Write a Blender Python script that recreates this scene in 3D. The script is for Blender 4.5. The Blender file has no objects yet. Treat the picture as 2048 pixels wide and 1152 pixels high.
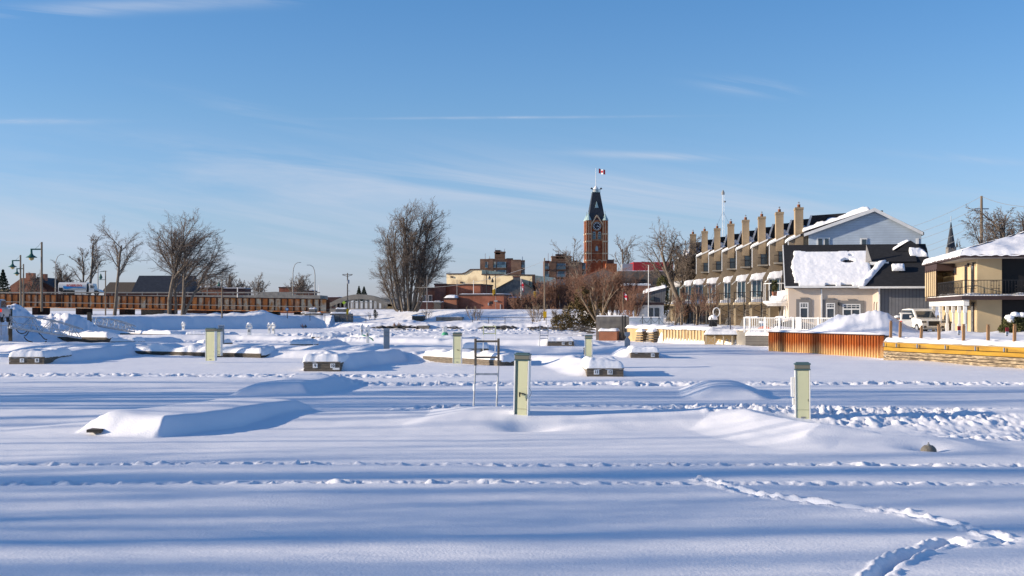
import bpy, math, random
import numpy as np
from mathutils import Vector
R=math.radians
F=2560.0; H=3.0; HY=622.0
SC=bpy.context.scene; COL=SC.collection
def X(px,d): return (px-1024.0)/F*d
def Z(py,d): return H-(py-HY)/F*d
SUN_EL=R(15); SUN_AZ=R(265)
S_DIR=Vector((math.sin(SUN_AZ)*math.cos(SUN_EL),math.cos(SUN_AZ)*math.cos(SUN_EL),math.sin(SUN_EL)))
# ---------------------------------------------------------------- materials
def nd(nt,t,**k):
    n=nt.nodes.new(t)
    for a,b in k.items(): setattr(n,a,b)
    return n
def mat(name,c,rough=.8,c2=None,scale=4,stretch=(1,1,1),lo=.35,hi=.65,bump=0,bscale=None,metal=0,detail=5,spec=.3,c3=None,scale3=1.5,lo3=.5,hi3=.62,emit=None):
    m=bpy.data.materials.new(name); m.use_nodes=True; nt=m.node_tree
    b=nt.nodes['Principled BSDF']; b.inputs['Roughness'].default_value=rough; b.inputs['Metallic'].default_value=metal
    b.inputs['Specular IOR Level'].default_value=spec
    b.inputs['Base Color'].default_value=(*c,1)
    tc=nd(nt,'ShaderNodeTexCoord'); mp=nd(nt,'ShaderNodeMapping'); mp.inputs['Scale'].default_value=stretch
    nt.links.new(tc.outputs['Object'],mp.inputs['Vector'])
    def noise(sc,dt=detail):
        n=nd(nt,'ShaderNodeTexNoise'); n.inputs['Scale'].default_value=sc; n.inputs['Detail'].default_value=dt
        nt.links.new(mp.outputs[0],n.inputs['Vector']); return n
    def ramp(src,a,z):
        r=nd(nt,'ShaderNodeMapRange'); r.inputs['From Min'].default_value=a; r.inputs['From Max'].default_value=z
        nt.links.new(src,r.inputs['Value']); return r.outputs[0]
    cur=None
    if c2:
        mx=nd(nt,'ShaderNodeMix',data_type='RGBA'); mx.inputs['A'].default_value=(*c,1); mx.inputs['B'].default_value=(*c2,1)
        nt.links.new(ramp(noise(scale).outputs['Fac'],lo,hi),mx.inputs['Factor']); cur=mx.outputs['Result']
    if c3:
        mx=nd(nt,'ShaderNodeMix',data_type='RGBA'); mx.inputs['B'].default_value=(*c3,1)
        if cur: nt.links.new(cur,mx.inputs['A'])
        else: mx.inputs['A'].default_value=(*c,1)
        nt.links.new(ramp(noise(scale3,8).outputs['Fac'],lo3,hi3),mx.inputs['Factor']); cur=mx.outputs['Result']
    if cur: nt.links.new(cur,b.inputs['Base Color'])
    if bump:
        bp=nd(nt,'ShaderNodeBump'); bp.inputs['Strength'].default_value=bump; bp.inputs['Distance'].default_value=.05
        nt.links.new(noise(bscale or scale*3).outputs['Fac'],bp.inputs['Height']); nt.links.new(bp.outputs[0],b.inputs['Normal'])
    if emit:
        b.inputs['Emission Color'].default_value=(*c,1); b.inputs['Emission Strength'].default_value=emit
    return m
def brick(name,c1,c2,mortar,scale=1.0,flip=False):
    """brick courses from object coordinates: z up, and x+y along the wall"""
    m=mat(name,c1,.9,spec=.15); nt=m.node_tree; b=nt.nodes['Principled BSDF']
    tc=nd(nt,'ShaderNodeTexCoord'); sp=nd(nt,'ShaderNodeSeparateXYZ'); cb=nd(nt,'ShaderNodeCombineXYZ'); ad=nd(nt,'ShaderNodeMath',operation='ADD')
    nt.links.new(tc.outputs['Object'],sp.inputs[0]); nt.links.new(sp.outputs[0],ad.inputs[0]); nt.links.new(sp.outputs[1],ad.inputs[1])
    nt.links.new(ad.outputs[0],cb.inputs[0]); nt.links.new(sp.outputs[2],cb.inputs[1])
    bt=nd(nt,'ShaderNodeTexBrick'); bt.inputs['Color1'].default_value=(*c1,1); bt.inputs['Color2'].default_value=(*c2,1); bt.inputs['Mortar'].default_value=(*mortar,1)
    bt.inputs['Scale'].default_value=scale; bt.inputs['Brick Width'].default_value=.3; bt.inputs['Row Height'].default_value=.1; bt.inputs['Mortar Size'].default_value=.012
    nt.links.new(cb.outputs[0],bt.inputs['Vector'])
    n=nd(nt,'ShaderNodeTexNoise'); n.inputs['Scale'].default_value=.5; n.inputs['Detail'].default_value=6; nt.links.new(tc.outputs['Object'],n.inputs['Vector'])
    mr=nd(nt,'ShaderNodeMapRange'); mr.inputs['From Min'].default_value=.3; mr.inputs['From Max'].default_value=.7; mr.inputs['To Min'].default_value=.7; mr.inputs['To Max'].default_value=1.2
    nt.links.new(n.outputs['Fac'],mr.inputs['Value'])
    mx=nd(nt,'ShaderNodeVectorMath',operation='SCALE'); nt.links.new(bt.outputs['Color'],mx.inputs[0]); nt.links.new(mr.outputs[0],mx.inputs['Scale'])
    nt.links.new(mx.outputs[0],b.inputs['Base Color'])
    return m
def siding(name,c,step=.2,axis=2,depth=.5,c2=None):
    """boards or ribs: a saw of grooves along one object axis"""
    m=mat(name,c,.6,c2=c2 or tuple(v*.85 for v in c),scale=1.2); nt=m.node_tree; b=nt.nodes['Principled BSDF']
    tc=nd(nt,'ShaderNodeTexCoord'); sp=nd(nt,'ShaderNodeSeparateXYZ'); nt.links.new(tc.outputs['Object'],sp.inputs[0])
    dv=nd(nt,'ShaderNodeMath',operation='DIVIDE'); dv.inputs[1].default_value=step; nt.links.new(sp.outputs[axis],dv.inputs[0])
    fr=nd(nt,'ShaderNodeMath',operation='FRACT'); nt.links.new(dv.outputs[0],fr.inputs[0])
    lt=nd(nt,'ShaderNodeMath',operation='GREATER_THAN'); lt.inputs[1].default_value=.86; nt.links.new(fr.outputs[0],lt.inputs[0])
    src=b.inputs['Base Color'].links[0].from_socket
    mx=nd(nt,'ShaderNodeMix',data_type='RGBA'); mx.inputs['B'].default_value=(*[v*(1-depth) for v in c],1)
    nt.links.new(src,mx.inputs['A']); nt.links.new(lt.outputs[0],mx.inputs['Factor']); nt.links.new(mx.outputs['Result'],b.inputs['Base Color'])
    return m
M={}
M['snow']=mat('snow',(.87,.87,.89),.6,c2=(.83,.835,.865),scale=.6,bump=.2,bscale=22,spec=.3,detail=9)
M['roofsnow']=mat('roof_snow',(.88,.88,.89),.6,bump=.5,bscale=3,spec=.2)
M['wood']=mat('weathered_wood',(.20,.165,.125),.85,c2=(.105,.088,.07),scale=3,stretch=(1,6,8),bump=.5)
M['wooddark']=mat('dark_and_shaded_wood',(.05,.042,.035),.8,c2=(.10,.085,.065),scale=2,stretch=(1,6,6),bump=.4)  # dark timber; for shaded dock ends the shade is put into this colour
M['post']=mat('cedar_post',(.36,.20,.09),.8,c2=(.22,.13,.07),scale=3,stretch=(4,4,.6),bump=.3)
M['yellowwood']=mat('yellow_timber',(.40,.23,.022),.75,c2=(.28,.15,.015),scale=1.2,stretch=(.5,.5,4),c3=(.20,.12,.05),lo3=.58,hi3=.72,bump=.3)
M['greytimber']=mat('grey_timber',(.30,.23,.15),.85,c2=(.09,.07,.05),scale=2.2,stretch=(.8,.8,6),c3=(.42,.33,.21),lo3=.5,hi3=.62,scale3=2.5,bump=.4)
M['plate']=mat('white_plate',(.8,.8,.78),.5)
M['ink']=mat('black_ink',(.02,.02,.02),.6)
M['white']=mat('white_paint',(.75,.75,.73),.5,c2=(.66,.66,.64),scale=2)
M['alu']=mat('aluminium',(.50,.51,.52),.45,metal=.15,c2=(.32,.34,.36),scale=5)
M['grey']=mat('grey_metal',(.30,.32,.34),.5,metal=.3)
M['black']=mat('black_metal',(.018,.018,.02),.5)
M['panel']=mat('pale_yellow_panel',(.72,.70,.42),.5,c2=(.66,.64,.38),scale=3,stretch=(1,1,.3))
M['cap']=mat('dark_green_cap',(.10,.17,.17),.5)
M['capglass']=mat('smoked_lens',(.20,.19,.14),.3)
M['jamb']=mat('teal_jamb',(.17,.24,.20),.5)
M['hull']=mat('pedestal_side',(.78,.77,.72),.45)
M['rust']=mat('rusted_steel',(.74,.27,.075),.85,c2=(.42,.14,.05),scale=1.3,stretch=(1,1,.35),c3=(.58,.46,.32),scale3=1.1,lo3=.50,hi3=.66,bump=.3)
M['girderpaint']=mat('peeling_cream_paint',(.66,.56,.40),.85,c2=(.55,.24,.08),scale=1.4,stretch=(1,1,.5),lo=.45,hi=.6)
M['rib']=mat('dark_rusty_rib',(.03,.016,.012),.9,c2=(.07,.03,.02),scale=2)
M['dark']=mat('deep_opening',(.012,.012,.014),.6)
M['conc']=mat('concrete',(.34,.31,.26),.9,c2=(.25,.23,.2),scale=1,bump=.3)
M['stone']=mat('limestone',(.24,.22,.19),.9,c2=(.14,.13,.12),scale=1.4,bump=.5)
M['cream']=mat('cream_stucco',(.86,.72,.47),.9,c2=(.80,.67,.43),scale=.12,c3=(.58,.46,.29),scale3=.35)
M['redbrick']=brick('red_brick',(.30,.10,.055),(.24,.075,.045),(.26,.15,.11),1)
M['redbrick2']=brick('orange_brick',(.36,.13,.07),(.30,.11,.06),(.32,.2,.14),1)
M['darkbrick']=brick('dark_brick',(.12,.055,.045),(.09,.045,.04),(.12,.08,.07),1)
M['tanbrick']=brick('tan_brick',(.24,.185,.125),(.20,.155,.105),(.26,.22,.17),1)
M['chimbrick']=brick('chimney_brick',(.36,.27,.17),(.31,.23,.15),(.36,.29,.2),1)
M['aptbrick']=brick('apartment_brick',(.24,.13,.075),(.20,.11,.07),(.24,.16,.11),.5)
M['shingle']=mat('dark_shingle',(.022,.023,.027),.9,c2=(.014,.015,.018),scale=3,stretch=(1,1,5),bump=.2)
M['brownshingle']=mat('brown_shingle',(.11,.085,.06),.9,c2=(.07,.055,.042),scale=3,stretch=(1,1,6),bump=.3)
M['slate']=mat('slate',(.035,.04,.05),.6,c2=(.022,.026,.034),scale=1.5)
M['glass']=mat('window_glass',(.03,.045,.06),.08,spec=.8)
M['glassblue']=mat('balcony_glass',(.12,.20,.24),.15,c2=(.05,.10,.13),scale=.35,spec=.7,lo=.45,hi=.55)
M['copper']=mat('pale_copper',(.30,.42,.42),.6)
M['red']=mat('red_cloth',(.50,.015,.03),.8)
M['redclad']=mat('red_cladding',(.36,.025,.03),.6,c2=(.30,.018,.025),scale=.2)
M['bluesiding']=siding('blue_siding',(.44,.52,.60),.24,2,.28)
M['greyrib']=siding('grey_board_siding',(.16,.165,.18),.28,0,.55)
M['stucco']=mat('beige_stucco',(.66,.55,.44),.9,c2=(.60,.50,.40),scale=.8,bump=.1,bscale=20)
M['yellowstucco']=mat('warm_stucco',(.55,.43,.26),.9,c2=(.49,.38,.23),scale=.9,bump=.1,bscale=20)
M['trim']=mat('grey_trim',(.20,.19,.18),.7)
M['browntrim']=mat('dark_brown_fascia',(.05,.03,.028),.6)
M['soffit']=mat('soffit',(.45,.42,.38),.8)
M['bark']=mat('bark',(.19,.155,.12),.95,c2=(.10,.085,.07),scale=5,stretch=(1,1,.3),bump=.5)
M['barkpale']=mat('pale_bark',(.25,.19,.13),.95,c2=(.15,.115,.085),scale=5,stretch=(1,1,.3),bump=.3)
M['twig']=mat('twigs',(.15,.12,.10),.95)
M['redtwig']=mat('reddish_twigs',(.20,.11,.075),.95)
M['cedar']=mat('cedar_foliage',(.15,.10,.04),.9,c2=(.07,.06,.025),scale=2)
M['shrubgreen']=mat('shrub_foliage',(.10,.095,.03),.9,c2=(.05,.055,.02),scale=2)
M['conifer']=mat('conifer_foliage',(.018,.03,.018),.9)
M['lampgreen']=mat('park_lamp_green',(.025,.10,.085),.5)
M['lampglass']=mat('amber_lens',(.45,.36,.16),.3)
M['polegrey']=mat('galvanised_pole',(.26,.26,.25),.6)
M['polewood']=mat('utility_pole_wood',(.22,.17,.12),.9,c2=(.15,.12,.09),scale=4,stretch=(1,1,.2))
M['signal']=mat('signal_yellow',(.65,.38,.01),.5)
M['signblue']=mat('sign_blue',(.05,.25,.45),.5)
M['green']=mat('green_hose_box',(.03,.28,.14),.6,c2=(.1,.4,.25),scale=5)
M['carwhite']=mat('white_car_paint',(.70,.69,.65),.25,spec=.6)
M['carsilver']=mat('silver_car_paint',(.30,.32,.35),.3,metal=.4,spec=.6)
M['tyre']=mat('tyre_rubber',(.02,.02,.02),.8)
M['tail']=mat('tail_lamp_red',(.6,.03,.02),.3,emit=.6)
M['orange']=mat('orange_plastic',(.7,.10,.02),.5)
M['bluevinyl']=mat('blue_swoosh',(.02,.22,.55),.4)
M['rock']=mat('dark_rock',(.06,.055,.05),.9,c2=(.11,.10,.09),scale=2)
M['stonegrey']=mat('weathered_cast_shell',(.30,.27,.22),.8,c2=(.2,.18,.15),scale=20)
M['ground']=mat('frozen_soil',(.10,.09,.075),.9)
M['shed']=siding('grey_shed_boards',(.15,.14,.125),.22,2,.6)
M['tanply']=mat('tan_plywood',(.50,.36,.19),.85,c2=(.40,.28,.14),scale=1.2,stretch=(2,2,.4),c3=(.30,.2,.1),lo3=.55,hi3=.7)
M['batten']=mat('pale_batten',(.58,.47,.31),.8,c2=(.45,.35,.22),scale=2)
# sheet piling with a bleached waterline
def sheetpile():
    m=mat('orange_rust_sheet_pile',(.36,.095,.014),.85,c2=(.23,.055,.012),scale=2,stretch=(1,1,.25)); nt=m.node_tree; b=nt.nodes['Principled BSDF']
    tc=nd(nt,'ShaderNodeTexCoord'); sp=nd(nt,'ShaderNodeSeparateXYZ'); nt.links.new(tc.outputs['Object'],sp.inputs[0])
    mp=nd(nt,'ShaderNodeMapping'); mp.inputs['Scale'].default_value=(3,3,.6); nt.links.new(tc.outputs['Object'],mp.inputs[0])
    n=nd(nt,'ShaderNodeTexNoise'); n.inputs['Scale'].default_value=2; nt.links.new(mp.outputs[0],n.inputs['Vector'])
    ml=nd(nt,'ShaderNodeMath',operation='MULTIPLY_ADD'); ml.inputs[1].default_value=.9; nt.links.new(n.outputs['Fac'],ml.inputs[0]); nt.links.new(sp.outputs[2],ml.inputs[2])
    cr=nd(nt,'ShaderNodeValToRGB'); e=cr.color_ramp.elements; e[0].position=.26; e[0].color=(1,1,1,1); e[1].position=.60; e[1].color=(0,0,0,1)
    e2=cr.color_ramp.elements.new(.44); e2.color=(.45,.45,.45,1)
    dv=nd(nt,'ShaderNodeMath',operation='DIVIDE'); dv.inputs[1].default_value=2.1; nt.links.new(ml.outputs[0],dv.inputs[0]); nt.links.new(dv.outputs[0],cr.inputs[0])
    src=b.inputs['Base Color'].links[0].from_socket
    mx=nd(nt,'ShaderNodeMix',data_type='RGBA'); mx.inputs['B'].default_value=(.58,.37,.16,1); nt.links.new(src,mx.inputs['A']); nt.links.new(cr.outputs[0],mx.inputs['Factor'])
    nt.links.new(mx.outputs['Result'],b.inputs['Base Color']); return m
M['pile']=sheetpile()
# ---------------------------------------------------------------- mesh helpers
class MB:
    def __init__(s): s.v=[]; s.f=[]; s.m=[]; s.k=0
    def add(s,vs,fs):
        b=len(s.v); s.v+= [tuple(v) for v in vs]; s.f+=[tuple(b+i for i in f) for f in fs]; s.m+=[s.k]*len(fs); return s
    def mat(s,k): s.k=k; return s
    def box(s,x0,x1,y0,y1,z0,z1):
        return s.add([(x0,y0,z0),(x1,y0,z0),(x1,y1,z0),(x0,y1,z0),(x0,y0,z1),(x1,y0,z1),(x1,y1,z1),(x0,y1,z1)],
            [(0,3,2,1),(4,5,6,7),(0,1,5,4),(1,2,6,5),(2,3,7,6),(3,0,4,7)])
    def prism_y(s,pts,y0,y1):
        """polygon in x,z extruded along y (pts counter-clockwise seen from -y)"""
        n=len(pts); vs=[(x,y0,z) for x,z in pts]+[(x,y1,z) for x,z in pts]
        return s.add(vs,[tuple(range(n)),tuple(range(2*n-1,n-1,-1))]+[(i,i+n,(i+1)%n+n,(i+1)%n) for i in range(n)])
    def prism_x(s,pts,x0,x1):
        n=len(pts); vs=[(x0,y,z) for y,z in pts]+[(x1,y,z) for y,z in pts]
        return s.add(vs,[tuple(range(n-1,-1,-1)),tuple(range(n,2*n))]+[(i,(i+1)%n,(i+1)%n+n,i+n) for i in range(n)])
    def prism_z(s,pts,z0,z1):
        n=len(pts); vs=[(x,y,z0) for x,y in pts]+[(x,y,z1) for x,y in pts]
        return s.add(vs,[tuple(range(n-1,-1,-1)),tuple(range(n,2*n))]+[(i,(i+1)%n,(i+1)%n+n,i+n) for i in range(n)])
    def bar(s,p,q,w,h=None):
        """square bar between two points"""
        h=h or w; p=Vector(p); q=Vector(q); d=(q-p)
        if d.length<1e-6: return s
        d.normalize(); a=d.cross(Vector((0,0,1)))
        if a.length<.05: a=Vector((1,0,0))
        a.normalize(); b=a.cross(d); vs=[]
        for c in (p,q):
            for i,j in ((-1,-1),(1,-1),(1,1),(-1,1)): vs.append(c+a*(w/2*i)+b*(h/2*j))
        return s.add(vs,[(0,1,2,3),(7,6,5,4),(0,4,5,1),(1,5,6,2),(2,6,7,3),(3,7,4,0)])
    def tube(s,pts,r,n=8):
        pts=[Vector(p) for p in pts]; rs=r if isinstance(r,(list,tuple)) else [r]*len(pts); vs=[]
        for i,p in enumerate(pts):
            d=(pts[min(i+1,len(pts)-1)]-pts[max(i-1,0)]).normalized(); a=d.cross(Vector((.13,.97,.05)))
            if a.length<.1: a=d.cross(Vector((1,0,0)))
            a.normalize(); b=d.cross(a)
            for k in range(n):
                t=2*math.pi*k/n; vs.append(p+a*(rs[i]*math.cos(t))+b*(rs[i]*math.sin(t)))
        fs=[(i*n+k,i*n+(k+1)%n,(i+1)*n+(k+1)%n,(i+1)*n+k) for i in range(len(pts)-1) for k in range(n)]
        fs+=[tuple(range(n-1,-1,-1)),tuple(range((len(pts)-1)*n,len(pts)*n))]
        return s.add(vs,fs)
    def lathe(s,prof,cx=0,cy=0,n=16):
        vs=[(cx+r*math.cos(2*math.pi*k/n),cy+r*math.sin(2*math.pi*k/n),z) for r,z in prof for k in range(n)]
        L=len(prof); fs=[(i*n+k,i*n+(k+1)%n,(i+1)*n+(k+1)%n,(i+1)*n+k) for i in range(L-1) for k in range(n)]
        return s.add(vs,fs+[tuple(range(n-1,-1,-1)),tuple(range((L-1)*n,L*n))])
    def build(s,name,ms,parent=None,smooth=False,bevel=0):
        me=bpy.data.meshes.new(name); me.from_pydata(s.v,[],s.f)
        for m in (ms if isinstance(ms,(list,tuple)) else [ms]): me.materials.append(m)
        for p,k in zip(me.polygons,s.m): p.material_index=k; p.use_smooth=smooth
        me.update(); o=bpy.data.objects.new(name,me); COL.objects.link(o)
        if parent: o.parent=parent
        if bevel:
            b=o.modifiers.new('bevel','BEVEL'); b.width=bevel; b.segments=2; b.limit_method='ANGLE'
        return o
def meta(o,label=None,cat=None,group=None,kind=None):
    if label: o['label']=label
    if cat: o['category']=cat
    if group: o['group']=group
    if kind: o['kind']=kind
    return o
def thing(name,label,cat,loc=(0,0,0),rz=0,group=None):
    o=bpy.data.objects.new(name,None); o.empty_display_size=.3; COL.objects.link(o); o.location=loc; o.rotation_euler=(0,0,rz)
    return meta(o,label,cat,group)
def dup(root,loc,rz=None,label=None,scale=None):
    def cp(o,par):
        c=o.copy(); COL.objects.link(c); c.parent=par
        for ch in kids.get(o.name,()): cp(ch,c)
        return c
    kids={}
    for o in bpy.data.objects:
        if o.parent: kids.setdefault(o.parent.name,[]).append(o)
    r=cp(root,None); r.location=loc
    if rz is not None: r.rotation_euler=(0,0,rz)
    if scale: r.scale=scale if isinstance(scale,(tuple,list)) else (scale,)*3
    if label: r['label']=label
    return r
def text(body,size,loc,parent,m,name='lettering',rot=(R(90),0,0),ext=.004,shear=0,bold=0):
    c=bpy.data.curves.new(name,'FONT'); c.body=body; c.size=size; c.align_x='CENTER'; c.align_y='CENTER'; c.extrude=ext; c.shear=shear; c.offset=bold; c.materials.append(m)
    o=bpy.data.objects.new(name,c); COL.objects.link(o); o.location=loc; o.rotation_euler=rot; o.parent=parent; return o
# ---------------------------------------------------------------- noise (numpy)
def _hash(ix,iy,seed):
    h=(ix.astype(np.int64)*374761393+iy.astype(np.int64)*668265263+seed*1274126177)&0xffffffff
    h=((h^(h>>13))*1274126177)&0xffffffff
    return ((h^(h>>16))&0xffffff)/float(0xffffff)
def vnoise(x,y,seed=0):
    ix=np.floor(x); iy=np.floor(y); fx=x-ix; fy=y-iy; fx=fx*fx*fx*(fx*(fx*6-15)+10); fy=fy*fy*fy*(fy*(fy*6-15)+10)
    a=_hash(ix,iy,seed); b=_hash(ix+1,iy,seed); c=_hash(ix,iy+1,seed); d=_hash(ix+1,iy+1,seed)
    return (a*(1-fx)+b*fx)*(1-fy)+(c*(1-fx)+d*fx)*fy
def fbm(x,y,seed=0,o=4):
    s=0; a=.5; t=0
    for i in range(o): s=s+a*vnoise(x,y,seed+i*17); t+=a; a*=.5; x=x*2.03+5.1; y=y*2.03+1.7
    return s/t
def smooth(t): t=np.clip(t,0,1); return t*t*(3-2*t)
def npmesh(name,V,Q,m,smooth_=True,parent=None):
    me=bpy.data.meshes.new(name); n=len(V); k=Q.shape[1]; nf=len(Q)
    me.vertices.add(n); me.vertices.foreach_set('co',V.astype(np.float32).ravel())
    me.loops.add(nf*k); me.loops.foreach_set('vertex_index',Q.astype(np.int32).ravel())
    me.polygons.add(nf); me.polygons.foreach_set('loop_start',np.arange(0,nf*k,k,dtype=np.int32))
    me.polygons.foreach_set('use_smooth',np.full(nf,smooth_,dtype=bool))
    me.update(calc_edges=True); me.materials.append(m)
    o=bpy.data.objects.new(name,me); COL.objects.link(o)
    if parent: o.parent=parent
    return o
def gridquads(nr,nc):
    i=np.arange(nr-1)[:,None]*nc+np.arange(nc-1)[None,:]
    return np.stack([i,i+1,i+nc+1,i+nc],-1).reshape(-1,4)
def snowcap(name,p00,p10,p01,p11,th,parent,nx=24,ny=12,seed=1,edge=.35,rough=.25,hole=None,m=None,droop=0):
    """a lumpy slab of snow lying on the quad p00-p10 (near edge) p01-p11 (far edge), rounded down at its rims"""
    u=np.linspace(0,1,nx)[None,:]; v=np.linspace(0,1,ny)[:,None]
    P=[np.array(p,float) for p in (p00,p10,p01,p11)]
    base=(P[0][:,None,None]*(1-u)*(1-v)+P[1][:,None,None]*u*(1-v)+P[2][:,None,None]*(1-u)*v+P[3][:,None,None]*u*v)
    lu=np.linalg.norm(P[1]-P[0]); lv=np.linalg.norm(P[2]-P[0])
    n=np.cross(P[1]-P[0],P[2]-P[0]); n/=np.linalg.norm(n)
    if n[2]<0: n=-n
    du=np.minimum(u,1-u)*lu+0*v; dv=np.minimum(v,1-v)*lv+0*u
    dd=np.minimum(du,dv)/edge; prof=np.sqrt(np.clip(1-(1-np.clip(dd,0,1))**2,0,1))
    nz=fbm(u*lu*1.3+seed*7+0*v,v*lv*1.3+seed*3+0*u,seed,3)
    t=th*prof*(1+rough*2*(nz-.5))-.015
    if hole is not None: t=np.where(hole(u+0*v,v+0*u,nz),-.03,t)
    V=base+n[:,None,None]*t[None]
    if droop: V[2]-=droop*(dd<.15)*vnoise(u*lu*5+0*v,v*lv*5+0*u,seed+5)
    return npmesh(name,V.reshape(3,-1).T,gridquads(ny,nx),m or M['roofsnow'],True,parent)
# ---------------------------------------------------------------- trees
def segmesh(name,segs,n,m,parent):
    A=np.array(segs,float); p=A[:,0:3]; q=A[:,3:6]; r0=A[:,6]; r1=A[:,7]
    d=q-p; d/=np.maximum(np.linalg.norm(d,axis=1),1e-6)[:,None]
    a=np.cross(d,np.array([.13,.97,.05])); l=np.linalg.norm(a,axis=1); a/=np.maximum(l,1e-3)[:,None]; b=np.cross(d,a)
    t=2*np.pi*np.arange(n)/n; c=np.cos(t); s=np.sin(t)
    ring=a[:,None,:]*c[None,:,None]+b[:,None,:]*s[None,:,None]
    V=np.concatenate([p[:,None,:]+ring*r0[:,None,None],q[:,None,:]+ring*r1[:,None,None]],1)
    k=np.arange(n); Q=np.stack([k,(k+1)%n,(k+1)%n+n,k+n],-1)
    Q=(Q[None]+(np.arange(len(A))*2*n)[:,None,None]).reshape(-1,4)
    return npmesh(name,V.reshape(-1,3),Q,m,True,parent)
def grow(rng,segs,p,d,L,r,lev,P):
    nseg=P['nseg'][lev]; pts=[p]; step=L/nseg; r_end=r*(.45 if lev<P['levels']-1 else .4); rr=r
    wind=P.get('wind',0); up=P['up'][lev]; wan=P['wander'][lev]
    kids=[]
    for i in range(nseg):
        d=(d+Vector((rng.gauss(0,wan)+wind*(.02+.03*lev),rng.gauss(0,wan),rng.gauss(0,wan*.7)+up))).normalized()
        q=p+d*step; r2=r+(r_end-r)*(i+1)/nseg
        segs[min(lev,P['levels']-1)].append((*p,*q,rr,r2)); p=q; rr=r2
        kids.append((Vector(q),Vector(d),r2,(i+1)/nseg))
    if lev+1>=P['levels']: return
    nk=P['kids'][lev]
    for k in range(nk):
        t=P['start'][lev]+(1-P['start'][lev])*((k+rng.random())/nk)
        i=min(nseg-1,int(t*nseg)); q,dd,r2,f=kids[i]
        prev=kids[i-1][0] if i>0 else pts[0]
        q=prev.lerp(q,min(1,max(0,t*nseg-i)))
        side=Vector((rng.gauss(0,1),rng.gauss(0,1),rng.gauss(0,.3))); side=(side-dd*side.dot(dd))
        if side.length<.01: side=Vector((1,0,0))
        side.normalize(); ang=R(P['ang'][lev]+rng.gauss(0,8))
        nd_=(dd*math.cos(ang)+side*math.sin(ang)).normalized()
        ll=L*P['ratio'][lev]*(1.0-.45*t)*(.7+.6*rng.random())
        grow(rng,segs,q,nd_,ll,max(P['rmin'],min(r2*.55,r*P.get('thin',.42))),lev+1,P)
TP=dict(levels=5,nseg=[5,5,4,3,2],up=[.03,.05,.05,.03,0],wander=[.05,.09,.13,.18,.2],kids=[9,8,7,6],start=[.3,.2,.15,.1],ang=[32,38,42,48],ratio=[.62,.58,.55,.55],rmin=.012)
def tree(name,label,loc,h,r,stems,seed=1,P=None,tm=None,wm=None,group=None,cat='tree'):
    """stems: list of (dx,dy,tilt direction x,y, fraction of height, fraction of radius)"""
    P=dict(TP,**(P or {})); rng=random.Random(seed); o=thing(name,label,cat,loc,0,group); segs=[[] for _ in range(P['levels'])]
    for sx,sy,tx,ty,fh,fr in stems:
        segs[0].append((sx*.8,sy*.8,-.4,sx,sy,0,r*fr*1.5,r*fr*1.05))
        grow(rng,segs,Vector((sx,sy,0)),Vector((tx,ty,1)).normalized(),h*fh,r*fr,0,P)
    segmesh('trunk',segs[0]+segs[1],7,tm or M['bark'],o); rest=[s for l in segs[2:] for s in l]
    segmesh('crown',rest,3,wm or M['twig'],o); return o
def leafball(name,blobs,m,parent,seed=1,n=600,size=.25,smooth_=False):
    """leaf-sized faces scattered through lumpy volumes; blobs: (x,y,z,rx,ry,rz)"""
    rng=np.random.default_rng(seed); V=[];
    for (x,y,z,rx,ry,rz) in blobs:
        d=rng.normal(size=(n,3)); d/=np.linalg.norm(d,axis=1)[:,None]; rad=rng.uniform(.35,1.08,size=(n,1))**.5
        c=np.array([x,y,z])+d*rad*np.array([rx,ry,rz])
        a=rng.normal(size=(n,3)); b=rng.normal(size=(n,3)); a/=np.linalg.norm(a,axis=1)[:,None]; b/=np.linalg.norm(b,axis=1)[:,None]
        s=rng.uniform(.5,1.2,size=(n,1))*size
        V.append(np.stack([c-a*s*.5,c+b*s*.35,c+a*s*.6,c-b*s*.35],1))
    V=np.concatenate(V).reshape(-1,3); Q=np.arange(len(V)).reshape(-1,4)
    return npmesh(name,V,Q,m,smooth_,parent)
# ---------------------------------------------------------------- camera, sun, sky
cam=bpy.data.cameras.new('camera'); co=bpy.data.objects.new('camera',cam); COL.objects.link(co); SC.camera=co
co.location=(0,0,H); co.rotation_euler=(R(90),0,0); cam.sensor_width=36; cam.lens=F*36/2048; cam.shift_y=(HY-576)/2048; cam.clip_end=6000; cam.clip_start=.2
sl=bpy.data.lights.new('sun','SUN'); sl.energy=4.6; sl.angle=R(.55); sl.color=(1,.84,.65); so=bpy.data.objects.new('sun',sl); COL.objects.link(so)
so.rotation_euler=S_DIR.to_track_quat('Z','Y').to_euler(); so.location=(-60,-10,40)
w=bpy.data.worlds.new('World'); SC.world=w; w.use_nodes=True; nt=w.node_tree; nt.nodes.clear()
out=nd(nt,'ShaderNodeOutputWorld'); bg=nd(nt,'ShaderNodeBackground'); bg.inputs['Strength'].default_value=.1; nt.links.new(bg.outputs[0],out.inputs[0])
sky=nd(nt,'ShaderNodeTexSky',sky_type='NISHITA'); sky.sun_disc=False; sky.sun_elevation=SUN_EL; sky.sun_rotation=SUN_AZ; sky.air_density=1.0; sky.dust_density=.4; sky.ozone_density=2.5; sky.altitude=100
tc=nd(nt,'ShaderNodeTexCoord'); sp=nd(nt,'ShaderNodeSeparateXYZ'); nt.links.new(tc.outputs['Generated'],sp.inputs[0])
def mth(op,a,b=None,c=None,clamp=False):
    n=nd(nt,'ShaderNodeMath',operation=op,use_clamp=clamp)
    for i,v in enumerate((a,b,c)):
        if v is None: continue
        if isinstance(v,(int,float)): n.inputs[i].default_value=v
        else: nt.links.new(v,n.inputs[i])
    return n.outputs[0]
yy=mth('MAXIMUM',sp.outputs[1],.05); U=mth('DIVIDE',sp.outputs[0],yy); E=mth('DIVIDE',sp.outputs[2],yy)
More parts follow.
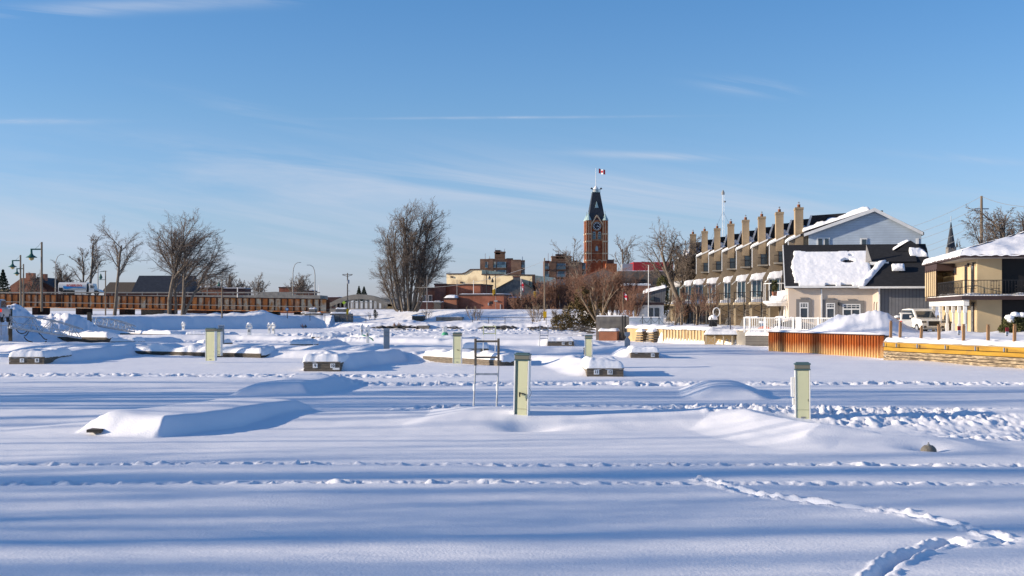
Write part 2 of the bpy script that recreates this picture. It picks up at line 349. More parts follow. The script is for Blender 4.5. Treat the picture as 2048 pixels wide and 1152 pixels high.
el=mth('ARCSINE',sp.outputs[2])
rp=nd(nt,'ShaderNodeValToRGB'); nt.links.new(mth('DIVIDE',el,.6,clamp=True),rp.inputs[0]); es=rp.color_ramp.elements
TINT=[(0,(.74,.82,1.45)),(.12,(.74,.83,1.16)),(.25,(.63,.82,1.08)),(.40,(.51,.79,1.08)),(1,(.58,.82,1.12))]
es[0].position=0; es[0].color=(*TINT[0][1],1); es[1].position=1; es[1].color=(*TINT[-1][1],1)
for p_,c_ in TINT[1:-1]:
    e_=es.new(p_); e_.color=(*c_,1)
tm_=nd(nt,'ShaderNodeMix',data_type='RGBA',blend_type='MULTIPLY'); tm_.inputs['Factor'].default_value=1
nt.links.new(sky.outputs[0],tm_.inputs['A']); nt.links.new(rp.outputs[0],tm_.inputs['B'])
def gauss(v,c,wd):
    a=mth('DIVIDE',mth('SUBTRACT',v,c),wd); return mth('EXPONENT',mth('MULTIPLY',mth('MULTIPLY',a,a),-1))
def skynoise(su,se,det,rot=0,sc=1):
    cb=nd(nt,'ShaderNodeCombineXYZ'); nt.links.new(U,cb.inputs[0]); nt.links.new(E,cb.inputs[1])
    mp=nd(nt,'ShaderNodeMapping'); mp.inputs['Rotation'].default_value=(0,0,rot); nt.links.new(cb.outputs[0],mp.inputs[0])
    m2=nd(nt,'ShaderNodeMapping'); m2.inputs['Scale'].default_value=(su,se,1); nt.links.new(mp.outputs[0],m2.inputs[0])
    n=nd(nt,'ShaderNodeTexNoise'); n.inputs['Detail'].default_value=det; n.inputs['Scale'].default_value=sc; n.inputs['Roughness'].default_value=.62; n.inputs['Distortion'].default_value=.6
    nt.links.new(m2.outputs[0],n.inputs['Vector']); return n.outputs['Fac']
def thr(v,a,b):
    r=nd(nt,'ShaderNodeMapRange'); r.inputs['From Min'].default_value=a; r.inputs['From Max'].default_value=b; nt.links.new(v,r.inputs['Value']); return r.outputs[0]
def UV(px,py): return (px-1024)/F,(HY-py)/F
def streak(px,py,wx,wy,slope,amp,nz):
    u0,e0=UV(px,py); ee=mth('SUBTRACT',E,mth('MULTIPLY',mth('SUBTRACT',U,u0),slope))
    return mth('MULTIPLY',mth('MULTIPLY',mth('MULTIPLY',gauss(U,u0,wx/F),gauss(ee,e0,wy/F)),nz),amp)
nA=thr(skynoise(2.2,26,7,R(8)),.42,.72); nB=thr(skynoise(5,60,8,R(10)),.38,.75); nC=thr(skynoise(30,160,4,0),.25,.7)
cl=[streak(250,12,420,13,.04,.42,nA),streak(60,30,150,9,.02,.4,nA),streak(560,322,330,18,-.16,.22,nA),streak(950,360,560,50,-.04,.28,nA),streak(520,230,160,16,-.25,.3,nB),
    streak(1500,172,85,13,-.10,.55,nB),streak(1020,235,260,2.4,0.008,.30,nC),streak(1330,312,170,7,-.03,.45,nB),streak(1930,318,120,8,-.09,.4,nB),
    streak(400,455,1300,120,-.02,.55,nA),streak(1500,400,600,40,-.02,.35,nA),streak(60,243,140,5,0,.3,nC)]
tot=cl[0]
for c_ in cl[1:]: tot=mth('ADD',tot,c_)
tot=mth('MULTIPLY',tot,1.7,clamp=True)
mx=nd(nt,'ShaderNodeMix',data_type='RGBA'); mx.inputs['B'].default_value=(3.6,4.1,5.0,1); nt.links.new(tot,mx.inputs['Factor']); nt.links.new(tm_.outputs['Result'],mx.inputs['A'])
nt.links.new(mx.outputs['Result'],bg.inputs['Color'])
SC.view_settings.view_transform='Standard'; SC.view_settings.look='None'; SC.view_settings.exposure=.66; SC.view_settings.gamma=1
SC.cycles.max_bounces=6; SC.cycles.use_denoising=True
# ---------------------------------------------------------------- the snow sheet: ice, drifts over the docks, tracks, banks
LEFT=[(-200,100),(-60,104),(-43.5,112),(-44.5,118),(-46,126),(-49,150),(-54,180),(-57,203),(-34,226),(-24,207),(0,203),(12,200),(14.5,170),(9.0,134),(11.5,134)]
RIGHT=[(14.4,121),(17.8,114),(19.8,111.2),(21.9,110),(21.1,103),(19.7,95.8),(24.2,82.9),(23.2,80.0),(24.0,76.5),(25.6,73.2),(27.3,66.9),(32,50),(60,40),(200,30)]
POLY=LEFT+RIGHT+[(600,30),(600,5000),(-600,5000),(-600,100)]
def sdf(x,y,P):
    n=len(P); d=np.full(x.shape,1e18); s=np.ones(x.shape)
    for i in range(n):
        ax,ay=P[i]; bx,by=P[i-1]; ex,ey=bx-ax,by-ay; wx=x-ax; wy=y-ay
        t=np.clip((wx*ex+wy*ey)/(ex*ex+ey*ey),0,1); d=np.minimum(d,(wx-ex*t)**2+(wy-ey*t)**2)
        c1=y>=ay; c2=y<by; c3=ex*wy>ey*wx; f=(c1&c2&c3)|(~c1&~c2&~c3); s=np.where(f,-s,s)
    return -s*np.sqrt(d)   # positive inside
# bumps: snow lying over docks (ax,ay,bx,by, half width, height, soft edge on the sides)
BUMPS=[
 (-9.45,31.2,-6.75,37.0,1.12,.46,.32),(-11,32.2,-9.4,36,.5,.16,1.6),        # big near left finger
 (-30,38,-2,35.4,1.4,.20,1.8),(-2,35.2,16,34.9,1.5,.34,1.5),           # near walkway, all but buried
 (7.3,28.6,5.9,34.2,.75,.40,1.3),(7.3,28.6,9.9,28.2,.5,.22,1.1),
 (-8.4,45,-7.8,53,1.15,.42,.5),(7.3,43,7.9,49,.9,.38,.7),
 (-42,99,-25.7,88.2,1.2,.50,.8),(-25.7,88.2,-5.3,78.2,1.1,.46,.6),(-5.3,78.2,4.5,71,1.1,.44,.6),(4.5,71,14,67.5,1.0,.12,2.5),
 (-27.5,73.6,-26.5,88,1.0,.62,.5),(-9.6,65.6,-7.4,78,.85,.68,.5),(4.3,60.5,3.2,71,.6,.54,1.2),
 (-50,108,-23,102.5,1.1,.45,.7),(-23,102.5,-8.7,91.5,1.2,.42,.8),(-8.7,91.5,8,89.5,1.4,.46,.6),(8,89.5,14,88,1.0,.14,2.5),
 (-33.8,112,-32.5,122,1.0,.55,.5),(-16.5,101,-15.5,112,.95,.5,.5),(-2.6,88,-2.6,94,.85,.5,.4),(8.4,82.4,8.0,89,.95,.5,.5),
 (-52,136,-28,134,1.2,.45,.8),(-28,134,-6,118,1.2,.42,.8),(-6,118,8,112,1.2,.4,.9),(4.1,110.5,3.6,118,1.2,.5,.6),(-19,129,-18.5,138,1,.5,.5),(-6.4,121,-6.2,128,.9,.5,.5),
 (-35.5,146,-34,154,1.1,.5,.5),(-45,155,-39,170,1.5,.45,.8),(-48,166,-20,150,1.2,.35,1.2),(-20,150,12,138,1.2,.3,1.4),
]
MOUNDS=[(-44.8,124,3.2,4,1.9),(-42.2,123,2.2,3.2,1.4),(-48.5,126,3,4,1.4),(-40.2,123,1.8,2.5,.8),(-45.5,113.5,2.0,2.2,1.5),(-43.2,119,1.5,2,.6),(-46.5,117,3,4,.5),(-47,134,3.2,5,.6),(-50,112,4,3,.5),
 (-44.4,223,2.2,1.8,.85),(-42.6,222,1.3,1.3,.4),(-48.2,222,1.6,1.4,.55),(-51.4,222,1.3,1.3,.5),(-54.6,222,1.6,1.4,.4),(-56.5,222,1,1,.3),(-60,222,3,2,.35),
 (24.0,92,1.7,2,1.15),(26.3,91.5,1.5,2.2,1.3),(27.9,92.8,1.5,1.6,.55),(22.6,93,1.2,1.5,.3),(30.5,88,2,2,.25),
 (21.5,106,2.5,2,.35),(33,82,3,2.2,.45),(36,80,3,2,.5),(-26,208,3,2,.6),(-18,214,3,2,.6),(-9,216,3,2,.4),(-5,209,2.5,1.6,.5),(6,207,3,2,.5),
 (11.4,150,3,7,.9),(10.2,142,1.6,4,.7),(12.5,136,1.5,1.8,.5)]
TRACK=[(1405,962),(1450,975),(1520,988),(1600,1000),(1700,1013),(1800,1022),(1880,1038),(1935,1052),(1985,1068),(2012,1076),(1975,1084),(1930,1086),(1895,1078),(1860,1094),(1815,1108),(1775,1126),(1750,1150),(1735,1180)]
TRW=[(X(a,7680/(b-HY)),7680/(b-HY)) for a,b in TRACK]
TRACK2=[(1900,1050),(1935,1062),(1955,1078),(1930,1090),(1890,1094)]
TRW2=[(X(a,7680/(b-HY)),7680/(b-HY)) for a,b in TRACK2]
def polydist(x,y,P):
    d=np.full(x.shape,1e9)
    for (ax,ay),(bx,by) in zip(P[:-1],P[1:]):
        ex,ey=bx-ax,by-ay; t=np.clip(((x-ax)*ex+(y-ay)*ey)/(ex*ex+ey*ey),0,1)
        d=np.minimum(d,np.hypot(x-ax-ex*t,y-ay-ey*t))
    return d
def height(x,y):
    far=smooth((y-90)/60)
    h=.16*(fbm(x*.05+3,y*.16,11,3)-.5)+.07*(fbm(x*.16,y*.55+4,5,3)-.5)*(1-far*.5)+.024*(fbm(x*.9,y*2.2,9,3)-.5)+.010*(fbm(x*2.2,y*5.5,13,3)-.5)*(1-far)
    # docks
    m=np.zeros_like(x)
    for ax,ay,bx,by,hw,hh,ed in BUMPS:
        x0,x1=min(ax,bx)-hw-ed*3,max(ax,bx)+hw+ed*3; y0,y1=min(ay,by)-hw-ed*3,max(ay,by)+hw+ed*3
        k=(x>x0)&(x<x1)&(y>y0)&(y<y1)
        if not k.any(): continue
        xs=x[k]; ys=y[k]; ex,ey=bx-ax,by-ay; L=math.hypot(ex,ey); ex/=L; ey/=L
        t=(xs-ax)*ex+(ys-ay)*ey; s=np.abs((xs-ax)*ey-(ys-ay)*ex)-hw; t=np.abs(t-L/2)-L/2
        s=s+.30*(fbm(xs*.8,ys*.5,31,3)-.5)*min(1,ed*2.2); t=t*(ed/max(.55,ed))+.1*(fbm(xs*1.3,ys*.9,37,2)-.5)
        dd=np.maximum(s,0)**2+np.maximum(t,0)**2; dd=np.sqrt(dd)+np.minimum(np.maximum(s,t),0)
        b=hh*smooth(.5-dd/(2*ed)+.0)**.8*(.86+.28*fbm(xs*.5,ys*.4,39,2))+.06*hh*smooth(-dd/1.0)
        v=m[k]; m[k]=np.maximum(v,b)+.25*np.minimum(v,b)
    h=h+m
    # trampled bands (d = distance from the camera)
    def band(y0,wd,amp,x0=-1e3,x1=1e3,seed=1,wig=.25,sc=1.0,fade=2.0):
        k=(y>y0-4*wd-1)&(y<y0+4*wd+1)&(x>x0-fade)&(x<x1+fade)
        if not k.any(): return
        xs=x[k]; ys=y[k]; yc=y0+wig*(fbm(xs*.12,xs*0,seed,3)-.5)*4
        mk=smooth(1.35-np.abs(ys-yc)/wd)*smooth((xs-x0)/fade+1)*smooth((x1-xs)/fade+1)
        n=fbm(xs*4.2*sc,ys*2.6*sc,seed+3,5); r=np.abs(fbm(xs*2.1*sc,ys*1.6*sc,seed+8,4)-.5)*2; amp=amp*(.15+1.1*fbm(xs*.5*sc,ys*1.2,seed+40,3))
        g=smooth((n-.42)/.22)*.75+.5*smooth((vnoise(xs*8*sc,ys*4.5*sc,seed+21)-.5)/.3)-.45
        h[k]+=mk*amp*(g-.9*smooth((.18-r)/.18))
    band(24.6,.20,.085,seed=41,wig=.13); band(22.2,.17,.07,seed=47,wig=.12,x0=-12,x1=20)
    band(59.5,1.7,.14,seed=52,x0=-60,x1=-3,sc=.6); band(53.0,1.3,.16,seed=55,x0=-7,x1=60,sc=.6);
    band(39.6,.9,.08,seed=61,x0=5.4,x1=12.5,sc=1.1); band(37.3,1.7,.125,seed=63,x0=4.6,x1=11,sc=1.05); band(35.2,1.0,.12,seed=67,x0=8.2,x1=11.5,sc=1.1); band(33.5,.8,.10,seed=68,x0=9,x1=12,sc=1.1); band(35.3,.75,.15,seed=70,x0=4.4,x1=8.2,sc=1.1,fade=1.5); band(34.2,.4,.10,seed=76,x0=5.8,x1=9.5,sc=1.2,fade=1); band(35.8,.8,.07,seed=69,x0=11,x1=60,sc=.8); band(31.5,.7,.07,seed=71,x0=11.2,x1=60)
    band(29.9,.7,.09,seed=72,x0=10.7,x1=60); band(39.5,.9,.10,seed=75,x0=-2.5,x1=6)
    band(125,3,.18,seed=81,x0=-40,x1=20,sc=.4); band(150,5,.25,seed=83,x0=-40,x1=12,sc=.3); band(178,10,.22,seed=85,x0=-26,x1=12,sc=.22); band(196,5,.45,seed=87,x0=-24,x1=12,sc=.3)
    # footpath
    k=(y<27)&(y>11)
    if k.any():
        xs=x[k]; ys=y[k]
        for P_,wd,am in ((TRW,.085,.10),):
            dd=polydist(xs,ys,P_)+.10*(fbm(xs*4,ys*3,91,4)-.5)
            st=.5+.8*vnoise(xs*3.4,ys*3.4,93)
            h[k]+=-am*smooth(1.3-dd/wd)*st+.07*smooth(1-np.abs(dd-wd*1.9)/(wd*.9))*(vnoise(xs*9,ys*7,95)*1.6-.3)*.8
    # scoured hollows at the pedestals, lamp and hole in the drift
    for cx,cy,r,dp in ((.45,32.9,.7,.20),(8.9,27.4,.42,.13),(9.05,26.9,.2,.02),(-3.4,77,.9,.15),(-20,82.5,.8,.15)):
        h-=dp*np.exp(-((x-cx)**2+((y-cy)*1.2)**2)/(r*r))
    # land
    n1=fbm(x*.35,y*.3,101,4)-.5; D=sdf(x,y,POLY)+np.where(x<8.5,1.2*n1*smooth((y-100)/20),0)
    right=(x>9.3)&(y<136)&(x>8)
    wd=np.where(right,.35,np.where(x<-30,3.6,3.2))
    top=np.where(right,1.40,np.where((x>5)&(y<192),1.45,2.05))
    # the central embankment is low walkway first, then the road bank
    cen=smooth((x+38)/6)*smooth((16-x)/3)*smooth((y-190)/4)
    walk=.95+2.35*smooth((D-13)/15)
    top=top*(1-cen)+walk*cen
    top=np.where((x<=-32)&(y>150),2.2+0*x,top)
    top=np.where((x>12)&(y>136),1.4+1.7*smooth((y-165)/40),top)
    lt=smooth(D/wd)
    land=top*lt+(D>0)*(np.where(right,.06,.07)*(fbm(x*.9,y*.9,103,4)-.5)*2*smooth(D/2))
    # stony bank in the centre
    land=land+(D>-1.5)*(D<7)*cen*.35*(fbm(x*.8,y*.8,107,3)-.45)
    for cx,cy,rx,ry,hh in MOUNDS:
        k=(np.abs(x-cx)<3*rx)&(np.abs(y-cy)<3*ry)
        if k.any():
            xs=x[k]; ys=y[k]; q=((xs-cx)/rx)**2+((ys-cy)/ry)**2
            land[k]+=hh*np.exp(-q)*(1+(.7 if cy>200 else .4 if cx<-38 else .25)*(fbm(xs*.9,ys*.9,int(abs(cx*7)),4)-.5))*np.where((cy<100)|(cx>9),lt[k],1)
            land[k]+=(.10*hh*np.exp(-q*.8)*(fbm(xs*2.2,ys*2.2,7,3)-.5)*2+(.22*min(hh,1)*np.exp(-q*.7)*(fbm(xs*3,ys*2,8,3)-.5) if cx<-38 else 0))*np.where(cx>9,lt[k],1)
    return np.where(D>-2,np.maximum(h*(1-lt),-.5)+land,h+land)
ys=[-8.0+.9*i for i in range(25)]; py=1166.0
while True:
    d=7680/(py-HY)
    if d>70: break
    ys.append(d); py-=.8
d=ys[-1]
while d<262: d+=.45; ys.append(d)
while d<420: d*=1.02; ys.append(d)
ys=np.array(ys); us=np.linspace(-.52,.52,1080)
hwid=.52*np.abs(ys)+22*np.exp(-np.abs(ys)/30); gx=us[None,:]/.52*hwid[:,None]; gy=ys[:,None]+0*us[None,:]
gx+=0
gz=height(gx.copy(),gy.copy()); ed_=smooth((np.abs(us)/.52-.96)/.04)[None,:]*(gz<.6); gz=gz*(1-ed_)-.22*ed_
ice=npmesh('snow_ground',np.stack([gx,gy,gz],-1).reshape(-1,3),gridquads(len(ys),len(us)),M['snow']); ice['kind']='structure'
def hz(x,y): return float(height(np.array([[float(x)]]),np.array([[float(y)]]))[0,0])
g=MB(); g.add([(-4000,-300,-.2),(4000,-300,-.2),(4000,419,-.2),(-4000,419,-.2),(-4000,421,3.0),(4000,421,3.0),(4000,5000,3.0),(-4000,5000,3.0)],[(0,1,2,3),(3,2,5,4),(4,5,6,7)])
meta(g.build('far_ground',M['snow']),kind='structure')
# shoreline trees beyond the left of the frame, whose shadows lie across the ice
rng=random.Random(5); segs=[[] for _ in range(4)]
def shade(px_,r_,hh_,xx,kids,lean=0,st=.5):
    P4=dict(TP,levels=4,nseg=[5,4,3,2],kids=kids,up=[.02,.04,.03,.0],wander=[.015,.08,.13,.18],start=[st,.15,.1],ang=[40,44,50],rmin=.02,ratio=[.34,.5,.5])
    y0=7680/(px_-HY)+xx*math.tan(R(270)-SUN_AZ)
    sub=[[] for _ in range(4)]; sub[0].append((xx,y0,-.5,xx,y0,0,r_*1.2,r_)); grow(rng,sub,Vector((xx,y0,0)),Vector((rng.gauss(0,.02),lean,1)).normalized(),hh_,r_,0,P4)
    for a_,b_ in zip(segs,sub): a_.extend(b_)
for a_ in ((1135,.10,22,-62),(1100,.2,23,-66),(1075,.08,20,-58),(1030,.10,22,-60),(1056,.36,24,-64),(1047,.28,26,-72),(1008,.16,22,-75),(988,.2,24,-70),(956,.42,25,-66),(947,.36,27,-74)): shade(*a_,[8,6,6],0,.35)
for a_ in ((922,.16,22,-62),(905,.07,20,-55),(893,.06,22,-60),(879,.12,21,-50),(866,.05,20,-58),(853,.12,22,-60),(845,.22,24,-68),(834,.2,24,-62),(826,.35,21,-72),(836,.3,20.5,-64)): shade(*a_,[3,2,2],0,.85)
for a_ in ((812,.5,24,-75),(806,.3,26,-70),(800,.5,25,-78),(794,.4,24,-72),(789,.6,26,-80),(785,.5,26,-84)): shade(*a_,[11,9,6],0,.2)
for a_ in ((762,.12,18,-62),(710,.8,23,-56),(706,.9,24,-60),(702,.8,23,-58),(698,.8,22,-60),(694,.7,20,-62)): shade(*a_,[13,9,6],0,.15)
o=segmesh('shoreline_trees',[s for l in segs for s in l],4,M['bark'],None); meta(o,'bare shoreline trees whose shadows stripe the snow','trees',None,'stuff')
# ---------------------------------------------------------------- marina: docks, pedestals, ladders
def finger(pxl,pxr,pyb,h,L,label,nums=(),rot=0,lx=0,wm='wood',cap=.34,sgn=0):
    d=H*F/(pyb-HY); x0=X(pxl,d); x1=X(pxr,d); w=x1-x0; cx=(x0+x1)/2
    o=thing('finger_dock',label,'dock',(cx,d,0),rot,'snow covered finger docks')
    b=MB(); hw=w/2
    nb=max(2,round(h/.17)); bh=h/nb
    for i in range(nb):
        b.box(-hw,hw,0,.06,i*bh+.012-.03,(i+1)*bh-.006-.03)
        for s in (-1,1): b.box(min(s*hw,s*(hw-.06)),max(s*hw,s*(hw-.06)),.063,L,i*bh+.012-.03,(i+1)*bh-.006-.03)
    b.box(-hw+.07,hw-.07,.07,L-.05,-.1,h-.06)
    b.build('timber_frame',M[wm],o)
    dk=MB()
    n=int(L/.16)
    for i in range(n): dk.box(-hw-.03,hw+.03,-.03+i*.16,-.03+i*.16+.145,h-.035,h+.005)
    dk.build('deck_boards',M[wm],o)
    for fx,t in nums:
        p=MB().box(-.12,.12,-.012,0,-.11,.11).build('number_plate',M['plate'],o); p.location=(-hw+fx*w,-.002,h*.62-.03)
        text(t,.19,(0,-.016,0),p,M['ink'],'number',bold=.004)
    snowcap('snow_cap',(-hw-.05,-.02,h),(hw+.05,-.02,h),(-hw-.05,L,h),(hw+.05,L,h),cap,o,40,40,seed=int(pxl)+3,edge=.30,rough=.35,droop=.05)
    return o
d78=finger(18,88,729,.42,4.5,'weathered finger dock end numbered 7 and 8 under a snow cap',((.37,'7'),(.80,'8')),cap=.36)
d910=finger(607,680,741.5,.45,3.6,'finger dock end with plates 9 and 10, thick snow cap on top',((.32,'9'),(.80,'10')),cap=.40)
p=MB().box(-.17,.17,-.012,0,-.05,.05).build('name_strip',M['plate'],d910); p.location=(.72,-.002,.10)
d1112=finger(1174,1247,752.5,.36,4.5,'finger dock end with plates 11 and 12, long smooth drift behind it',((.26,'11'),(.63,'12')),cap=.40)
finger(1262,1318,716.5,.36,3.0,'dock end with plate 14 and a tongue of snow over its face',((.78,'14'),),cap=.36)
finger(926,976,710.5,.45,2.5,'dock end with plate 15 behind the timber ladder',((.62,'15'),),cap=.36)
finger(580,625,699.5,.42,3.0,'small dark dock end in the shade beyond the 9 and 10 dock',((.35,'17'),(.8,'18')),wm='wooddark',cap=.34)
finger(221,270,691.5,.36,3.0,'dark shaded dock end near the end of the long gangway dock',((.38,'5'),(.68,'6')),wm='wooddark',cap=.34)  # shade on this end is carried by the darker wood colour
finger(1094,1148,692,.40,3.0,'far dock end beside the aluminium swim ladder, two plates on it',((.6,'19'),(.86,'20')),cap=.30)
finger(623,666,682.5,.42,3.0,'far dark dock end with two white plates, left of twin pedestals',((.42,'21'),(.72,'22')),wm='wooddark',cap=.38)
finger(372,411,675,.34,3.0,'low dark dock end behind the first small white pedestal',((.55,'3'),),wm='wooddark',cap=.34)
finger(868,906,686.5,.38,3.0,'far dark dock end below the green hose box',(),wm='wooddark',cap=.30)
def walk(p0,p1,z1,label,wm='wooddark',w=1.6,cap=.3,zt=.34):
    """a walkway side showing under the snow, from pixel p0 to p1 (waterline)"""
    d0=H*F/(p0[1]-HY); d1=H*F/(p1[1]-HY); a=Vector((X(p0[0],d0),d0,0)); b_=Vector((X(p1[0],d1),d1,0)); L=(b_-a).length
    o=thing('walkway_dock',label,'dock',a,math.atan2(b_.y-a.y,b_.x-a.x),'long walkway docks')
    o.location.y-=.95; o.location.x+=.95*(p0[0]-1024)/-F*0
    b=MB(); rr=random.Random(int(p0[0])); x=0
    while x<L:
        e=min(L,x+2.4+rr.random()); b.box(x+.01,e,0,.08,-.1,zt-.17+.02*rr.random()); b.box(x+.01,e,-.015,.08,zt-.15,zt); x=e
    b.box(0,L,.09,w,-.1,zt-.01); b.build('timber_frame',M[wm],o)
    snowcap('snow_cap',(0-.1,.0,zt),(L+.1,.0,zt),(-.1,w,zt),(L+.1,w,zt),cap,o,int(L*5),14,seed=int(p0[0]),edge=.3,rough=.7,droop=.13)
    return o
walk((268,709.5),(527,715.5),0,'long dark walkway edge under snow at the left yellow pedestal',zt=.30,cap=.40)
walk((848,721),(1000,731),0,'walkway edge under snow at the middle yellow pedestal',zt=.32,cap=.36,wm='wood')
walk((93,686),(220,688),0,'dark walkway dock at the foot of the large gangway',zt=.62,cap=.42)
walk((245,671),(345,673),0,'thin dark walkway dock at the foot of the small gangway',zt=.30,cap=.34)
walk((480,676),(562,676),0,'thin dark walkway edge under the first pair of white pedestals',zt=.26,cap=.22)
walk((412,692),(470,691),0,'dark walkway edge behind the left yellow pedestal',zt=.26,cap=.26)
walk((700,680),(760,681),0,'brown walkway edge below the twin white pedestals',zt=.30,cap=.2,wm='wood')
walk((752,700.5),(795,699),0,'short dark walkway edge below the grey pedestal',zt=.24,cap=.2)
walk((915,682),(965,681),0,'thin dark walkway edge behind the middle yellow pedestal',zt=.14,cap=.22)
# pedestals -------------------------------------------------------
def ped_big(label,px,pyb,pyt,rot=0,tilt=0,box=False,cord=False,open_=True,w=.40):
    d=2.62*F/(pyb-HY); h=(pyb-pyt)/F*d+.25; x=X(px,d); dp=.34
    o=thing('power_pedestal',label,'power pedestal',(x,d,.38-.25),rot,'tall pale yellow power pedestals'); o.rotation_euler=(0,tilt,rot)
    hw=w/2; hb=h-.20
    MB().box(-hw,-hw+.035,0,dp,0,hb).box(hw-.035,hw,0,dp,0,hb).box(-hw+.036,hw-.036,dp-.03,dp,0,hb).build('side_panel',M['hull'],o,bevel=.006)
    b=MB().box(-hw+.036,hw-.036,.05,dp-.031,0,hb-.01); b.build('inner_frame',M['jamb'],o)
    pl=-hw+(.11 if open_ else .045)
    MB().box(pl,hw-.045,.012,.048,.28,hb-.012).box(pl,hw-.045,.012,.048,.0,.272).build('front_panel',M['panel'],o,bevel=.004)
    MB().box(-hw-.01,hw+.01,-.01,dp+.01,hb,hb+.022).box(-hw+.02,hw-.02,.02,dp-.02,hb+.023,hb+.03).build('collar',M['cap'],o,bevel=.004)
    MB().box(-hw+.005,hw-.005,.005,dp-.005,hb+.031,hb+.139).build('lamp_lens',M['capglass'],o,bevel=.008)
    MB().box(-hw-.015,hw+.015,-.015,dp+.015,hb+.14,hb+.175).box(-hw+.03,hw-.03,.03,dp-.03,hb+.176,hb+.205).build('cap',M['cap'],o,bevel=.012)
    MB().box(-.05,.07,.004,.0115,.06,.10).build('maker_plate',M['polegrey'],o)
    MB().tube([(hw-.062,.008,.5),(hw-.062,.008,.56)],.006,5).build('latch',M['black'],o)
    if box:
        MB().box(-hw-.10,-hw-.003,.06,.22,hb*.46,hb*.86).box(-hw-.07,-hw-.003,.08,.2,hb*.30,hb*.44).build('side_outlet_box',M['white'],o,bevel=.02)
    if cord:
        c=MB(); c.tube([(-.03,-.03,.68),(.0,-.035,.70),(.06,-.03,.685),(.13,-.02,.66)],.014,6); c.tube([(-.02,-.03,.70),(-.03,-.045,.64),(-.025,-.04,.60)],.018,6)
        c.box(-.05,-.01,-.04,-.005,.66,.72); c.build('lock_handle',M['black'],o)
        MB().tube([(.16+.10*math.sin(t/8*math.pi),.1,.55+.32*t/8) for t in range(9)],.006,5).build('cable_loop',M['grey'],o)
    return o
ped_big('tall yellow pedestal with a black lock handle, standing beside the timber ladder',1041,820,706,rot=R(-10),tilt=R(1.2),cord=True)
ped_big('tall yellow pedestal amid trampled snow, white outlet box on its side',1606,822,725,rot=R(-10),tilt=R(-.5),box=True,open_=False)
a=ped_big('pale yellow pedestal on the walkway between the snow ladders and grey pedestal',914,718,665,rot=R(-6),open_=False,w=.48)
MB().tube([(0,-.02,.75),(.12,-.03,.73)],.02,6).build('lock_handle',M['black'],a)
a=ped_big('pale yellow pedestal rising behind the 11 and 12 dock drift',1177,722,670,rot=R(-8),open_=False)
c=MB(); 
for z_ in (.95,.82,.70): c.tube([(-.17,.1,z_),(-.24,.08,z_-.03),(-.22,.08,z_-.12)],.035,6)
c.build('plug_sockets',M['black'],a)
ped_big('twin pale yellow pedestal on the left walkway, the front one of two',420,713,656,rot=R(-8),open_=False,w=.58)
ped_big('narrow pale pedestal half hidden against the left twin pedestal',437,704,657,rot=R(-8),open_=False,w=.30)
def ped_grey(label,px,pyb,pyt,w=.42):
    d=2.6*F/(pyb-HY); h=(pyb-pyt)/F*d; o=thing('grey_pedestal',label,'power pedestal',(X(px,d),d,.36),R(4),'grey metal pedestals')
    MB().box(-w/2,w/2,0,.3,-.2,h-.04).build('cabinet',M['grey'],o,bevel=.015)
    MB().box(-w/2-.015,w/2+.015,-.015,.315,h-.038,h).build('cap',M['white'],o,bevel=.01)
    c=MB(); 
    for z_ in (h*.78,h*.62): c.box(-.12,-.02,-.02,-.003,z_,z_+.09).box(.03,.13,-.02,-.003,z_,z_+.09)
    c.build('outlet_covers',M['polegrey'],o); return o
ped_grey('grey metal pedestal standing alone on its dark walkway edge',773,697,656)
ped_grey('grey ribbed pedestal just behind the yellow twin pedestals',442,690,649)
# hourglass pedestal
d=2.6*F/(697-HY); o=thing('hourglass_pedestal','grey narrow waisted pedestal standing on the drift before the bulkhead','power pedestal',(X(1255,d),d,.2))
MB().prism_y([(-.19,0),(.19,0),(.19,.78),(.05,.98),(-.05,.98),(-.19,.78)],0,.25).build('lower_cabinet',M['grey'],o,bevel=.01)
MB().prism_y([(-.05,.985),(.05,.985),(.18,1.12),(.19,1.34),(-.19,1.34),(-.18,1.12)],.02,.22).build('upper_hood',M['grey'],o,bevel=.01)
def ped_small(label,px,pyb,pyt,w=.34):
    d=2.6*F/(pyb-HY); h=(pyb-pyt)/F*d; o=thing('white_pedestal',label,'power pedestal',(X(px,d),d,.38),R(random.Random(px).uniform(-15,15)),'small white pedestals')
    MB().box(-w*.36,w*.36,0,.24,-.15,h*.72).build('post_body',M['white'],o,bevel=.02)
    MB().prism_y([(-w*.62,h*.58),(-w*.5,h*.58),(-w*.44,h*.78),(w*.44,h*.78),(w*.5,h*.58),(w*.62,h*.58),(w*.5,h*.86),(w*.3,h*.9),(-w*.3,h*.9),(-w*.5,h*.86)],-.03,.27).build('hood',M['white'],o,bevel=.01)
    MB().box(-w*.2,w*.2,-.012,-.002,h*.3,h*.5).build('access_door',M['polegrey'],o)
    MB().lathe([(w*.42,h*.9),(w*.44,h*.94),(w*.3,h*1.0),(.02,h*1.02)],0,.12,10).build('snow_cap',M['roofsnow'],o,smooth=True)
    return o
ped_small('small white pedestal nearest the shaded bank, with a dark dock end beside it',366,662,643,.42)
ped_small('white hooded pedestal, broader one of the pair before the shaded bank',498,672,645,.55)
ped_small('thin white pedestal touching its twin, the slimmer of the two',538,667,645,.38)
ped_small('white pedestal touching its twin, with the fuller hood',546,668,645,.42)
ped_small('thin white pedestal behind the green hose on the brown walkway',724,670,648,.32)
ped_small('white pedestal in front of the coiled green hose',735,682,650,.34)
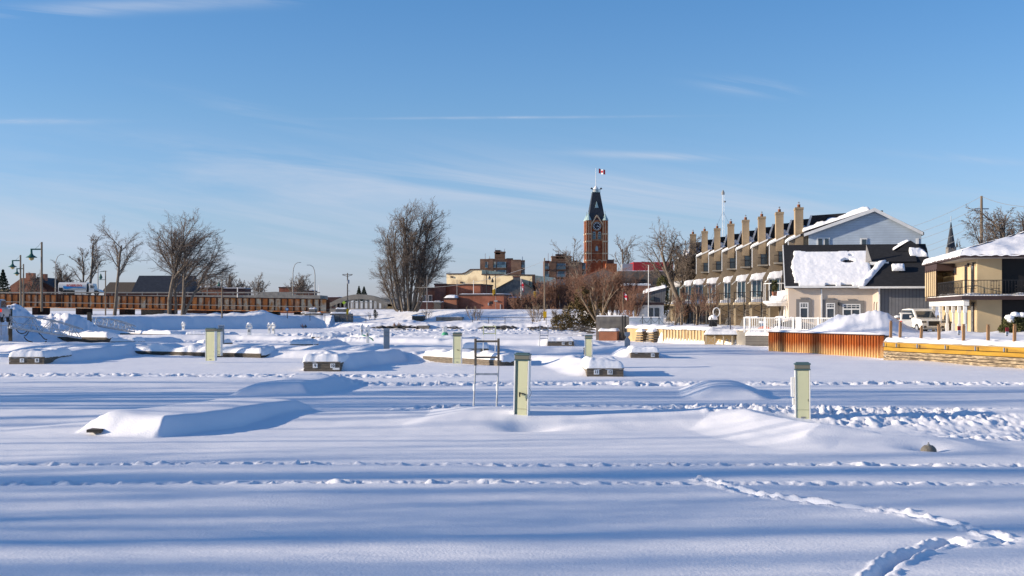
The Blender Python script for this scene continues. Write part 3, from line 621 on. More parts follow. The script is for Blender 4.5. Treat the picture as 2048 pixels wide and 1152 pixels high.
# hose box and hose
d=2.6*F/(676-HY); o=thing('green_barrel','green barrel with a white snowy pedestal head','barrel',(X(890,d),d,.25))
MB().lathe([(.2,0),(.30,.1),(.34,.4),(.28,.62),(.12,.72)],0,0,14).build('barrel_body',M['green'],o,smooth=True)
MB().box(-.2,.2,-.15,.15,.7,1.25).build('white_head',M['white'],o,bevel=.04)
d=2.6*F/(682-HY)
o=MB().tube([(X(735,d)+.45*math.cos(t*.5),d+.4+.1*math.sin(t),.40+.5*abs(math.sin(t*.25))) for t in range(26)],.05,6).build('hose_coil',M['green'],None); meta(o,'dark green hose heaped around the white pedestal','hose')
for n_,(px,py,s_) in enumerate(((848,659,.9),(793,662,.5))):
    pass
# ladders -------------------------------------------------------
def ladder(label,pxl,pxr,pyb,pyt,split,ms,rungs,lean=.06,name='dock_ladder',group='ladders standing on the docks',zb=.40):
    d=(H-zb)*F/(pyb-HY); x0=X(pxl,d); x1=X(pxr,d); h=(pyb-pyt)/F*d; w=x1-x0
    o=thing(name,label,'ladder',((x0+x1)/2,d,zb),0,group); hw=w/2; zs=h*split
    for s in (-1,1):
        MB().tube([(s*hw-.05*s*0-lean,0,-.25),(s*hw,.0,zs)],.026,8).build('lower_tube',ms[0],o)
        MB().box(s*hw-.035,s*hw+.035,-.05,.04,zs,h).build('upper_post',ms[1],o,bevel=.008)
    for k,(f,t) in enumerate(rungs):
        m_=ms[1] if t else ms[0]; z_=h*f
        MB().box(-hw+(.036 if t else .0),hw-(.036 if t else .0),-.03,.02,z_-.03,z_+.03).build('rung',m_,o,bevel=.006)
    if ms[0] is M['alu']: 
        for s in (-1,1): MB().lathe([(.034,-.02+h*.18),(.04,h*.2),(.04,h*.26),(.034,h*.28)],s*hw-lean*.6,0,8).build('clamp',M['white'],o)
    return o
ladder('timber topped ladder with aluminium legs standing beside the tall pedestal',951,997,803,677,.57,(M['alu'],M['wood']),((.955,1),(.70,1),(.435,0)))
ladder('yellow topped white tube ladder behind the timber one',967,991,708,651,.68,(M['white'],M['panel']),((.97,1),(.72,1)),lean=.02)
ladder('lone thin white ladder beside the far dock end with two plates',1080,1096,692,650,.6,(M['alu'],M['grey']),((.78,1),(.5,0),(.35,0)),lean=.05)
# hat-shaped lamp half sunk in the snow, pedestal head in the drift hollow
d=27.1; x=X(1857,d); z=hz(x,d); o=thing('buried_lamp','small ribbed dock lantern half sunk in the snow','lantern',(x,d,z-.05))
MB().lathe([(.16,.02),(.17,.05),(.15,.07)],0,0,20).build('lamp_base',M['stonegrey'],o,smooth=True)
b=MB()
for k in range(6):
    q_=.175*math.sqrt(1-(k/6.3)**2); b.lathe([(q_-.006,.05+.024*k),(q_,.056+.024*k),(q_-.016,.071+.024*k)],0,0,24)
b.build('louvred_cap',M['stonegrey'],o)
MB().lathe([(.05,.19),(.03,.21),(.015,.225),(.02,.245),(.008,.26)],0,0,12).build('finial',M['polegrey'],o,smooth=True)
d=27.2; x=X(1702,d); o=thing('sunken_dock_box','grey corner of a dock box showing through a hollow in the drift','dock box',(x,d+.1,hz(x,d)-.06))
MB().box(-.14,.12,-.1,.2,-.05,.055).build('box_lid',M['jamb'],o,bevel=.02)
# planks laid bare at the tall pedestal foot and in the left finger's snow
d=32.6; o=thing('dock_plank','dark plank laid bare in the hollow at the tall pedestal foot','plank',(X(1048,d),d,hz(X(1048,d),d)+.0)); MB().box(-.22,.24,-.06,.10,-.1,.03).build('plank_end',M['wooddark'],o)
# black hose lying across the near ice drift
# ---------------------------------------------------------------- gangways
def gangway(label,A,B,hgt,wd,arch,nb):
    A=Vector(A); B=Vector(B); L=(B-A).length; o=thing('gangway',label,'gangway',A,math.atan2(B.y-A.y,B.x-A.x),'aluminium gangways'); o.rotation_euler=(0,-math.asin((B.z-A.z)/L),math.atan2(B.y-A.y,B.x-A.x))
    for s,y in ((0,0),(1,wd)):
        t=MB(); top=[(L*i/nb,y,hgt*.62+arch*math.sin(math.pi*(.12+.88*i/nb))) for i in range(nb+1)]
        for i in range(nb): t.bar(top[i],top[i+1],.11); t.bar((L*i/nb,y,0),(L*(i+1)/nb,y,0),.15)
        for i in range(nb):
            a,b=((L*i/nb,y,0),top[i+1]) if i%2 else (top[i],(L*(i+1)/nb,y,0)); t.bar(a,b,.05)
        for i in range(0,nb+1,2): t.bar((L*i/nb,y,0),top[i],.055)
        t.bar((0,y,hgt*.38),(L,y,hgt*.34),.04)
        t.build('truss_side',M['alu'],o)
    MB().box(0,L,.06,wd-.06,-.05,.03).build('deck_plate',M['grey'],o)
    snowcap('deck_snow',(0,.05,.04),(L,.05,.04),(0,wd-.05,.04),(L,wd-.05,.04),.16,o,60,8,seed=4,edge=.15,rough=.9,hole=lambda u,v,n:u>.8)
    return o
dA=109; dB=112
gangway('large arched aluminium gangway sloping down from the snow bank',(X(20,dA),dA,Z(655,dA)),(X(163,dB),dB,Z(676,dB)),1.25,1.1,.40,7)
dA=140; dB=143
gangway('smaller aluminium gangway beyond the first, by the dark post',(X(190,dA),dA,Z(650,dA)),(X(270,dB),dB,Z(664,dB)),1.0,1.1,.35,7)
d=112
for n_,(pts) in enumerate((((30,655),(42,667),(56,660),(62,655)),((48,672),(58,662),(66,657)),((74,657),(82,670),(94,679)),((48,674),(62,683),(80,686),(93,682)))):
    P3=[Vector((X(a,d-1),d-1,Z(b,d-1))) for a,b in pts]; q=[]
    for i in range(len(P3)-1):
        for k in range(5): q.append(P3[i].lerp(P3[i+1],k/5)-Vector((0,0,.12*math.sin(math.pi*k/5))))
    q.append(P3[-1]); o=MB().tube(q,.045,6).build('power_cable',M['black'],None)
    meta(o,['black cable looping at the upper end of the large gangway','short black cable slanting under the large gangway','black cable falling to the walkway under the large gangway','lowest slack black cable lying on the shaded bank'][n_],'cable','cables under the gangway')
d=139; o=thing('mooring_post','dark square mooring post between the two gangways','post',(X(178,d),d,.2)); MB().box(-.22,.22,0,.3,0,Z(625,d)-.2).build('timber_pile',M['wooddark'],o,bevel=.03); MB().box(-1.0,-.23,.1,.2,1.7,1.85).box(-.9,-.8,.1,.2,0,1.7).build('cross_rail',M['wooddark'],o)
d=110.5; o=thing('gate_post','dark gate post at the head of the large gangway','post',(X(20,d),d,1.0)); MB().box(-.13,.13,0,.2,-.6,Z(618,d)-1.0).build('timber_pile',M['wooddark'],o)
o=thing('deck_rail','grey metal handrail beside the car at the gangway head','railing',(X(-14,d),d,1.3)); b=MB(); b.bar((0,0,.9),(1.4,0,.9),.06).bar((0,0,.45),(1.4,0,.45),.05)
for k in range(3): b.bar((.1+k*.6,0,-.4),(.1+k*.6,0,.9),.05)
b.build('rail_bars',M['grey'],o)

o=thing('dock_corner','dark dock corner peeping from the front left of the big snow drift','dock corner',(X(188,30.9),30.9,0)); MB().box(-.2,.14,.05,1.2,.06,.13).build('timber_end',M['wooddark'],o)
# ---------------------------------------------------------------- right bank: bulkheads
def wallrun(p0,p1,d0,d1): 
    a=Vector((X(p0,d0),d0,0)); b=Vector((X(p1,d1),d1,0)); return a,(b-a).length,math.atan2(b.y-a.y,b.x-a.x)
a,L,rz=wallrun(1537,1760,95.2,82.4)
o=thing('sheet_pile_wall','long orange rusty sheet pile wall with a bleached waterline','retaining wall',a,rz)
b=MB(); n=int(L/.30); pts=[]
for i in range(n):
    x=i*L/n; w_=L/n; pts+=[(x,0),(x+w_*.32,0),(x+w_*.5,.13),(x+w_*.82,.13)]
pts.append((L,0)); b.prism_z(pts+[(L,.3),(0,.3)],-.2,1.40); b.build('corrugated_piles',M['pile'],o)
MB().box(-.05,L+.05,-.05,.32,1.402,1.47).build('cap_rail',M['rib'],o)
snowcap('snow_cap',(0,.02,1.47),(L,.02,1.47),(0,1.4,1.45),(L,1.4,1.45),.12,o,60,8,seed=8,edge=.3,rough=.8)
# the curved yellow timber wall
CP=[(23.0,79.3),(23.25,77.6),(24.0,75.4),(25.05,72.6),(26.0,69.6),(26.9,66.6),(28.6,60),(31.5,52)]
o=thing('timber_quay_wall','curved timber quay wall painted yellow above bare weathered planks','retaining wall')
def ribbon(P,y0,y1,off,t=.12):
    m=MB(); V=[]
    for i,(x,y) in enumerate(P):
        dx=P[min(i+1,len(P)-1)][0]-P[max(i-1,0)][0]; dy=P[min(i+1,len(P)-1)][1]-P[max(i-1,0)][1]; l=math.hypot(dx,dy); nx,ny=dy/l,-dx/l
        V+=[(x+nx*off,y+ny*off,y0),(x+nx*off,y+ny*off,y1),(x+nx*(off-t),y+ny*(off-t),y1),(x+nx*(off-t),y+ny*(off-t),y0)]
    fs=[]
    for i in range(len(P)-1):
        for k in range(4): fs.append((i*4+k,i*4+(k+1)%4,i*4+4+(k+1)%4,i*4+4+k))
    fs+=[(0,3,2,1),(len(P)*4-4,len(P)*4-3,len(P)*4-2,len(P)*4-1)]
    return m.add(V,fs)
def fine(P,n=6):
    out_=[]
    for i in range(len(P)-1):
        p0=P[max(i-1,0)];p1=P[i];p2=P[i+1];p3=P[min(i+2,len(P)-1)]
        for k in range(n):
            t=k/n; out_.append(tuple(.5*(2*p1[j]+(p2[j]-p0[j])*t+(2*p0[j]-5*p1[j]+4*p2[j]-p3[j])*t*t+(3*p1[j]-p0[j]-3*p2[j]+p3[j])*t**3) for j in (0,1)))
    return out_+[P[-1]]
CF=fine(CP); side=-1
# outward is towards the ice (left); choose the sign once
for i,(z0,z1) in enumerate(((.815,1.07),(.56,.775))): ribbon(CF,z0,z1,-.03 if False else 0.03*-1,.12).build('yellow_plank',M['yellowwood'],o)
for i,(z0,z1) in enumerate(((.37,.52),(.20,.335),(-.1,.165))): ribbon(CF,z0,z1,-.01,.12).build('bare_plank',M['greytimber'],o)
ribbon(CF,-.1,1.02,-.16,.08).build('backing',M['wooddark'],o)
ribbon(CF,1.075,1.12,.0,.34).build('coping',M['conc'],o)
b=MB()
for i in range(2,len(CF),5):
    x,y=CF[i]; b.box(x-.17,x-.10,y-.05,y+.05,.82,1.04)
b.build('bolt_plates',M['grey'],o)
# snow lying on the quay edge
pts=CF; V=[]; nn=12
for i,(x,y) in enumerate(pts):
    j0=max(i-1,0); j1=min(i+1,len(pts)-1); dx=pts[j1][0]-pts[j0][0]; dy=pts[j1][1]-pts[j0][1]; l=math.hypot(dx,dy); nx,ny=-dy/l,dx/l
    for k in range(nn):
        t=k/(nn-1); hh=.30*math.sqrt(max(0,1-(1-min(1,t*2.2))**2)); V.append((x+nx*(.04+t*1.7),y+ny*(.04+t*1.7),1.10+hh+.05*math.sin(i*1.1+k)))
o2=npmesh('quay_snow',np.array(V),gridquads(len(pts),nn),M['roofsnow'],True,o)
for i,px in enumerate((1769,1800,1842,1879,1926,1977,2028)):
    # walk the curve to the distance where the post stands
    best=min(fine(CP,40),key=lambda q:abs(1024+(q[0]+.45)/q[1]*F-px)); x=best[0]+.45; y=best[1]; z1=[Z(p,y) for p in (641,643,651,649,648,649,648)][i]
    o=thing('rail_post',['cedar post at the tip of the curved quay','second cedar post along the curved quay','cedar post on the quay in front of the big white car','cedar post on the quay between the white porch columns','cedar post beside the thin red and white quay marker','cedar post on the quay in front of the bare stucco wall','cedar post on the quay in front of the snowy shrub'][i],'post',(x,y,1.0),R(i*7),'cedar posts along the curved quay'); hh=z1-1.0; rr=random.Random(i)
    o.rotation_euler=(R(rr.uniform(-1,1)),R([1.0,1.6,2.4,-.4,.8,.3,1.0][i]),0)
    MB().box(-.075,.075,-.075,.075,0,hh-.09).build('shaft',M['post'],o,bevel=.01)
    MB().box(-.05,.05,-.05,.05,hh-.089,hh-.04).box(-.08,.08,-.08,.08,hh-.039,hh).build('cap',M['post'],o,bevel=.01)
for i,(px,d,yt,yb) in enumerate(((1918,82,652,674),(2014,79,655,676))):
    o=thing('quay_marker',['narrow red and white marker post leaning by the porch','red and white marker post left of the snowy shrub'][i],'marker',(X(px,d),d,1.3),R(10),'red and white quay markers'); hh=Z(yt,d)-1.3
    MB().box(-.06,.06,0,.05,-.1,hh-.25).build('stake',M['polegrey'],o); MB().box(-.11,.11,-.03,-.003,hh*.35,hh*.62).build('number_panel',M['plate'],o); MB().box(-.11,.11,-.03,-.003,hh*.625,hh).build('red_panel',M['redclad'],o)
    text('8' if i else '6',.2,(0,-.036,hh*.48),o,M['ink'],'number')
b=MB()
# chain slung low between the cedar posts
# ribbed tan bulkhead
a,L,rz=wallrun(1325,1421,121.3,114.2)
o=thing('ribbed_bulkhead','tan plywood bulkhead with close vertical battens under snow','retaining wall',a,rz)
MB().box(0,L,.06,.25,-.1,1.25).build('sheeting',M['tanply'],o)
b=MB(); n=15
for i in range(n+1): x=i*(L-.1)/n; b.box(x,x+.11,-.03,.058,-.05,1.22)
b.build('battens',M['batten'],o); MB().box(-.05,L+.05,-.08,.3,1.252,1.34).build('top_beam',M['wood'],o)
snowcap('snow_cap',(-.1,-.12,1.34),(L+.1,-.12,1.34),(-.1,2.6,1.45),(L+.1,2.6,1.45),.22,o,50,12,seed=3,edge=.35,rough=.5,droop=.08)
# timber platform on legs in front
d=111.5; o=thing('timber_platform','low timber loading platform on posts with a snow covered top','platform',(X(1411,d),d,0),R(-6))
w_=(1481-1411)/F*d; b=MB()
for i in range(5): b.box(i*w_*.245,i*w_*.245+.11,0,.11,-.1,.86)
b.build('posts',M['batten'],o); b=MB().box(-.05,w_+.05,-.03,2.0,.87,.97); b.build('platform_deck',M['wood'],o)
b=MB().bar((0.2,.05,.75),(.75,.05,.2),.06).bar((.2,.05,.2),(.75,.05,.75),.06); b.build('cross_brace',M['batten'],o)
MB().box(0,w_,2.0,2.06,-.1,.86).build('back_boards',M['tanply'],o)
snowcap('snow_cap',(-.15,-.1,.97),(w_+.1,-.1,.97),(.2,2.0,1.3),(w_+.0,2.0,1.3),.22,o,40,12,seed=6,edge=.3,rough=.4)
a,L,rz=wallrun(1421,1492,113.6,110.2)
o=thing('plank_bulkhead','short plain tan plank bulkhead behind the timber platform','retaining wall',a,rz)
MB().box(0,L,.4,.6,-.1,1.3).build('sheeting',M['tanply'],o); MB().box(L*.55,L*.62,.3,.398,-.1,1.3).box(L*.66,L*.7,.3,.398,-.1,1.3).build('battens',M['batten'],o)
MB().box(L*.72,L+.1,.1,.35,-.1,1.25).build('concrete_end',M['conc'],o)
d=108; o=thing('grey_deck_box','grey boarded deck corner with a thick snow lid, next to rusty piling','deck',(X(1491,d),d,0),R(-22))
w_=(1537-1491)/F*d+.6; MB().box(0,w_,0,.06,.1,.95).box(0,.06,.061,1.8,.1,.95).box(w_-.06,w_,.061,1.8,.1,.95).box(.061,w_-.061,.061,1.8,.1,.94).build('board_skirt',M['shed'],o)
snowcap('snow_cap',(-.05,-.05,.95),(w_+.05,-.05,.95),(-.05,1.9,1.25),(w_+.05,1.9,1.25),.32,o,24,14,seed=9,edge=.4,rough=.5)
d=107; o=MB().tube([(X(1529,d)+.45*math.cos(t/10*math.pi),d,1.42+.22*math.sin(t/10*math.pi)) for t in range(11)],.10,8).build('life_ring',M['orange'],None); meta(o,'orange life ring half buried in snow at the end of the rusty wall','life ring')
d=107.5; o=thing('snow_blower','small blue and red machine in the snow above the orange ring','machine',(X(1527,d),d,1.4)); MB().box(-.25,.25,0,.5,.1,.55).build('engine_body',M['signblue'],o,bevel=.05); MB().box(-.3,.3,-.05,.5,.56,.75).build('snow_cover',M['roofsnow'],o,bevel=.08); MB().tube([(-.3,0,.2),(-.35,.05,.6)],.05,6).build('handle',M['black'],o)
# stone and plank pieces left of the bulkhead
d=131; o=thing('grey_block_wall','grey brown masonry wall with snow along its top, left end of the quay','retaining wall',(X(1192,d),d,0),R(-6))
w_=(1258-1192)/F*d; MB().box(0,w_,0,.4,-.2,2.45).build('masonry',M['stone'],o); snowcap('snow_cap',(0,0,2.45),(w_,0,2.45),(0,.4,2.45),(w_,.4,2.45),.12,o,30,6,seed=2,edge=.15,rough=.3)
d=129.5; o=thing('brick_planter','low orange brick box under a flat snow lid at the quay corner','planter',(X(1198,d),d,0),R(-14))
w_=(1234-1198)/F*d; MB().box(0,w_,0,1.4,-.2,.98).build('brick_body',M['redbrick2'],o); snowcap('snow_cap',(-.1,-.1,.98),(w_+.1,-.1,.98),(-.1,1.5,.98),(w_+.1,1.5,.98),.26,o,20,10,seed=5,edge=.25,rough=.4)
for i,px in enumerate((1245,1250.5)):
    d=129; o=thing('mooring_pile',['left slim dark pile of the pair at the grey wall','right slim dark pile of the pair at the grey wall'][i],'post',(X(px,d),d,.8),0,'pair of dark piles'); MB().tube([(0,0,-.5),(0,0,Z(632,d)-.8)],.09,8).build('pile_shaft',M['black'],o); MB().lathe([(.1,Z(632,d)-.8),(.1,Z(632,d)-.74),(.02,Z(632,d)-.70)],0,0,8).build('pile_cap',M['grey'],o)
d=140; o=thing('low_grey_fence_wall','low blue grey board wall in front of the little cream house','wall',(X(1256,d),d,1.3),R(-4)); w_=(1325-1256)/F*d
MB().box(0,w_,0,.15,-.2,Z(635,d)-1.3).build('boards',M['bluesiding'],o); snowcap('snow_cap',(0,-.05,Z(635,d)-1.3),(w_,-.05,Z(635,d)-1.3),(0,.2,Z(635,d)-1.3),(w_,.2,Z(635,d)-1.3),.1,o,30,6,seed=12,edge=.1,rough=.3)
a,L,rz=wallrun(1249,1324,128.5,121.8)
o=thing('patched_bulkhead','patched tan quay wall with two broken plank stair landings','retaining wall',a,rz); MB().box(0,L,.3,.5,-.1,1.3).build('sheeting',M['tanply'],o)
snowcap('snow_cap',(-.1,.1,1.3),(L+.1,.1,1.3),(-.1,2.2,1.4),(L+.1,2.2,1.4),.26,o,40,10,seed=14,edge=.3,rough=.7)
for k,x0 in enumerate((L*.42,L*.70)):
    b=MB()
    for i in range(4): b.box(x0,x0+1.0,-.5+i*.06,.25,.05+i*.24,.20+i*.24)
    s_=b.build('plank_landing',M['wood'],o); snowcap('landing_snow',(x0-.05,-.45,.98),(x0+1.05,-.45,.98),(x0-.05,.28,1.1),(x0+1.05,.28,1.1),.25,s_,14,8,seed=20+k,edge=.25,rough=.6)
# chain rail along the quay
o=thing('chain_rail','thin black posts with slack chains along the snowy quay','railing')
posts=[(1268,670,142),(1285,668,139),(1302,668,136),(1318,667,133),(1338,666,126),(1359,667,123),(1389,669,119.5),(1423,671,116),(1461,672,112.5)]
tops=[]
for px,py,d in posts:
    x=X(px,d); z0=1.3; z1=z0+1.15; MB().tube([(x,d,z0-.2),(x,d,z1)],.035,6).build('rail_post',M['black'],o); tops.append(Vector((x,d,z1-.05)))
b=MB()
for p,q in zip(tops[:-1],tops[1:]):
    b.tube([p.lerp(q,t/8)-Vector((0,0,.62*(1-(2*t/8-1)**2))) for t in range(9)],.022,5)
b.build('chain',M['black'],o)
# ---------------------------------------------------------------- row houses
S=1.087
def zz(z): return 3+(z-3)*S
G=1.35
UL=['brick row house at the near end, beside the blue gable','second brick row house counted from the blue gable end','third brick row house counted from the blue gable end','fourth brick row house counted from the blue gable end','fifth brick row house counted from the blue gable end','sixth brick row house counted from the blue gable end','seventh brick row house counted from the blue gable end','eighth brick row house, last with a chimney, at the far end','ninth and farthest row house, without a chimney, beside the bare tree']
RZ=R(-9); UYL=6.03; N0=Vector((X(1578,125),125,0)); STEP=Vector((-.605,6.2,0))
def rowunit():
    o=thing('row_house',UL[1],'house',(0,0,0),RZ,'brick row houses with chimneys'); y0,y1=0,UYL-.02
    prof=[(-.72,G-.6),(7.0,G-.6),(7.0,zz(11.2)),(1.7,zz(10.05)),(0,zz(9.3)),(0,zz(7.3)),(-.72,zz(6.15))]
    MB().prism_y(prof,0,.3).build('party_wall',M['tanbrick'],o)
    MB().box(.25,6.9,.31,y1,G-.6,zz(8.95)).build('wall',M['tanbrick'],o)
    MB().prism_y([(.15,zz(7.3)),(.4,zz(7.3)),(.3,zz(6.0)),(-.6,zz(6.0)),(-.6,zz(6.15))],.31,y1).build('shingled_skirt',M['brownshingle'],o)
    r=MB().prism_y([(-.12,zz(9.33)),(-.02,zz(9.22)),(1.75,zz(9.97)),(1.75,zz(10.12))],-.10,y1).build('roof',M['shingle'],o)
    MB().prism_y([(1.76,zz(9.95)),(2.3,zz(11.62)),(9.0,zz(12.0)),(9.0,zz(9.9))],.9,y1).build('steep_roof',M['shingle'],o)
    MB().prism_y([(1.5,zz(10.0)),(1.74,zz(10.0)),(2.28,zz(11.64)),(2.1,zz(11.64))],.78,.89).build('roof_verge',M['white'],o)
    snowcap('roof_snow',(-.1,.0,zz(9.36)),(1.95,.0,zz(10.25)),(-.1,y1,zz(9.36)),(1.95,y1,zz(10.25)),.22,o,16,34,seed=31,edge=.35,rough=.7)
    snowcap('roof_drift',(1.2,.6,zz(9.95)),(2.0,.6,zz(10.2)),(1.2,y1,zz(9.95)),(2.0,y1,zz(10.2)),.75,o,12,24,seed=32,edge=.6,rough=.8)
    MB().prism_y([(-.13,zz(9.22)),(-.13,zz(9.38)),(1.6,zz(10.12)),(1.6,zz(9.98))],-.16,-.101).build('verge_board',M['white'],o)
    MB().box(-.11,-.02,.02,.14,zz(7.3),zz(9.25)).build('downpipe',M['white'],o)
    c=MB().box(.60,1.36,-.12,2.1,zz(8.6),zz(12.1)).box(.56,1.40,-.16,2.14,zz(12.1)+.002,zz(12.3)).build('chimney',M['chimbrick'],o)
    c2=MB().lathe([(.16,zz(12.3)),(.15,zz(12.58)),(.17,zz(12.6))],.97,.6,10).build('flue_pot',M['redbrick2'],c,smooth=True)
    MB().lathe([(.05,zz(12.6)),(.05,zz(12.75)),(.12,zz(12.77)),(.02,zz(12.85))],.97,.6,8).build('flue_cowl',M['grey'],c)
    # upper balcony let into the visible side wall
    w=MB().box(.86,1.54,-.035,-.004,zz(7.62),zz(8.75)).build('window',M['glass'],o); MB().box(.82,.858,-.06,-.002,zz(7.6),zz(8.8)).box(.862,1.54,-.06,-.002,zz(8.76),zz(8.8)).build('frame',M['browntrim'],w)
    MB().box(.5,1.56,-.75,-.002,zz(7.42),zz(7.56)).build('upper_balcony',M['conc'],o)
    b=MB(); 
    for k in range(8): b.box(.55+k*.135,.57+k*.135,-.72,-.70,zz(7.57),zz(8.2))
    b.box(.5,1.56,-.74,-.69,zz(8.2)+.002,zz(8.26)); b.build('balcony_rail',M['black'],o)
    # facade windows
    for ya,yb in ((.9,2.6),(3.3,5.3)):
        f=MB().box(.19,.245,ya,yb,zz(7.55),zz(8.8)).build('window',M['glass'],o); MB().box(.14,.188,ya-.06,yb+.06,zz(8.81),zz(8.9)).box(.14,.188,ya-.06,yb+.06,zz(7.43),zz(7.54)).build('frame',M['white'],f)
    # glazed white sun room on the main deck
    s=MB().box(-1.75,.2,2.0,4.9,zz(3.9),zz(4.35)).box(-1.75,.2,2.0,4.9,zz(5.9),zz(6.1))
    for k in range(5): s.box(-1.75+k*.46,-1.67+k*.46,2.0,2.08,zz(4.35),zz(5.9))
    for k in range(7): s.box(-1.75,-1.67,2.0+k*.47,2.08+k*.47,zz(4.35),zz(5.9))
    s=s.build('sun_room',M['white'],o); MB().box(-1.70,.2,2.04,4.85,zz(4.36),zz(5.89)).build('glazing',M['glassblue'],s)
    snowcap('sun_room_snow',(-1.9,1.85,zz(6.1)),(.3,1.85,zz(6.25)),(-1.9,5.05,zz(6.1)),(.3,5.05,zz(6.25)),.5,s,16,22,seed=33,edge=.45,rough=.5,droop=.25)
    MB().box(-2.0,.6,.2,5.7,zz(3.62),zz(3.85)).build('deck_slab',M['batten'],o)
    snowcap('deck_snow',(-1.95,.25,zz(3.85)),(.0,.25,zz(3.85)),(-1.95,1.9,zz(3.85)),(.0,1.9,zz(3.85)),.3,o,14,12,seed=35,edge=.3,rough=.8)
    r=MB()
    for k in range(9): r.box(-1.98,-1.95,.25+k*.2,.28+k*.2,zz(3.86),zz(4.8))
    for k in range(9): r.box(-1.95+k*.22,-1.92+k*.22,.2,.23,zz(3.86),zz(4.8))
    r.box(-2.0,-1.93,.2,2.0,zz(4.8)+.002,zz(4.87)).box(-1.92,.0,.18,.24,zz(4.8)+.002,zz(4.87)); r.build('deck_rail',M['black'],o)
    # supports, dark panel for the lower recess, spiral stair
    MB().box(-1.95,-1.8,.35,.5,G-.5,zz(3.6)).box(-1.95,-1.8,5.2,5.35,G-.5,zz(3.6)).build('deck_posts',M['batten'],o)
    MB().prism_y([(-1.6,G-.5),(-.72,G-.5),(-.72,zz(3.2))],.05,.25).build('raking_buttress',M['conc'],o)
    MB().box(-.8,-.73,1.0,1.9,G-.3,zz(3.2)).build('patio_door',M['glass'],o)
    MB().box(-.72,.24,.31,y1,G-.5,zz(3.6)).build('lower_wall',M['tanbrick'],o)
    MB().box(-.74,-.725,2.6,4.4,G-.3,zz(3.3)).build('dark_recess_panel',M['dark'],o); MB().box(-1.99,-1.9,.2,5.6,zz(3.3),zz(3.6)).build('edge_beam',M['wooddark'],o)  # flat near-black panel puts the shade of a lower recess into colour
    MB().prism_y([(-2.15,zz(5.75)),(-1.76,zz(6.05)),(-1.76,zz(5.98)),(-2.15,zz(5.66))],2.0,4.9).build('awning',M['white'],o)
    st=MB(); cx,cy=-2.55,3.2
    for k in range(14):
        t=k*.62; z_=G+.25+k*.165; st.add([(cx,cy,z_),(cx+.75*math.cos(t),cy+.75*math.sin(t),z_),(cx+.75*math.cos(t+.5),cy+.75*math.sin(t+.5),z_),(cx,cy,z_+.04),(cx+.75*math.cos(t),cy+.75*math.sin(t),z_+.04),(cx+.75*math.cos(t+.5),cy+.75*math.sin(t+.5),z_+.04)],[(0,2,1),(3,4,5),(0,1,4,3),(1,2,5,4),(2,0,3,5)])
    st.tube([(cx+.75*math.cos(k*.31),cy+.75*math.sin(k*.31),G+1.1+k*.0825) for k in range(29)],.03,5)
    st.tube([(cx,cy,G-.3),(cx,cy,zz(4.8))],.06,8); st.build('spiral_stair',M['black'],o)
    return o
u=rowunit(); u.location=N0; u['label']=UL[0]
for i in range(1,9):
    c=dup(u,N0+STEP*i,None,UL[i]); rv=random.Random(i*5)
    for ch in c.children:
        if ch.name.startswith('sun_room'): ch.scale=(rv.uniform(.8,1.08),1,1); ch.location.y=rv.uniform(-.5,.4)
        if ch.name.startswith('chimney'): ch.location.z=rv.uniform(-.12,.12)
        if ch.name.startswith('upper_balcony') or ch.name.startswith('balcony_rail'): ch.location.x=[0,-.12][i%2]
    if i==8:
        for ch in list(c.children):
            if ch.name.startswith('chimney'):
                for g_ in list(ch.children): bpy.data.objects.remove(g_)
                bpy.data.objects.remove(ch)
# the blue gable building that closes the row
o=thing('gable_house','large pale blue sided gable end rising behind the dark roofed house','house',N0,RZ)
gx=lambda px:(px-1578)/F*125
zp=Z(425,125); ze=Z(470,124.0); z9=Z(484,125)
MB().prism_y([(gx(1616),G),(gx(1832),G),(gx(1832),ze),(gx(1742),zp),(gx(1616),zp-(gx(1742)-gx(1616))*.355)],-.35,-.12).build('gable_wall',M['bluesiding'],o)
MB().prism_y([(gx(1600),zz(9.7)),(gx(1742),zp+.02),(gx(1742),zp+.28),(gx(1600),zz(9.7)+.2)],-.75,9).prism_y([(gx(1742)+.002,zp+.02),(gx(1836),ze-.1),(gx(1836),ze+.16),(gx(1742)+.002,zp+.28)],-.75,9).build('roof',M['shingle'],o)
MB().prism_y([(gx(1606),zp-(gx(1742)-gx(1606))*.355-.05),(gx(1742),zp-.05),(gx(1834),ze-.12),(gx(1834),ze+.17),(gx(1742),zp+.29),(gx(1606),zp-(gx(1742)-gx(1606))*.355+.25)],-.82,-.752).build('verge_board',M['white'],o)
snowcap('roof_snow',(gx(1604),-.7,zz(10.0)+.1),(gx(1735),-.7,zp+.18),(gx(1604),6,zz(10.0)+.1),(gx(1735),6,zp+.22),.38,o,50,24,seed=41,edge=.5,rough=.7)
for (a_,b_,c_,d_) in ((1632,1657,476,498),(1716,1729,478,498)):
    f=MB().box(gx(a_),gx(b_),-.42,-.352,Z(d_,125),Z(c_,125)).build('window',M['white'],o)
    n=2 if b_-a_>20 else 1; w_=(gx(b_)-gx(a_))/n
    for k in range(n): MB().box(gx(a_)+k*w_+.12,gx(a_)+(k+1)*w_-.12,-.45,-.422,Z(d_,125)+.12,Z(c_,125)-.12).build('pane',M['glass'],f)
MB().box(gx(1822),gx(1827),-.4,-.352,G,ze-.4).build('downpipe',M['white'],o)
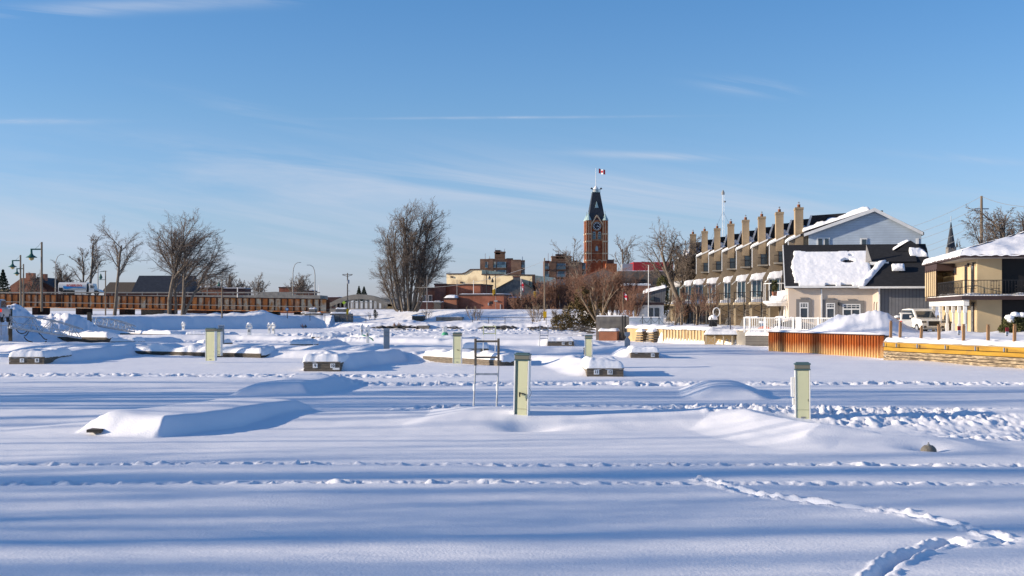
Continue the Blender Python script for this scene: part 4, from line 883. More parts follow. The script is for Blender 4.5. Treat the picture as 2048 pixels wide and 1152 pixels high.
# ---------------------------------------------------------------- beige house
d=108; o=thing('beige_house','beige stucco house with black roof, big snow sheet and grey board annex','house',(X(1577,d),d,0),R(-10))
hx=lambda px:(lambda r:(r*108-X(1577,108))/(math.cos(R(10))+r*math.sin(R(10))))((px-1024)/F)   # local x along the front for a photo column
def hzz(py,px): 
    dd=108-hx(px)*math.sin(R(10)); return Z(py,dd)
xe=hx(1745); xr=hx(1858); ze=Z(573,108); zr=Z(490,112)
MB().box(0,xe,0,.25,G-.3,ze).box(0,.25,.251,8,G-.3,ze).box(.251,xr,7.7,8,G-.3,ze).build('wall',M['stucco'],o)
bx=hx(1757)
MB().prism_z([(xe+.002,.0),(xe+.45,-.28),(bx,-.28),(bx,.25),(xe+.002,.25)],G-.3,ze).build('bay',M['stucco'],o)
MB().box(bx+.002,xr,-.22,.0,G-.3,ze-.12).box(xr-.2,xr,.01,7.69,G-.3,ze-.12).build('annex_wall',M['greyrib'],o)
MB().prism_x([(0.02,ze-.1),(4.0,zr-.35),(7.98,ze-.1)],.02,.24).build('gable_end',M['white'],o)
MB().prism_x([(-.45,ze-.02),(4.1,zr),(8.4,ze-.02),(8.4,ze-.17),(4.1,zr-.2),(-.45,ze-.17)],-.28,xr+.3).build('roof',M['shingle'],o)
MB().box(-.3,xr+.3,-.58,-.455,ze-.13,ze+.02).build('gutter',M['white'],o)
MB().prism_x([(-.46,ze-.19),(4.1,zr-.22),(4.1,zr+.0),(-.46,ze-.0)],-.36,-.282).build('verge_board',M['white'],o)
def roofpt(px,f): x=hx(px); return (x,-.40+f*4.5,ze+.0+f*(zr-ze))
def hole(u,v,n):
    e=(v>.93+.05*(n-.5))|(u<.03+.05*(n-.5)+.02*np.sin(v*9))
    h1=(((u-.73)/.07)**2+((v-.66)/.055)**2)<(n*2.3-.2); h2=(((u-.77)/.03)**2+((v-.82)/.03)**2)<(n*2.2-.2)
    lo_=(v<.05)&(n>.56); c=(u<.1)&(v<.10); tr=(u>.93)&(v>.9)
    return e|h1|h2|lo_|c
snowcap('roof_snow',roofpt(1582,.0),roofpt(1745,.0),roofpt(1582,.86),roofpt(1745,.86),.22,o,150,80,seed=51,edge=.30,rough=.14,hole=hole,m=M['roofsnow'],droop=.03)
# cross wing with its own hipped roof, and a small dormer
xa,xb=hx(1716),xr+.32; xm=hx(1778); yb=-.85
MB().add([(xa,yb,ze-.05),(xb,yb,ze-.05),(xb,3.6,zr-.32),(xm,2.0,Z(523,108)+.1),(xa+1.9,1.9,ze+1.5),(xa,yb,ze-.2),(xb,yb,ze-.2)],[(0,1,2,3),(0,3,4),(5,6,1,0)]).build('wing_roof',M['shingle'],o)
MB().box(xa,xb,yb-.12,yb-.003,ze-.2,ze-.03).build('gutter',M['white'],o)
snowcap('hip_snow',(xa-.1,yb+.05,ze-.05),(xa+.45,yb+.02,ze-.03),(xm-.7,1.95,Z(523,108)+.0),(xm+.05,1.9,Z(523,108)+.1),.24,o,10,50,seed=53,edge=.25,rough=.7)
dx=hx(1735); q5=lambda y:ze+(zr-ze)*(y+.45)/4.55
MB().prism_y([(dx,q5(2.0)),(dx+.55,q5(2.0)),(dx+.08,q5(3.9))],1.75,1.85).build('dormer_verge',M['soffit'],o)
MB().box(dx+.4,dx+1.9,1.7,2.3,q5(2.0)-.15,q5(2.0)+.1).build('dormer_cornice',M['white'],o); MB().box(dx+.62,dx+1.2,1.75,2.3,q5(2.0)-.8,q5(2.0)-.152).build('dormer_window',M['soffit'],o)
MB().prism_x([(1.72,q5(2.0)+.11),(3.95,q5(3.95)+.02),(3.95,q5(2.0)),(1.9,q5(2.0)+.05)],dx+.25,dx+4.2).build('dormer_roof',M['shingle'],o)
gm=hx(1832); ga=hx(1800); gb=hx(1866); zt_=Z(485,113)
MB().add([(ga,3.0,zr-.7),(gb,3.0,zr-.7),(gm,3.4,zt_),(gm,7.5,zt_),(ga,7.5,zr-.7),(gb,7.5,zr-.7)],[(0,1,2),(0,2,3,4),(1,5,3,2)]).build('small_gable',M['shingle'],o)
snowcap('gable_snow',(ga-.2,3.1,zr-.55),(gm-.1,3.4,zt_+.02),(ga-.2,6.5,zr-.5),(gm-.1,6.5,zt_+.05),.16,o,20,14,seed=71,edge=.3,rough=.6)
snowcap('snow_patch',(hx(1828),2.5,zr-1.15),(hx(1866),2.5,zr-1.15),(hx(1827),3.3,zr-.35),(hx(1858),3.3,zr-.45),.2,o,24,12,seed=73,edge=.25,rough=.9)
snowcap('snow_patch',(hx(1786),.55,ze+1.30),(hx(1812),.55,ze+1.30),(hx(1786),1.1,ze+1.85),(hx(1812),1.1,ze+1.85),.2,o,24,12,seed=75,edge=.22,rough=.9)
def win(a_,b_,t_,bt,panes):
    x0,x1=hx(a_),hx(b_); z1,z0=hzz(t_,a_),hzz(bt,a_)
    s=MB().box(x0-.28,x0-.003,-.05,-.003,z0-.2,z1+.28).box(x1+.003,x1+.28,-.05,-.003,z0-.2,z1+.28).box(x0,x1,-.05,-.003,z1+.003,z1+.28).prism_y([((x0+x1)/2-.25,z1+.28),((x0+x1)/2+.25,z1+.28),((x0+x1)/2+.35,z1+.42),((x0+x1)/2-.35,z1+.42)],-.07,-.003)
    f=s.build('window',M['trim'],o); zt=z1-.42
    w_=MB().box(x0,x1,-.06,-.003,z0,z0+.08).box(x0,x1,-.06,-.003,z1-.09,z1).box(x0,x1,-.06,-.003,zt-.07,zt+.05).box(x0,x0+.1,-.058,-.003,z0+.08,z1-.09).box(x1-.1,x1,-.058,-.003,z0+.08,z1-.09)
    for k in range(1,panes): xx=x0+(x1-x0)*k/panes; w_.box(xx-.045,xx+.045,-.058,-.003,z0+.08,zt-.07)
    n=max(3,int((x1-x0)/.33))
    for k in range(1,n): xx=x0+(x1-x0)*k/n; w_.box(xx-.02,xx+.02,-.05,-.003,zt+.05,z1-.09)
    w_.box(x0+.1,x1-.1,-.05,-.003,(zt+z1)/2-.02,(zt+z1)/2+.02)
    w_.build('frame',M['white'],f); MB().box(x0+.05,x1-.05,-.02,-.001,z0+.04,z1-.04).build('pane',M['glass'],f)
win(1599,1617,605,638,1); win(1652,1670,606,638,1); win(1685,1721,608,640,2)
for k in (0,1):
    a0=Vector((xe+.06+k*.2,-.05-k*.13,0)); b=MB()
    b.tube([(xe+.10+k*.20,-.085-k*.125,z) for z in (1.4,hzz(608,1740))]+[(xe+.14+k*.2,-.11-k*.125,hzz(604,1740))],.02,6)
    b.build('bay_moulding',M['browntrim'],o)
MB().box(hx(1643)-.06,hx(1643)+.06,-.12,-.003,G,ze-.2).build('downpipe',M['white'],o); MB().box(bx-.05,bx+.08,-.42,-.285,G,ze-.2).build('downpipe',M['white'],o)
MB().box(hx(1677)-.07,hx(1677)+.07,-.2,-.003,hzz(611,1677),hzz(605,1677)).build('wall_lantern',M['black'],o)
# white railing in front
a,L,rz=wallrun(1489,1664,104,99.5)
o=thing('white_railing','white picket railing on the terrace above the rusty sheet piling','railing',(a.x,a.y,1.45),rz); hh=Z(635,102)-1.45
for k,x in enumerate((0,L*.06,L*.245,L*.41,L*.57,L*.63,L*.85,L)): MB().box(x-.06 if k!=5 else x-.25,x+.06 if k!=5 else x+.25,-.06,.06,-.2,hh+.04).build('rail_post',M['white'],o)
b=MB(); n=int(L/.16)
for i in range(n): b.box(i*L/n+.05,i*L/n+.09,-.02,.02,.11,hh-.08)
b.build('pickets',M['white'],o); MB().box(.07,L-.07,-.03,.03,hh-.078,hh).box(.07,L-.07,-.03,.03,.03,.108).build('rails',M['white'],o)
snowcap('snow_cap',(.1,-.1,hh),(L*.6,-.1,hh),(.1,.1,hh),(L*.6,.1,hh),.08,o,90,5,seed=77,edge=.08,rough=1.2,hole=lambda u,v,n:n<.5)
d=107; o=thing('covered_furniture','dark covered patio furniture behind the white railing','furniture',(X(1572,d),d,1.4)); MB().prism_y([(-.9,0),(.9,0),(.9,.8),(.2,.75),(-.9,.45)],0,1).build('cover_cloth',M['black'],o,bevel=.05); MB().box(-.7,.8,.1,.9,.81,.9).build('snow_lid',M['roofsnow'],o,bevel=.04)
# white curved porch with the plant pots at the left end of the house
d=110; o=thing('raised_porch','white railed snowy porch between the row houses and beige house','porch',(X(1562,d),d,0),R(-10)); 
MB().lathe([(1.1,Z(612,d)),(1.5,Z(606,d)),(1.5,Z(602,d))],0,.6,20).build('porch_slab',M['white'],o); 
b=MB()
for k in range(9): t=math.pi+math.pi*k/8; b.tube([(1.42*math.cos(t),.6+1.42*math.sin(t),Z(602,d)),(1.42*math.cos(t),.6+1.42*math.sin(t),Z(567,d))],.025,5)
b.tube([(1.42*math.cos(math.pi+math.pi*k/12),.6+1.42*math.sin(math.pi+math.pi*k/12),Z(567,d)) for k in range(13)],.04,6); b.build('porch_rail',M['white'],o)
MB().lathe([(1.2,Z(602,d)+.01),(1.1,Z(592,d)),(.7,Z(583,d)),(.1,Z(580,d))],.3,.6,16).build('snow_heap',M['roofsnow'],o,smooth=True)
MB().tube([(.2,.3,G-.3),(.35,.35,Z(612,d))],.09,8).build('porch_post',M['white'],o)
for k in range(2):
    o=thing('potted_plant',['left green plant in a terracotta pot on the white porch','right green plant in a terracotta pot on the white porch'][k],'plant',(X(1547+k*4,108.4),108.4,Z(592,108.4)),0,'potted plants on the porch')
    MB().lathe([(.1,0),(.16,.35),(.18,.36)],0,0,10).build('pot',M['redbrick2'],o); leafball('foliage',[(0,0,.85,.22,.2,.5)],M['shrubgreen'],o,k+2,160,.2)
# dark hedge in front of the grey annex
d=101.5; o=thing('clipped_hedge','low dark hedge dusted with snow in front of the grey annex','hedge',(X(1795,d),d,1.3)); leafball('foliage',[(-1.6+k*.62,0,.65,.5,.5,.6) for k in range(6)],M['shrubgreen'],o,4,500,.14)
MB().box(-1.9,1.9,-.2,.2,0,.6).build('stems',M['ground'],o)
for k in range(3): MB().lathe([(.3,1.18),(.25,1.3),(.05,1.36)],-1.3+k*1.3,0,10).build('snow_clump',M['roofsnow'],o,smooth=True)
# ---------------------------------------------------------------- right building
d=87; o=thing('balcony_building','warm stucco two storey building with wraparound balcony and snowy hipped roof','building',(X(1925,d),d,0),R(-9.5))
zs=Z(590,87); ze=Z(515,87)
WX,WY=1.25,1.6
MB().box(WX,WX+1.62,WY,WY+.3,G-.4,ze).box(WX,WX+.3,WY+.301,WY+14.5,G-.4,ze).build('wall',M['yellowstucco'],o)
MB().box(WX+1.62,WX+9,WY+1.2,WY+1.4,G-.4,ze).build('recessed_wall',M['browntrim'],o)
for z0,z1 in ((zs+.05,ze-.05),(G-.2,zs-.35)):
    f=MB().box(WX+1.63,WX+8,WY+.3,WY+.38,z0,z1).build('window_wall',M['dark'],o)
    b=MB()
    for k in range(5): b.box(WX+1.63+k*1.6,WX+1.71+k*1.6,WY+.22,WY+.298,z0,z1)
    b.build('mullions',M['browntrim'],f)
MB().box(-.05,10,-.05,WY+1.5,zs-.32,zs-.05).box(-.05,WX+.2,WY+1.502,16.2,zs-.32,zs-.05).build('balcony_slab',M['browntrim'],o)
snowcap('balcony_snow',(-.02,-.02,zs-.05),(10,-.02,zs-.05),(-.02,1.0,zs-.05),(10,1.0,zs-.05),.13,o,90,10,seed=81,edge=.12,rough=1.3)
snowcap('balcony_snow',(-.02,1.0,zs-.05),(.9,1.0,zs-.05),(-.02,16,zs-.05),(.9,16,zs-.05),.16,o,10,90,seed=82,edge=.15,rough=1.3)
def ironrail(name,p,q,zb,zt):
    b=MB(); n=int((Vector(q)-Vector(p)).length/.2); 
    for i in range(n+1):
        a_=Vector(p).lerp(Vector(q),i/n); b.box(a_.x-.011,a_.x+.011,a_.y-.011,a_.y+.011,zb,zt)
    b.bar((p[0],p[1],zt),(q[0],q[1],zt),.045).bar((p[0],p[1],zb+.08),(q[0],q[1],zb+.08),.03)
    return b.build(name,M['black'],o)
ironrail('balcony_rail',(0,0,0),(10,0,0),zs,zs+1.0); ironrail('balcony_rail',(0,.15,0),(0,16,0),zs,zs+1.0)
b=MB()
for k in range(13):
    y=.6+k*1.2; b.tube([(0,y+.18*math.sin(t*.9),zs+.15+t*.1) for t in range(8)],.014,4)
b.build('scroll_work',M['black'],o)
# roof: low hip with thick snow
e=.35; x0,y0,x1,y1=-.15,-.15,15,17.0; ap=Vector((7.4,8.6,ze+2.35))
MB().add([(x0,y0,ze),(x1,y0,ze),(x1,y1,ze),(x0,y1,ze),(x0,y0,ze+.2),(x1,y0,ze+.2),(x1,y1,ze+.2),(x0,y1,ze+.2)],[(0,3,2,1),(0,1,5,4),(1,2,6,5),(2,3,7,6),(3,0,4,7)]).build('eave',M['browntrim'],o)
MB().box(x0+.3,x1,y0+.3,y1-.3,ze-.035,ze-.003).build('soffit',M['soffit'],o)
r=MB().add([(x0,y0,ze+.201),(x1,y0,ze+.201),(x1,y1,ze+.201),(x0,y1,ze+.201),tuple(ap)],[(0,1,4),(1,2,4),(2,3,4),(3,0,4)]); r.build('roof',M['shingle'],o)
def hipsnow(name,A,B,th,seed):
    nx,ny=90,50; u=np.linspace(0,1,nx)[None,:]; v=np.linspace(0,1,ny)[:,None]; A=np.array(A);B=np.array(B);C_=np.array(ap)
    P=(A[:,None,None]*(1-u)+B[:,None,None]*u)*(1-v)+C_[:,None,None]*v
    l=np.linalg.norm(B-A); dd=np.minimum(v*8.0/.35,1); pr=np.sqrt(np.clip(1-(1-dd)**2,0,1))+0*u
    nz=fbm(P[0]*.8,P[1]*.8,seed,4); t=th*pr*(.6+.8*nz)
    patch=(np.abs(v-.30+.02*np.sin(u*20))<.028)&(u>.30)&(u<.52)|(np.abs(v-.36)<.02)&(u>.64)&(u<.72)
    if seed==91: t=np.where(patch,-.05,t)
    P[2]+=t-.01; P[2]-=.10*(v<.01)*vnoise(u*l*3+0*v,0*u+v,seed)
    return npmesh(name,P.reshape(3,-1).T,gridquads(ny,nx),M['roofsnow'],True,o)
hipsnow('roof_snow',(x0-.05,y0-.05,ze+.18),(x1,y0-.05,ze+.18),.28,91); hipsnow('roof_snow',(x0-.05,y1,ze+.18),(x0-.05,y0-.05,ze+.18),.28,93)
# doors and windows of the receding wall
for k,(ya,yb,z0,z1) in enumerate(((1.0,2.0,zs,ze-.35),(3.6,4.5,zs,ze-.3),(8.0,9.4,ze-.9,ze-.3),(1.0,2.0,G,zs-.5),(3.6,4.6,G,zs-.5))):
    f=MB().box(WX-.05,WX-.003,WY+ya,WY+yb,z0,z1).build('window' if k==2 else 'door',M['browntrim'],o); MB().box(WX-.08,WX-.052,WY+ya+.15,WY+yb-.15,z0+.15,z1-.12).build('pane',M['glass'],f)
for k,(y_,z_) in enumerate(((.6,ze-.5),(2.5,ze-.5),(.6,zs-.75),(2.5,zs-.75))):
    MB().box(WX-.22,WX-.08,WY+y_-.07,WY+y_+.07,z_,z_+.26).box(WX-.08,WX-.003,WY+y_-.03,WY+y_+.03,z_+.2,z_+.24).build('wall_lantern',M['black'],o)
# slatted screen at the far end of the balcony
b=MB().box(-.1,WX+.2,15.6,15.7,zs-.3,ze-.55); b.build('screen_panel',M['yellowstucco'],o)
b=MB()
for k in range(6): b.box(-.15,-.1,10.2+k*.95,10.35+k*.95,zs,ze-.45)
b.build('screen_posts',M['browntrim'],o)
b=MB()
for k in range(6): b.box(-.11,-.06,10.37+k*.95,11.13+k*.95,zs+.05,ze-.6)
b.build('screen_boards',M['yellowstucco'],o); MB().box(-.1,WX,10.2,16.0,ze-.58,ze-.05).build('screen_header',M['browntrim'],o)
# white colonnade under the balcony
MB().box(.12,.5,.35,15.3,zs-.72,zs-.33).build('porch_beam',M['white'],o)
for k,y in enumerate((.8,3.0,5.4,8.0,11.0,14.3)):
    MB().box(.23,.39,y-.08,y+.08,G-.4,zs-.73).box(.19,.43,y-.12,y+.12,zs-1.2,zs-.731).box(.2,.42,y-.11,y+.11,G-.4,G+.75).build('column',M['white'],o,bevel=.015)
# patio chairs on the balcony
def chair(label,x,y,rz):
    w=o.matrix_basis; c=math.cos(R(-9.5)); s=math.sin(R(-9.5)); ox,oy=X(1925,87),87
    t=thing('patio_chair',label,'chair',(ox+x*c-y*s,oy+x*s+y*c,zs),rz,'black iron chairs on the balcony')
    b=MB()
    for i,j in ((-.22,-.22),(.22,-.22),(.22,.22),(-.22,.22)): MB().bar((i,j,0),(i,j,.44),.03).build('leg',M['black'],t)
    MB().box(-.25,.25,-.25,.25,.441,.47).build('seat',M['black'],t); b=MB()
    for k in range(5): b.bar((-.22+k*.11,.25,.47),(-.22+k*.11,.3,.95),.022)
    b.bar((-.25,.3,.95),(.25,.3,.95),.035).bar((-.25,-.2,.66),(-.25,.27,.66),.03).bar((.25,-.2,.66),(.25,.27,.66),.03); b.build('backrest',M['black'],t)
chair('black iron chair left on the balcony, nearest its corner',.7,.75,R(200)); chair('black iron chair on the balcony before the blank stucco wall',2.3,.8,R(150)); chair('black iron chair beside the dark window wall on the balcony',3.9,.8,R(170))
# shrub with snow
d=81; o=thing('snowy_shrub','rounded green brown shrub with snow clumps at the dark window wall','shrub',(X(2035,d),d,1.3))
leafball('foliage',[(0,0,.75,.95,.8,.75),(-.45,-.1,.9,.55,.6,.6),(.6,0,.9,.8,.7,.6),(-.6,0,.5,.6,.6,.5)],M['shrubgreen'],o,7,1500,.13)
MB().tube([(0,0,-.2),(0,0,.9)],[.1,.04],8).tube([(0,0,.1),(-.5,0,.8)],[.05,.02],6).tube([(0,0,.1),(.5,0,.8)],[.05,.02],6).build('stems',M['bark'],o)
for k,(x_,z_,r_) in enumerate(((-.65,1.30,.30),(-.3,1.48,.28),(.15,1.45,.32),(-.55,1.12,.25),(.7,1.4,.35))):
    MB().lathe([(.02,z_-.16),(r_*.8,z_-.12),(r_,z_),(r_*.75,z_+.12),(.05,z_+.17)],x_,-.35,14).build('snow_clump',M['roofsnow'],o,smooth=True)
# ---------------------------------------------------------------- cars
def car(name,label,cat,loc,rz,L,Wd,Ht,paint,rear=False,suv=True,light=None):
    """body side profile in y (length) and z, nose at -y"""
    o=thing(name,label,cat,loc,rz); h=Ht
    prof=[(0,.35*h),(.03,.50*h),(.10*L,.57*h),(.30*L,.62*h),(.98*L,.63*h),(L,.55*h),(L-.02,.22*h),(.02,.20*h)]
    MB().prism_x([(y,z) for y,z in prof],-Wd/2,Wd/2).build('body',paint,o,bevel=.09)
    cab=[(.29*L,.60*h),(.43*L,.97*h),(.60*L,h),(.88*L,.97*h),(.965*L,.61*h)]
    MB().prism_x(cab,-Wd*.43,Wd*.43).build('cabin',paint,o,bevel=.06)
    g=MB(); 
    g.add([(-Wd*.37,.30*L-.03,.635*h),(Wd*.37,.30*L-.03,.635*h),(Wd*.34,.425*L-.03,.935*h),(-Wd*.34,.425*L-.03,.935*h)],[(0,1,2,3)])
    g.build('windscreen',M['glass'],o)
    MB().add([(-Wd*.36,.955*L+.03,.66*h),(Wd*.36,.955*L+.03,.66*h),(Wd*.33,.893*L+.03,.92*h),(-Wd*.33,.893*L+.03,.92*h)],[(3,2,1,0)]).build('rear_window',M['glass'],o)
    for s in (-1,1): MB().add([(s*(Wd*.43+.012),.345*L,.645*h),(s*(Wd*.43+.012),.935*L,.645*h),(s*(Wd*.43+.012),.865*L,.93*h),(s*(Wd*.43+.012),.455*L,.93*h)],[(0,1,2,3)]).build('side_window',M['glass'],o)
    for s in (-1,1):
        for y in (.19*L,.80*L):
            c=MB(); n=18; r=.36; vs=[]
            w=MB().add([(s*(Wd/2-.24),y+r*math.cos(2*math.pi*k/n),r+r*math.sin(2*math.pi*k/n)) for k in range(n)]+[(s*(Wd/2+.02),y+r*math.cos(2*math.pi*k/n),r+r*math.sin(2*math.pi*k/n)) for k in range(n)],[tuple(range(n)),tuple(range(2*n-1,n-1,-1))]+[(k,(k+1)%n,(k+1)%n+n,k+n) for k in range(n)]).build('wheel',M['tyre'],o)
            MB().add([(s*(Wd/2+.026),y+.22*math.cos(2*math.pi*k/n),r+.22*math.sin(2*math.pi*k/n)) for k in range(n)]+[(s*(Wd/2+.021),y+.22*math.cos(2*math.pi*k/n),r+.22*math.sin(2*math.pi*k/n)) for k in range(n)],[tuple(range(n)),tuple(range(2*n-1,n-1,-1))]+[(k,(k+1)%n,(k+1)%n+n,k+n) for k in range(n)]).build('rim',M['alu'],w)
        MB().box(s*Wd*.44-.13,s*Wd*.44+.13,L-.05,L+.02,.44*h,.58*h).build('tail_lamp',M['tail'],o,bevel=.02)
        MB().box(s*Wd*.40-.17,s*Wd*.40+.17,-.05,.10,.42*h,.50*h).build('headlight',M['glass'],o,bevel=.02)
        MB().box(s*Wd*.36-.1,s*Wd*.36+.1,-.04,.05,.23*h,.29*h).build('fog_lamp',M['black'],o)
        MB().box(s*(Wd/2+.02)-.0 if s>0 else s*(Wd/2+.2),s*(Wd/2+.2) if s>0 else s*(Wd/2+.02),.36*L,.36*L+.12,.62*h,.72*h).build('mirror',paint,o,bevel=.03)
    MB().box(-Wd*.22,Wd*.22,-.045,.06,.30*h,.49*h).build('grille',M['black'],o,bevel=.02)
    MB().box(-Wd*.45,Wd*.45,-.06,.05,.16*h,.22*h).build('front_bumper',M['grey'],o,bevel=.02); MB().box(-Wd*.45,Wd*.45,L-.05,L+.06,.18*h,.28*h).build('rear_bumper',M['black'],o,bevel=.03)
    return o
d=97.5; car('white_suv','big white off-roader parked nose out behind the porch columns','car',(X(1868,d),d,1.30),R(6),4.6,1.95,1.90,M['carwhite'])
d=99; c_=car('white_hatchback','white crossover with its tail to us, half behind a snow pile','car',(X(1834,d)+.6,d+4.3,1.30),R(180-14),4.3,1.80,1.60,M['carwhite'])
d=106; c_=car('silver_pickup_car','silver car with a lit red tail lamp at the gangway head','car',(X(-3,d)-1.75,d+4.6,2.05),R(180+12),4.7,1.95,1.95,M['carsilver'])
# ---------------------------------------------------------------- the railway girder bridge
d=240; x0=X(-40,d); x1=X(652,d); L=x1-x0; zt0=Z(586.3,d); hgt=2.55; slope=math.atan2(Z(597.6,d)-Z(586.3,d),L)
o=thing('girder_bridge','long low rusty plate girder railway bridge with dark ribs','bridge',(x0,d,zt0-hgt)); o.rotation_euler=(0,-slope,0)
n=54; a_=MB(); b_=MB(); r_=MB(); rr=random.Random(3)
for i in range(n):
    xa,xb=i*L/n,(i+1)*L/n; f=i/n
    a_.mat(1 if rr.random()<max(0,(f-.15)*.75) or i>n-5 else 0).box(xa,xb-.001,0,.08,.16,hgt-.16)
    r_.box(xa-.13,xa+.13,-.28,-.001,.16,hgt-.16)
    if i in (12,32): r_.box(xa+.3,xa+.46,-.3,-.001,.16,hgt-.16); r_.box(xa+.62,xa+.78,-.3,-.001,.16,hgt-.16)
a_.build('web_plate',[M['rust'],M['girderpaint']],o); r_.build('stiffener_ribs',M['rib'],o)
MB().box(0,L,-.32,.4,hgt-.158,hgt).build('top_flange',M['rib'],o); MB().box(0,L,-.32,.4,0,.158).build('bottom_flange',M['rust'],o)
MB().box(0,L,-.52,-.42,.95,1.08).build('conduit_rail',M['conc'],o)
MB().box(0,L,.42,4.6,.3,.7).box(0,L,4.61,4.9,.1,hgt-.1).build('far_girder_and_deck',M['rib'],o)
for k,(pa,pb,yt,yb,m_) in enumerate(((282,325,620,630,'conc'),(520,555,625,640,'wooddark'),(-40,30,615,640,'conc'))):
    dd=243; o2=thing('bridge_pier',['low concrete bridge pier footing beside the leaning tree','dark timber bridge pier at the near end of the girders','concrete bridge pier behind the silver car'][k],'pier',(X(pa,dd),dd,1.2)); MB().box(0,X(pb,dd)-X(pa,dd),0,3.2,-.5,Z(613 if k!=1 else 621,dd)-1.2).build('pier_block',M[m_],o2)
dd=232
for k,(pa,pb,yt,yb,m_,lb) in enumerate(((594,622,626,639,'stone','stepped pale stone abutment with snow, left of the dark block'),(609,642,618,638,'stone','tall dark stone abutment block below the bridge end'),(660,702,618,638,'stone','stepped stone abutment with snow under the utility pole'))):
    o2=thing('stone_abutment',lb,'abutment',(X(pa,dd-k),dd-k,1.2),0,'stone abutments at the bridge end'); w_=X(pb,dd-k)-X(pa,dd-k); h_=Z(yt,dd-k)-1.2
    MB().box(0,w_,0,3,-.5,h_*.62).box(w_*.25,w_*(.8 if k!=1 else .62),.3,2.8,h_*.621,h_).build('stone_courses',M['stone'],o2)
    snowcap('snow_cap',(0,0,h_*.63),(w_,0,h_*.63),(0,.3,h_*.63),(w_,.3,h_*.63),.25,o2,20,6,seed=k+90,edge=.2,rough=.6); snowcap('snow_cap',(w_*.25,.3,h_),(w_*(.8 if k!=1 else .62),.3,h_),(w_*.25,2.6,h_),(w_*(.8 if k!=1 else .62),2.6,h_),.22,o2,20,8,seed=k+95,edge=.25,rough=.6)
# road bridge behind with guard rail, truck on it
d=262; o=thing('road_bridge','road bridge with a pale guard rail just behind the rusty girders','bridge',(0,d,0)); xa,xb=X(-80,d),X(640,d); zr=Z(590.5,d)
MB().box(xa,xb,0,11,zr-.9,zr).build('deck_slab',M['conc'],o); b=MB().box(xa,xb,-.1,.0,zr+.42,zr+.66); 
i=xa
while i<xb: b.box(i,i+.16,.001,.15,zr,zr+.7); i+=3.1
b.build('guard_rail',M['conc'],o); b=MB()
for k in range(9): b.box(xa+5+k*9,xa+6.2+k*9,2,9,0,zr-.901)
b.build('pier_columns',M['rib'],o)
# tanker truck
dt=264; px0=115; sc=dt/F; tx=X(px0,dt); ux=lambda px:(px-px0)*sc; uz=lambda py:(590-py)*sc
o=thing('tanker_truck','white tanker truck lettered in red, driving over the road bridge','truck',(tx,dt,Z(590.5,dt)))
def ell(cx,cz,rx,rz,n=20): return [(cx+rx*math.cos(2*math.pi*k/n),cz+rz*math.sin(2*math.pi*k/n)) for k in range(n)]
tp=[(0+y*1.2+1.3, uz(573)+z_) for y,z_ in [(math.copysign(abs(math.cos(t))**.6,math.cos(t)),math.copysign(abs(math.sin(t))**.6,math.sin(t))*uz(581.0)*1.02) for t in [2*math.pi*k/24 for k in range(24)]]]
MB().prism_x(tp,ux(116),ux(173)).build('tank',M['carwhite'],o,bevel=.04)
MB().box(ux(116),ux(120),.15,2.4,uz(587),uz(573)).box(ux(126),ux(148),.12,2.4,uz(585.5),uz(583.5)).box(ux(149),ux(172),.1,2.4,uz(588.5),uz(580)).build('tank_skirt',M['carwhite'],o)
MB().box(ux(117.5),ux(125),.06,.14,uz(582),uz(575)).box(ux(173.3),ux(176),.3,2.2,uz(587),uz(567)).box(ux(116),ux(198),.4,2.1,.45,.62).build('dark_gear',M['black'],o)
MB().prism_y([(ux(126),uz(574)),(ux(126),uz(571.6)),(ux(140),uz(571.8)),(ux(150),uz(573.2)),(ux(172),uz(575)),(ux(172),uz(576)),(ux(146),uz(575.2)),(ux(134),uz(577.8)),(ux(128),uz(577))],.03,.09).build('blue_swoosh',M['bluevinyl'],o)
TXT=[]
TXT.append(text("ROSEBUSH's",.62,(ux(148),.02,uz(570.5)),o,M['red'],'red_lettering',shear=.25,bold=.012)); TXT[-1].scale=(.96,1,1)
TXT.append(text("Energies",.42,(ux(156),.0,uz(574.2)),o,M['bluevinyl'],'blue_lettering',shear=.25,bold=.008))
c=MB().prism_y([(ux(177),.6),(ux(177),uz(568)),(ux(179),uz(566.5)),(ux(185.5),uz(566.5)),(ux(188),uz(577)),(ux(188),.6)],.15,2.35).build('cab',M['carwhite'],o,bevel=.05)
MB().prism_y([(ux(180),uz(576)),(ux(180),uz(570)),(ux(184.6),uz(570)),(ux(186),uz(576))],.12,.145).build('side_window',M['glass'],o)
MB().prism_y([(ux(188.1),.7),(ux(188.1),uz(577.5)),(ux(196),uz(578.5)),(ux(199),uz(580.5)),(ux(202),uz(583)),(ux(203),.6)],.3,2.2).build('bonnet',M['carwhite'],o,bevel=.08)
for px in (129.5,135.5,143,192):
    n=18; r=.50; y=.12; vs=[(ux(px)+r*math.cos(2*math.pi*k/n),y,.5+r*math.sin(2*math.pi*k/n)) for k in range(n)]+[(ux(px)+r*math.cos(2*math.pi*k/n),y+.5,.5+r*math.sin(2*math.pi*k/n)) for k in range(n)]
    MB().add(vs,[tuple(range(n)),tuple(range(2*n-1,n-1,-1))]+[(k,(k+1)%n,(k+1)%n+n,k+n) for k in range(n)]).build('wheel',M['tyre'],o)
MB().box(ux(187.5),ux(188.2),-.1,.14,uz(575),uz(571)).build('mirror',M['black'],o)
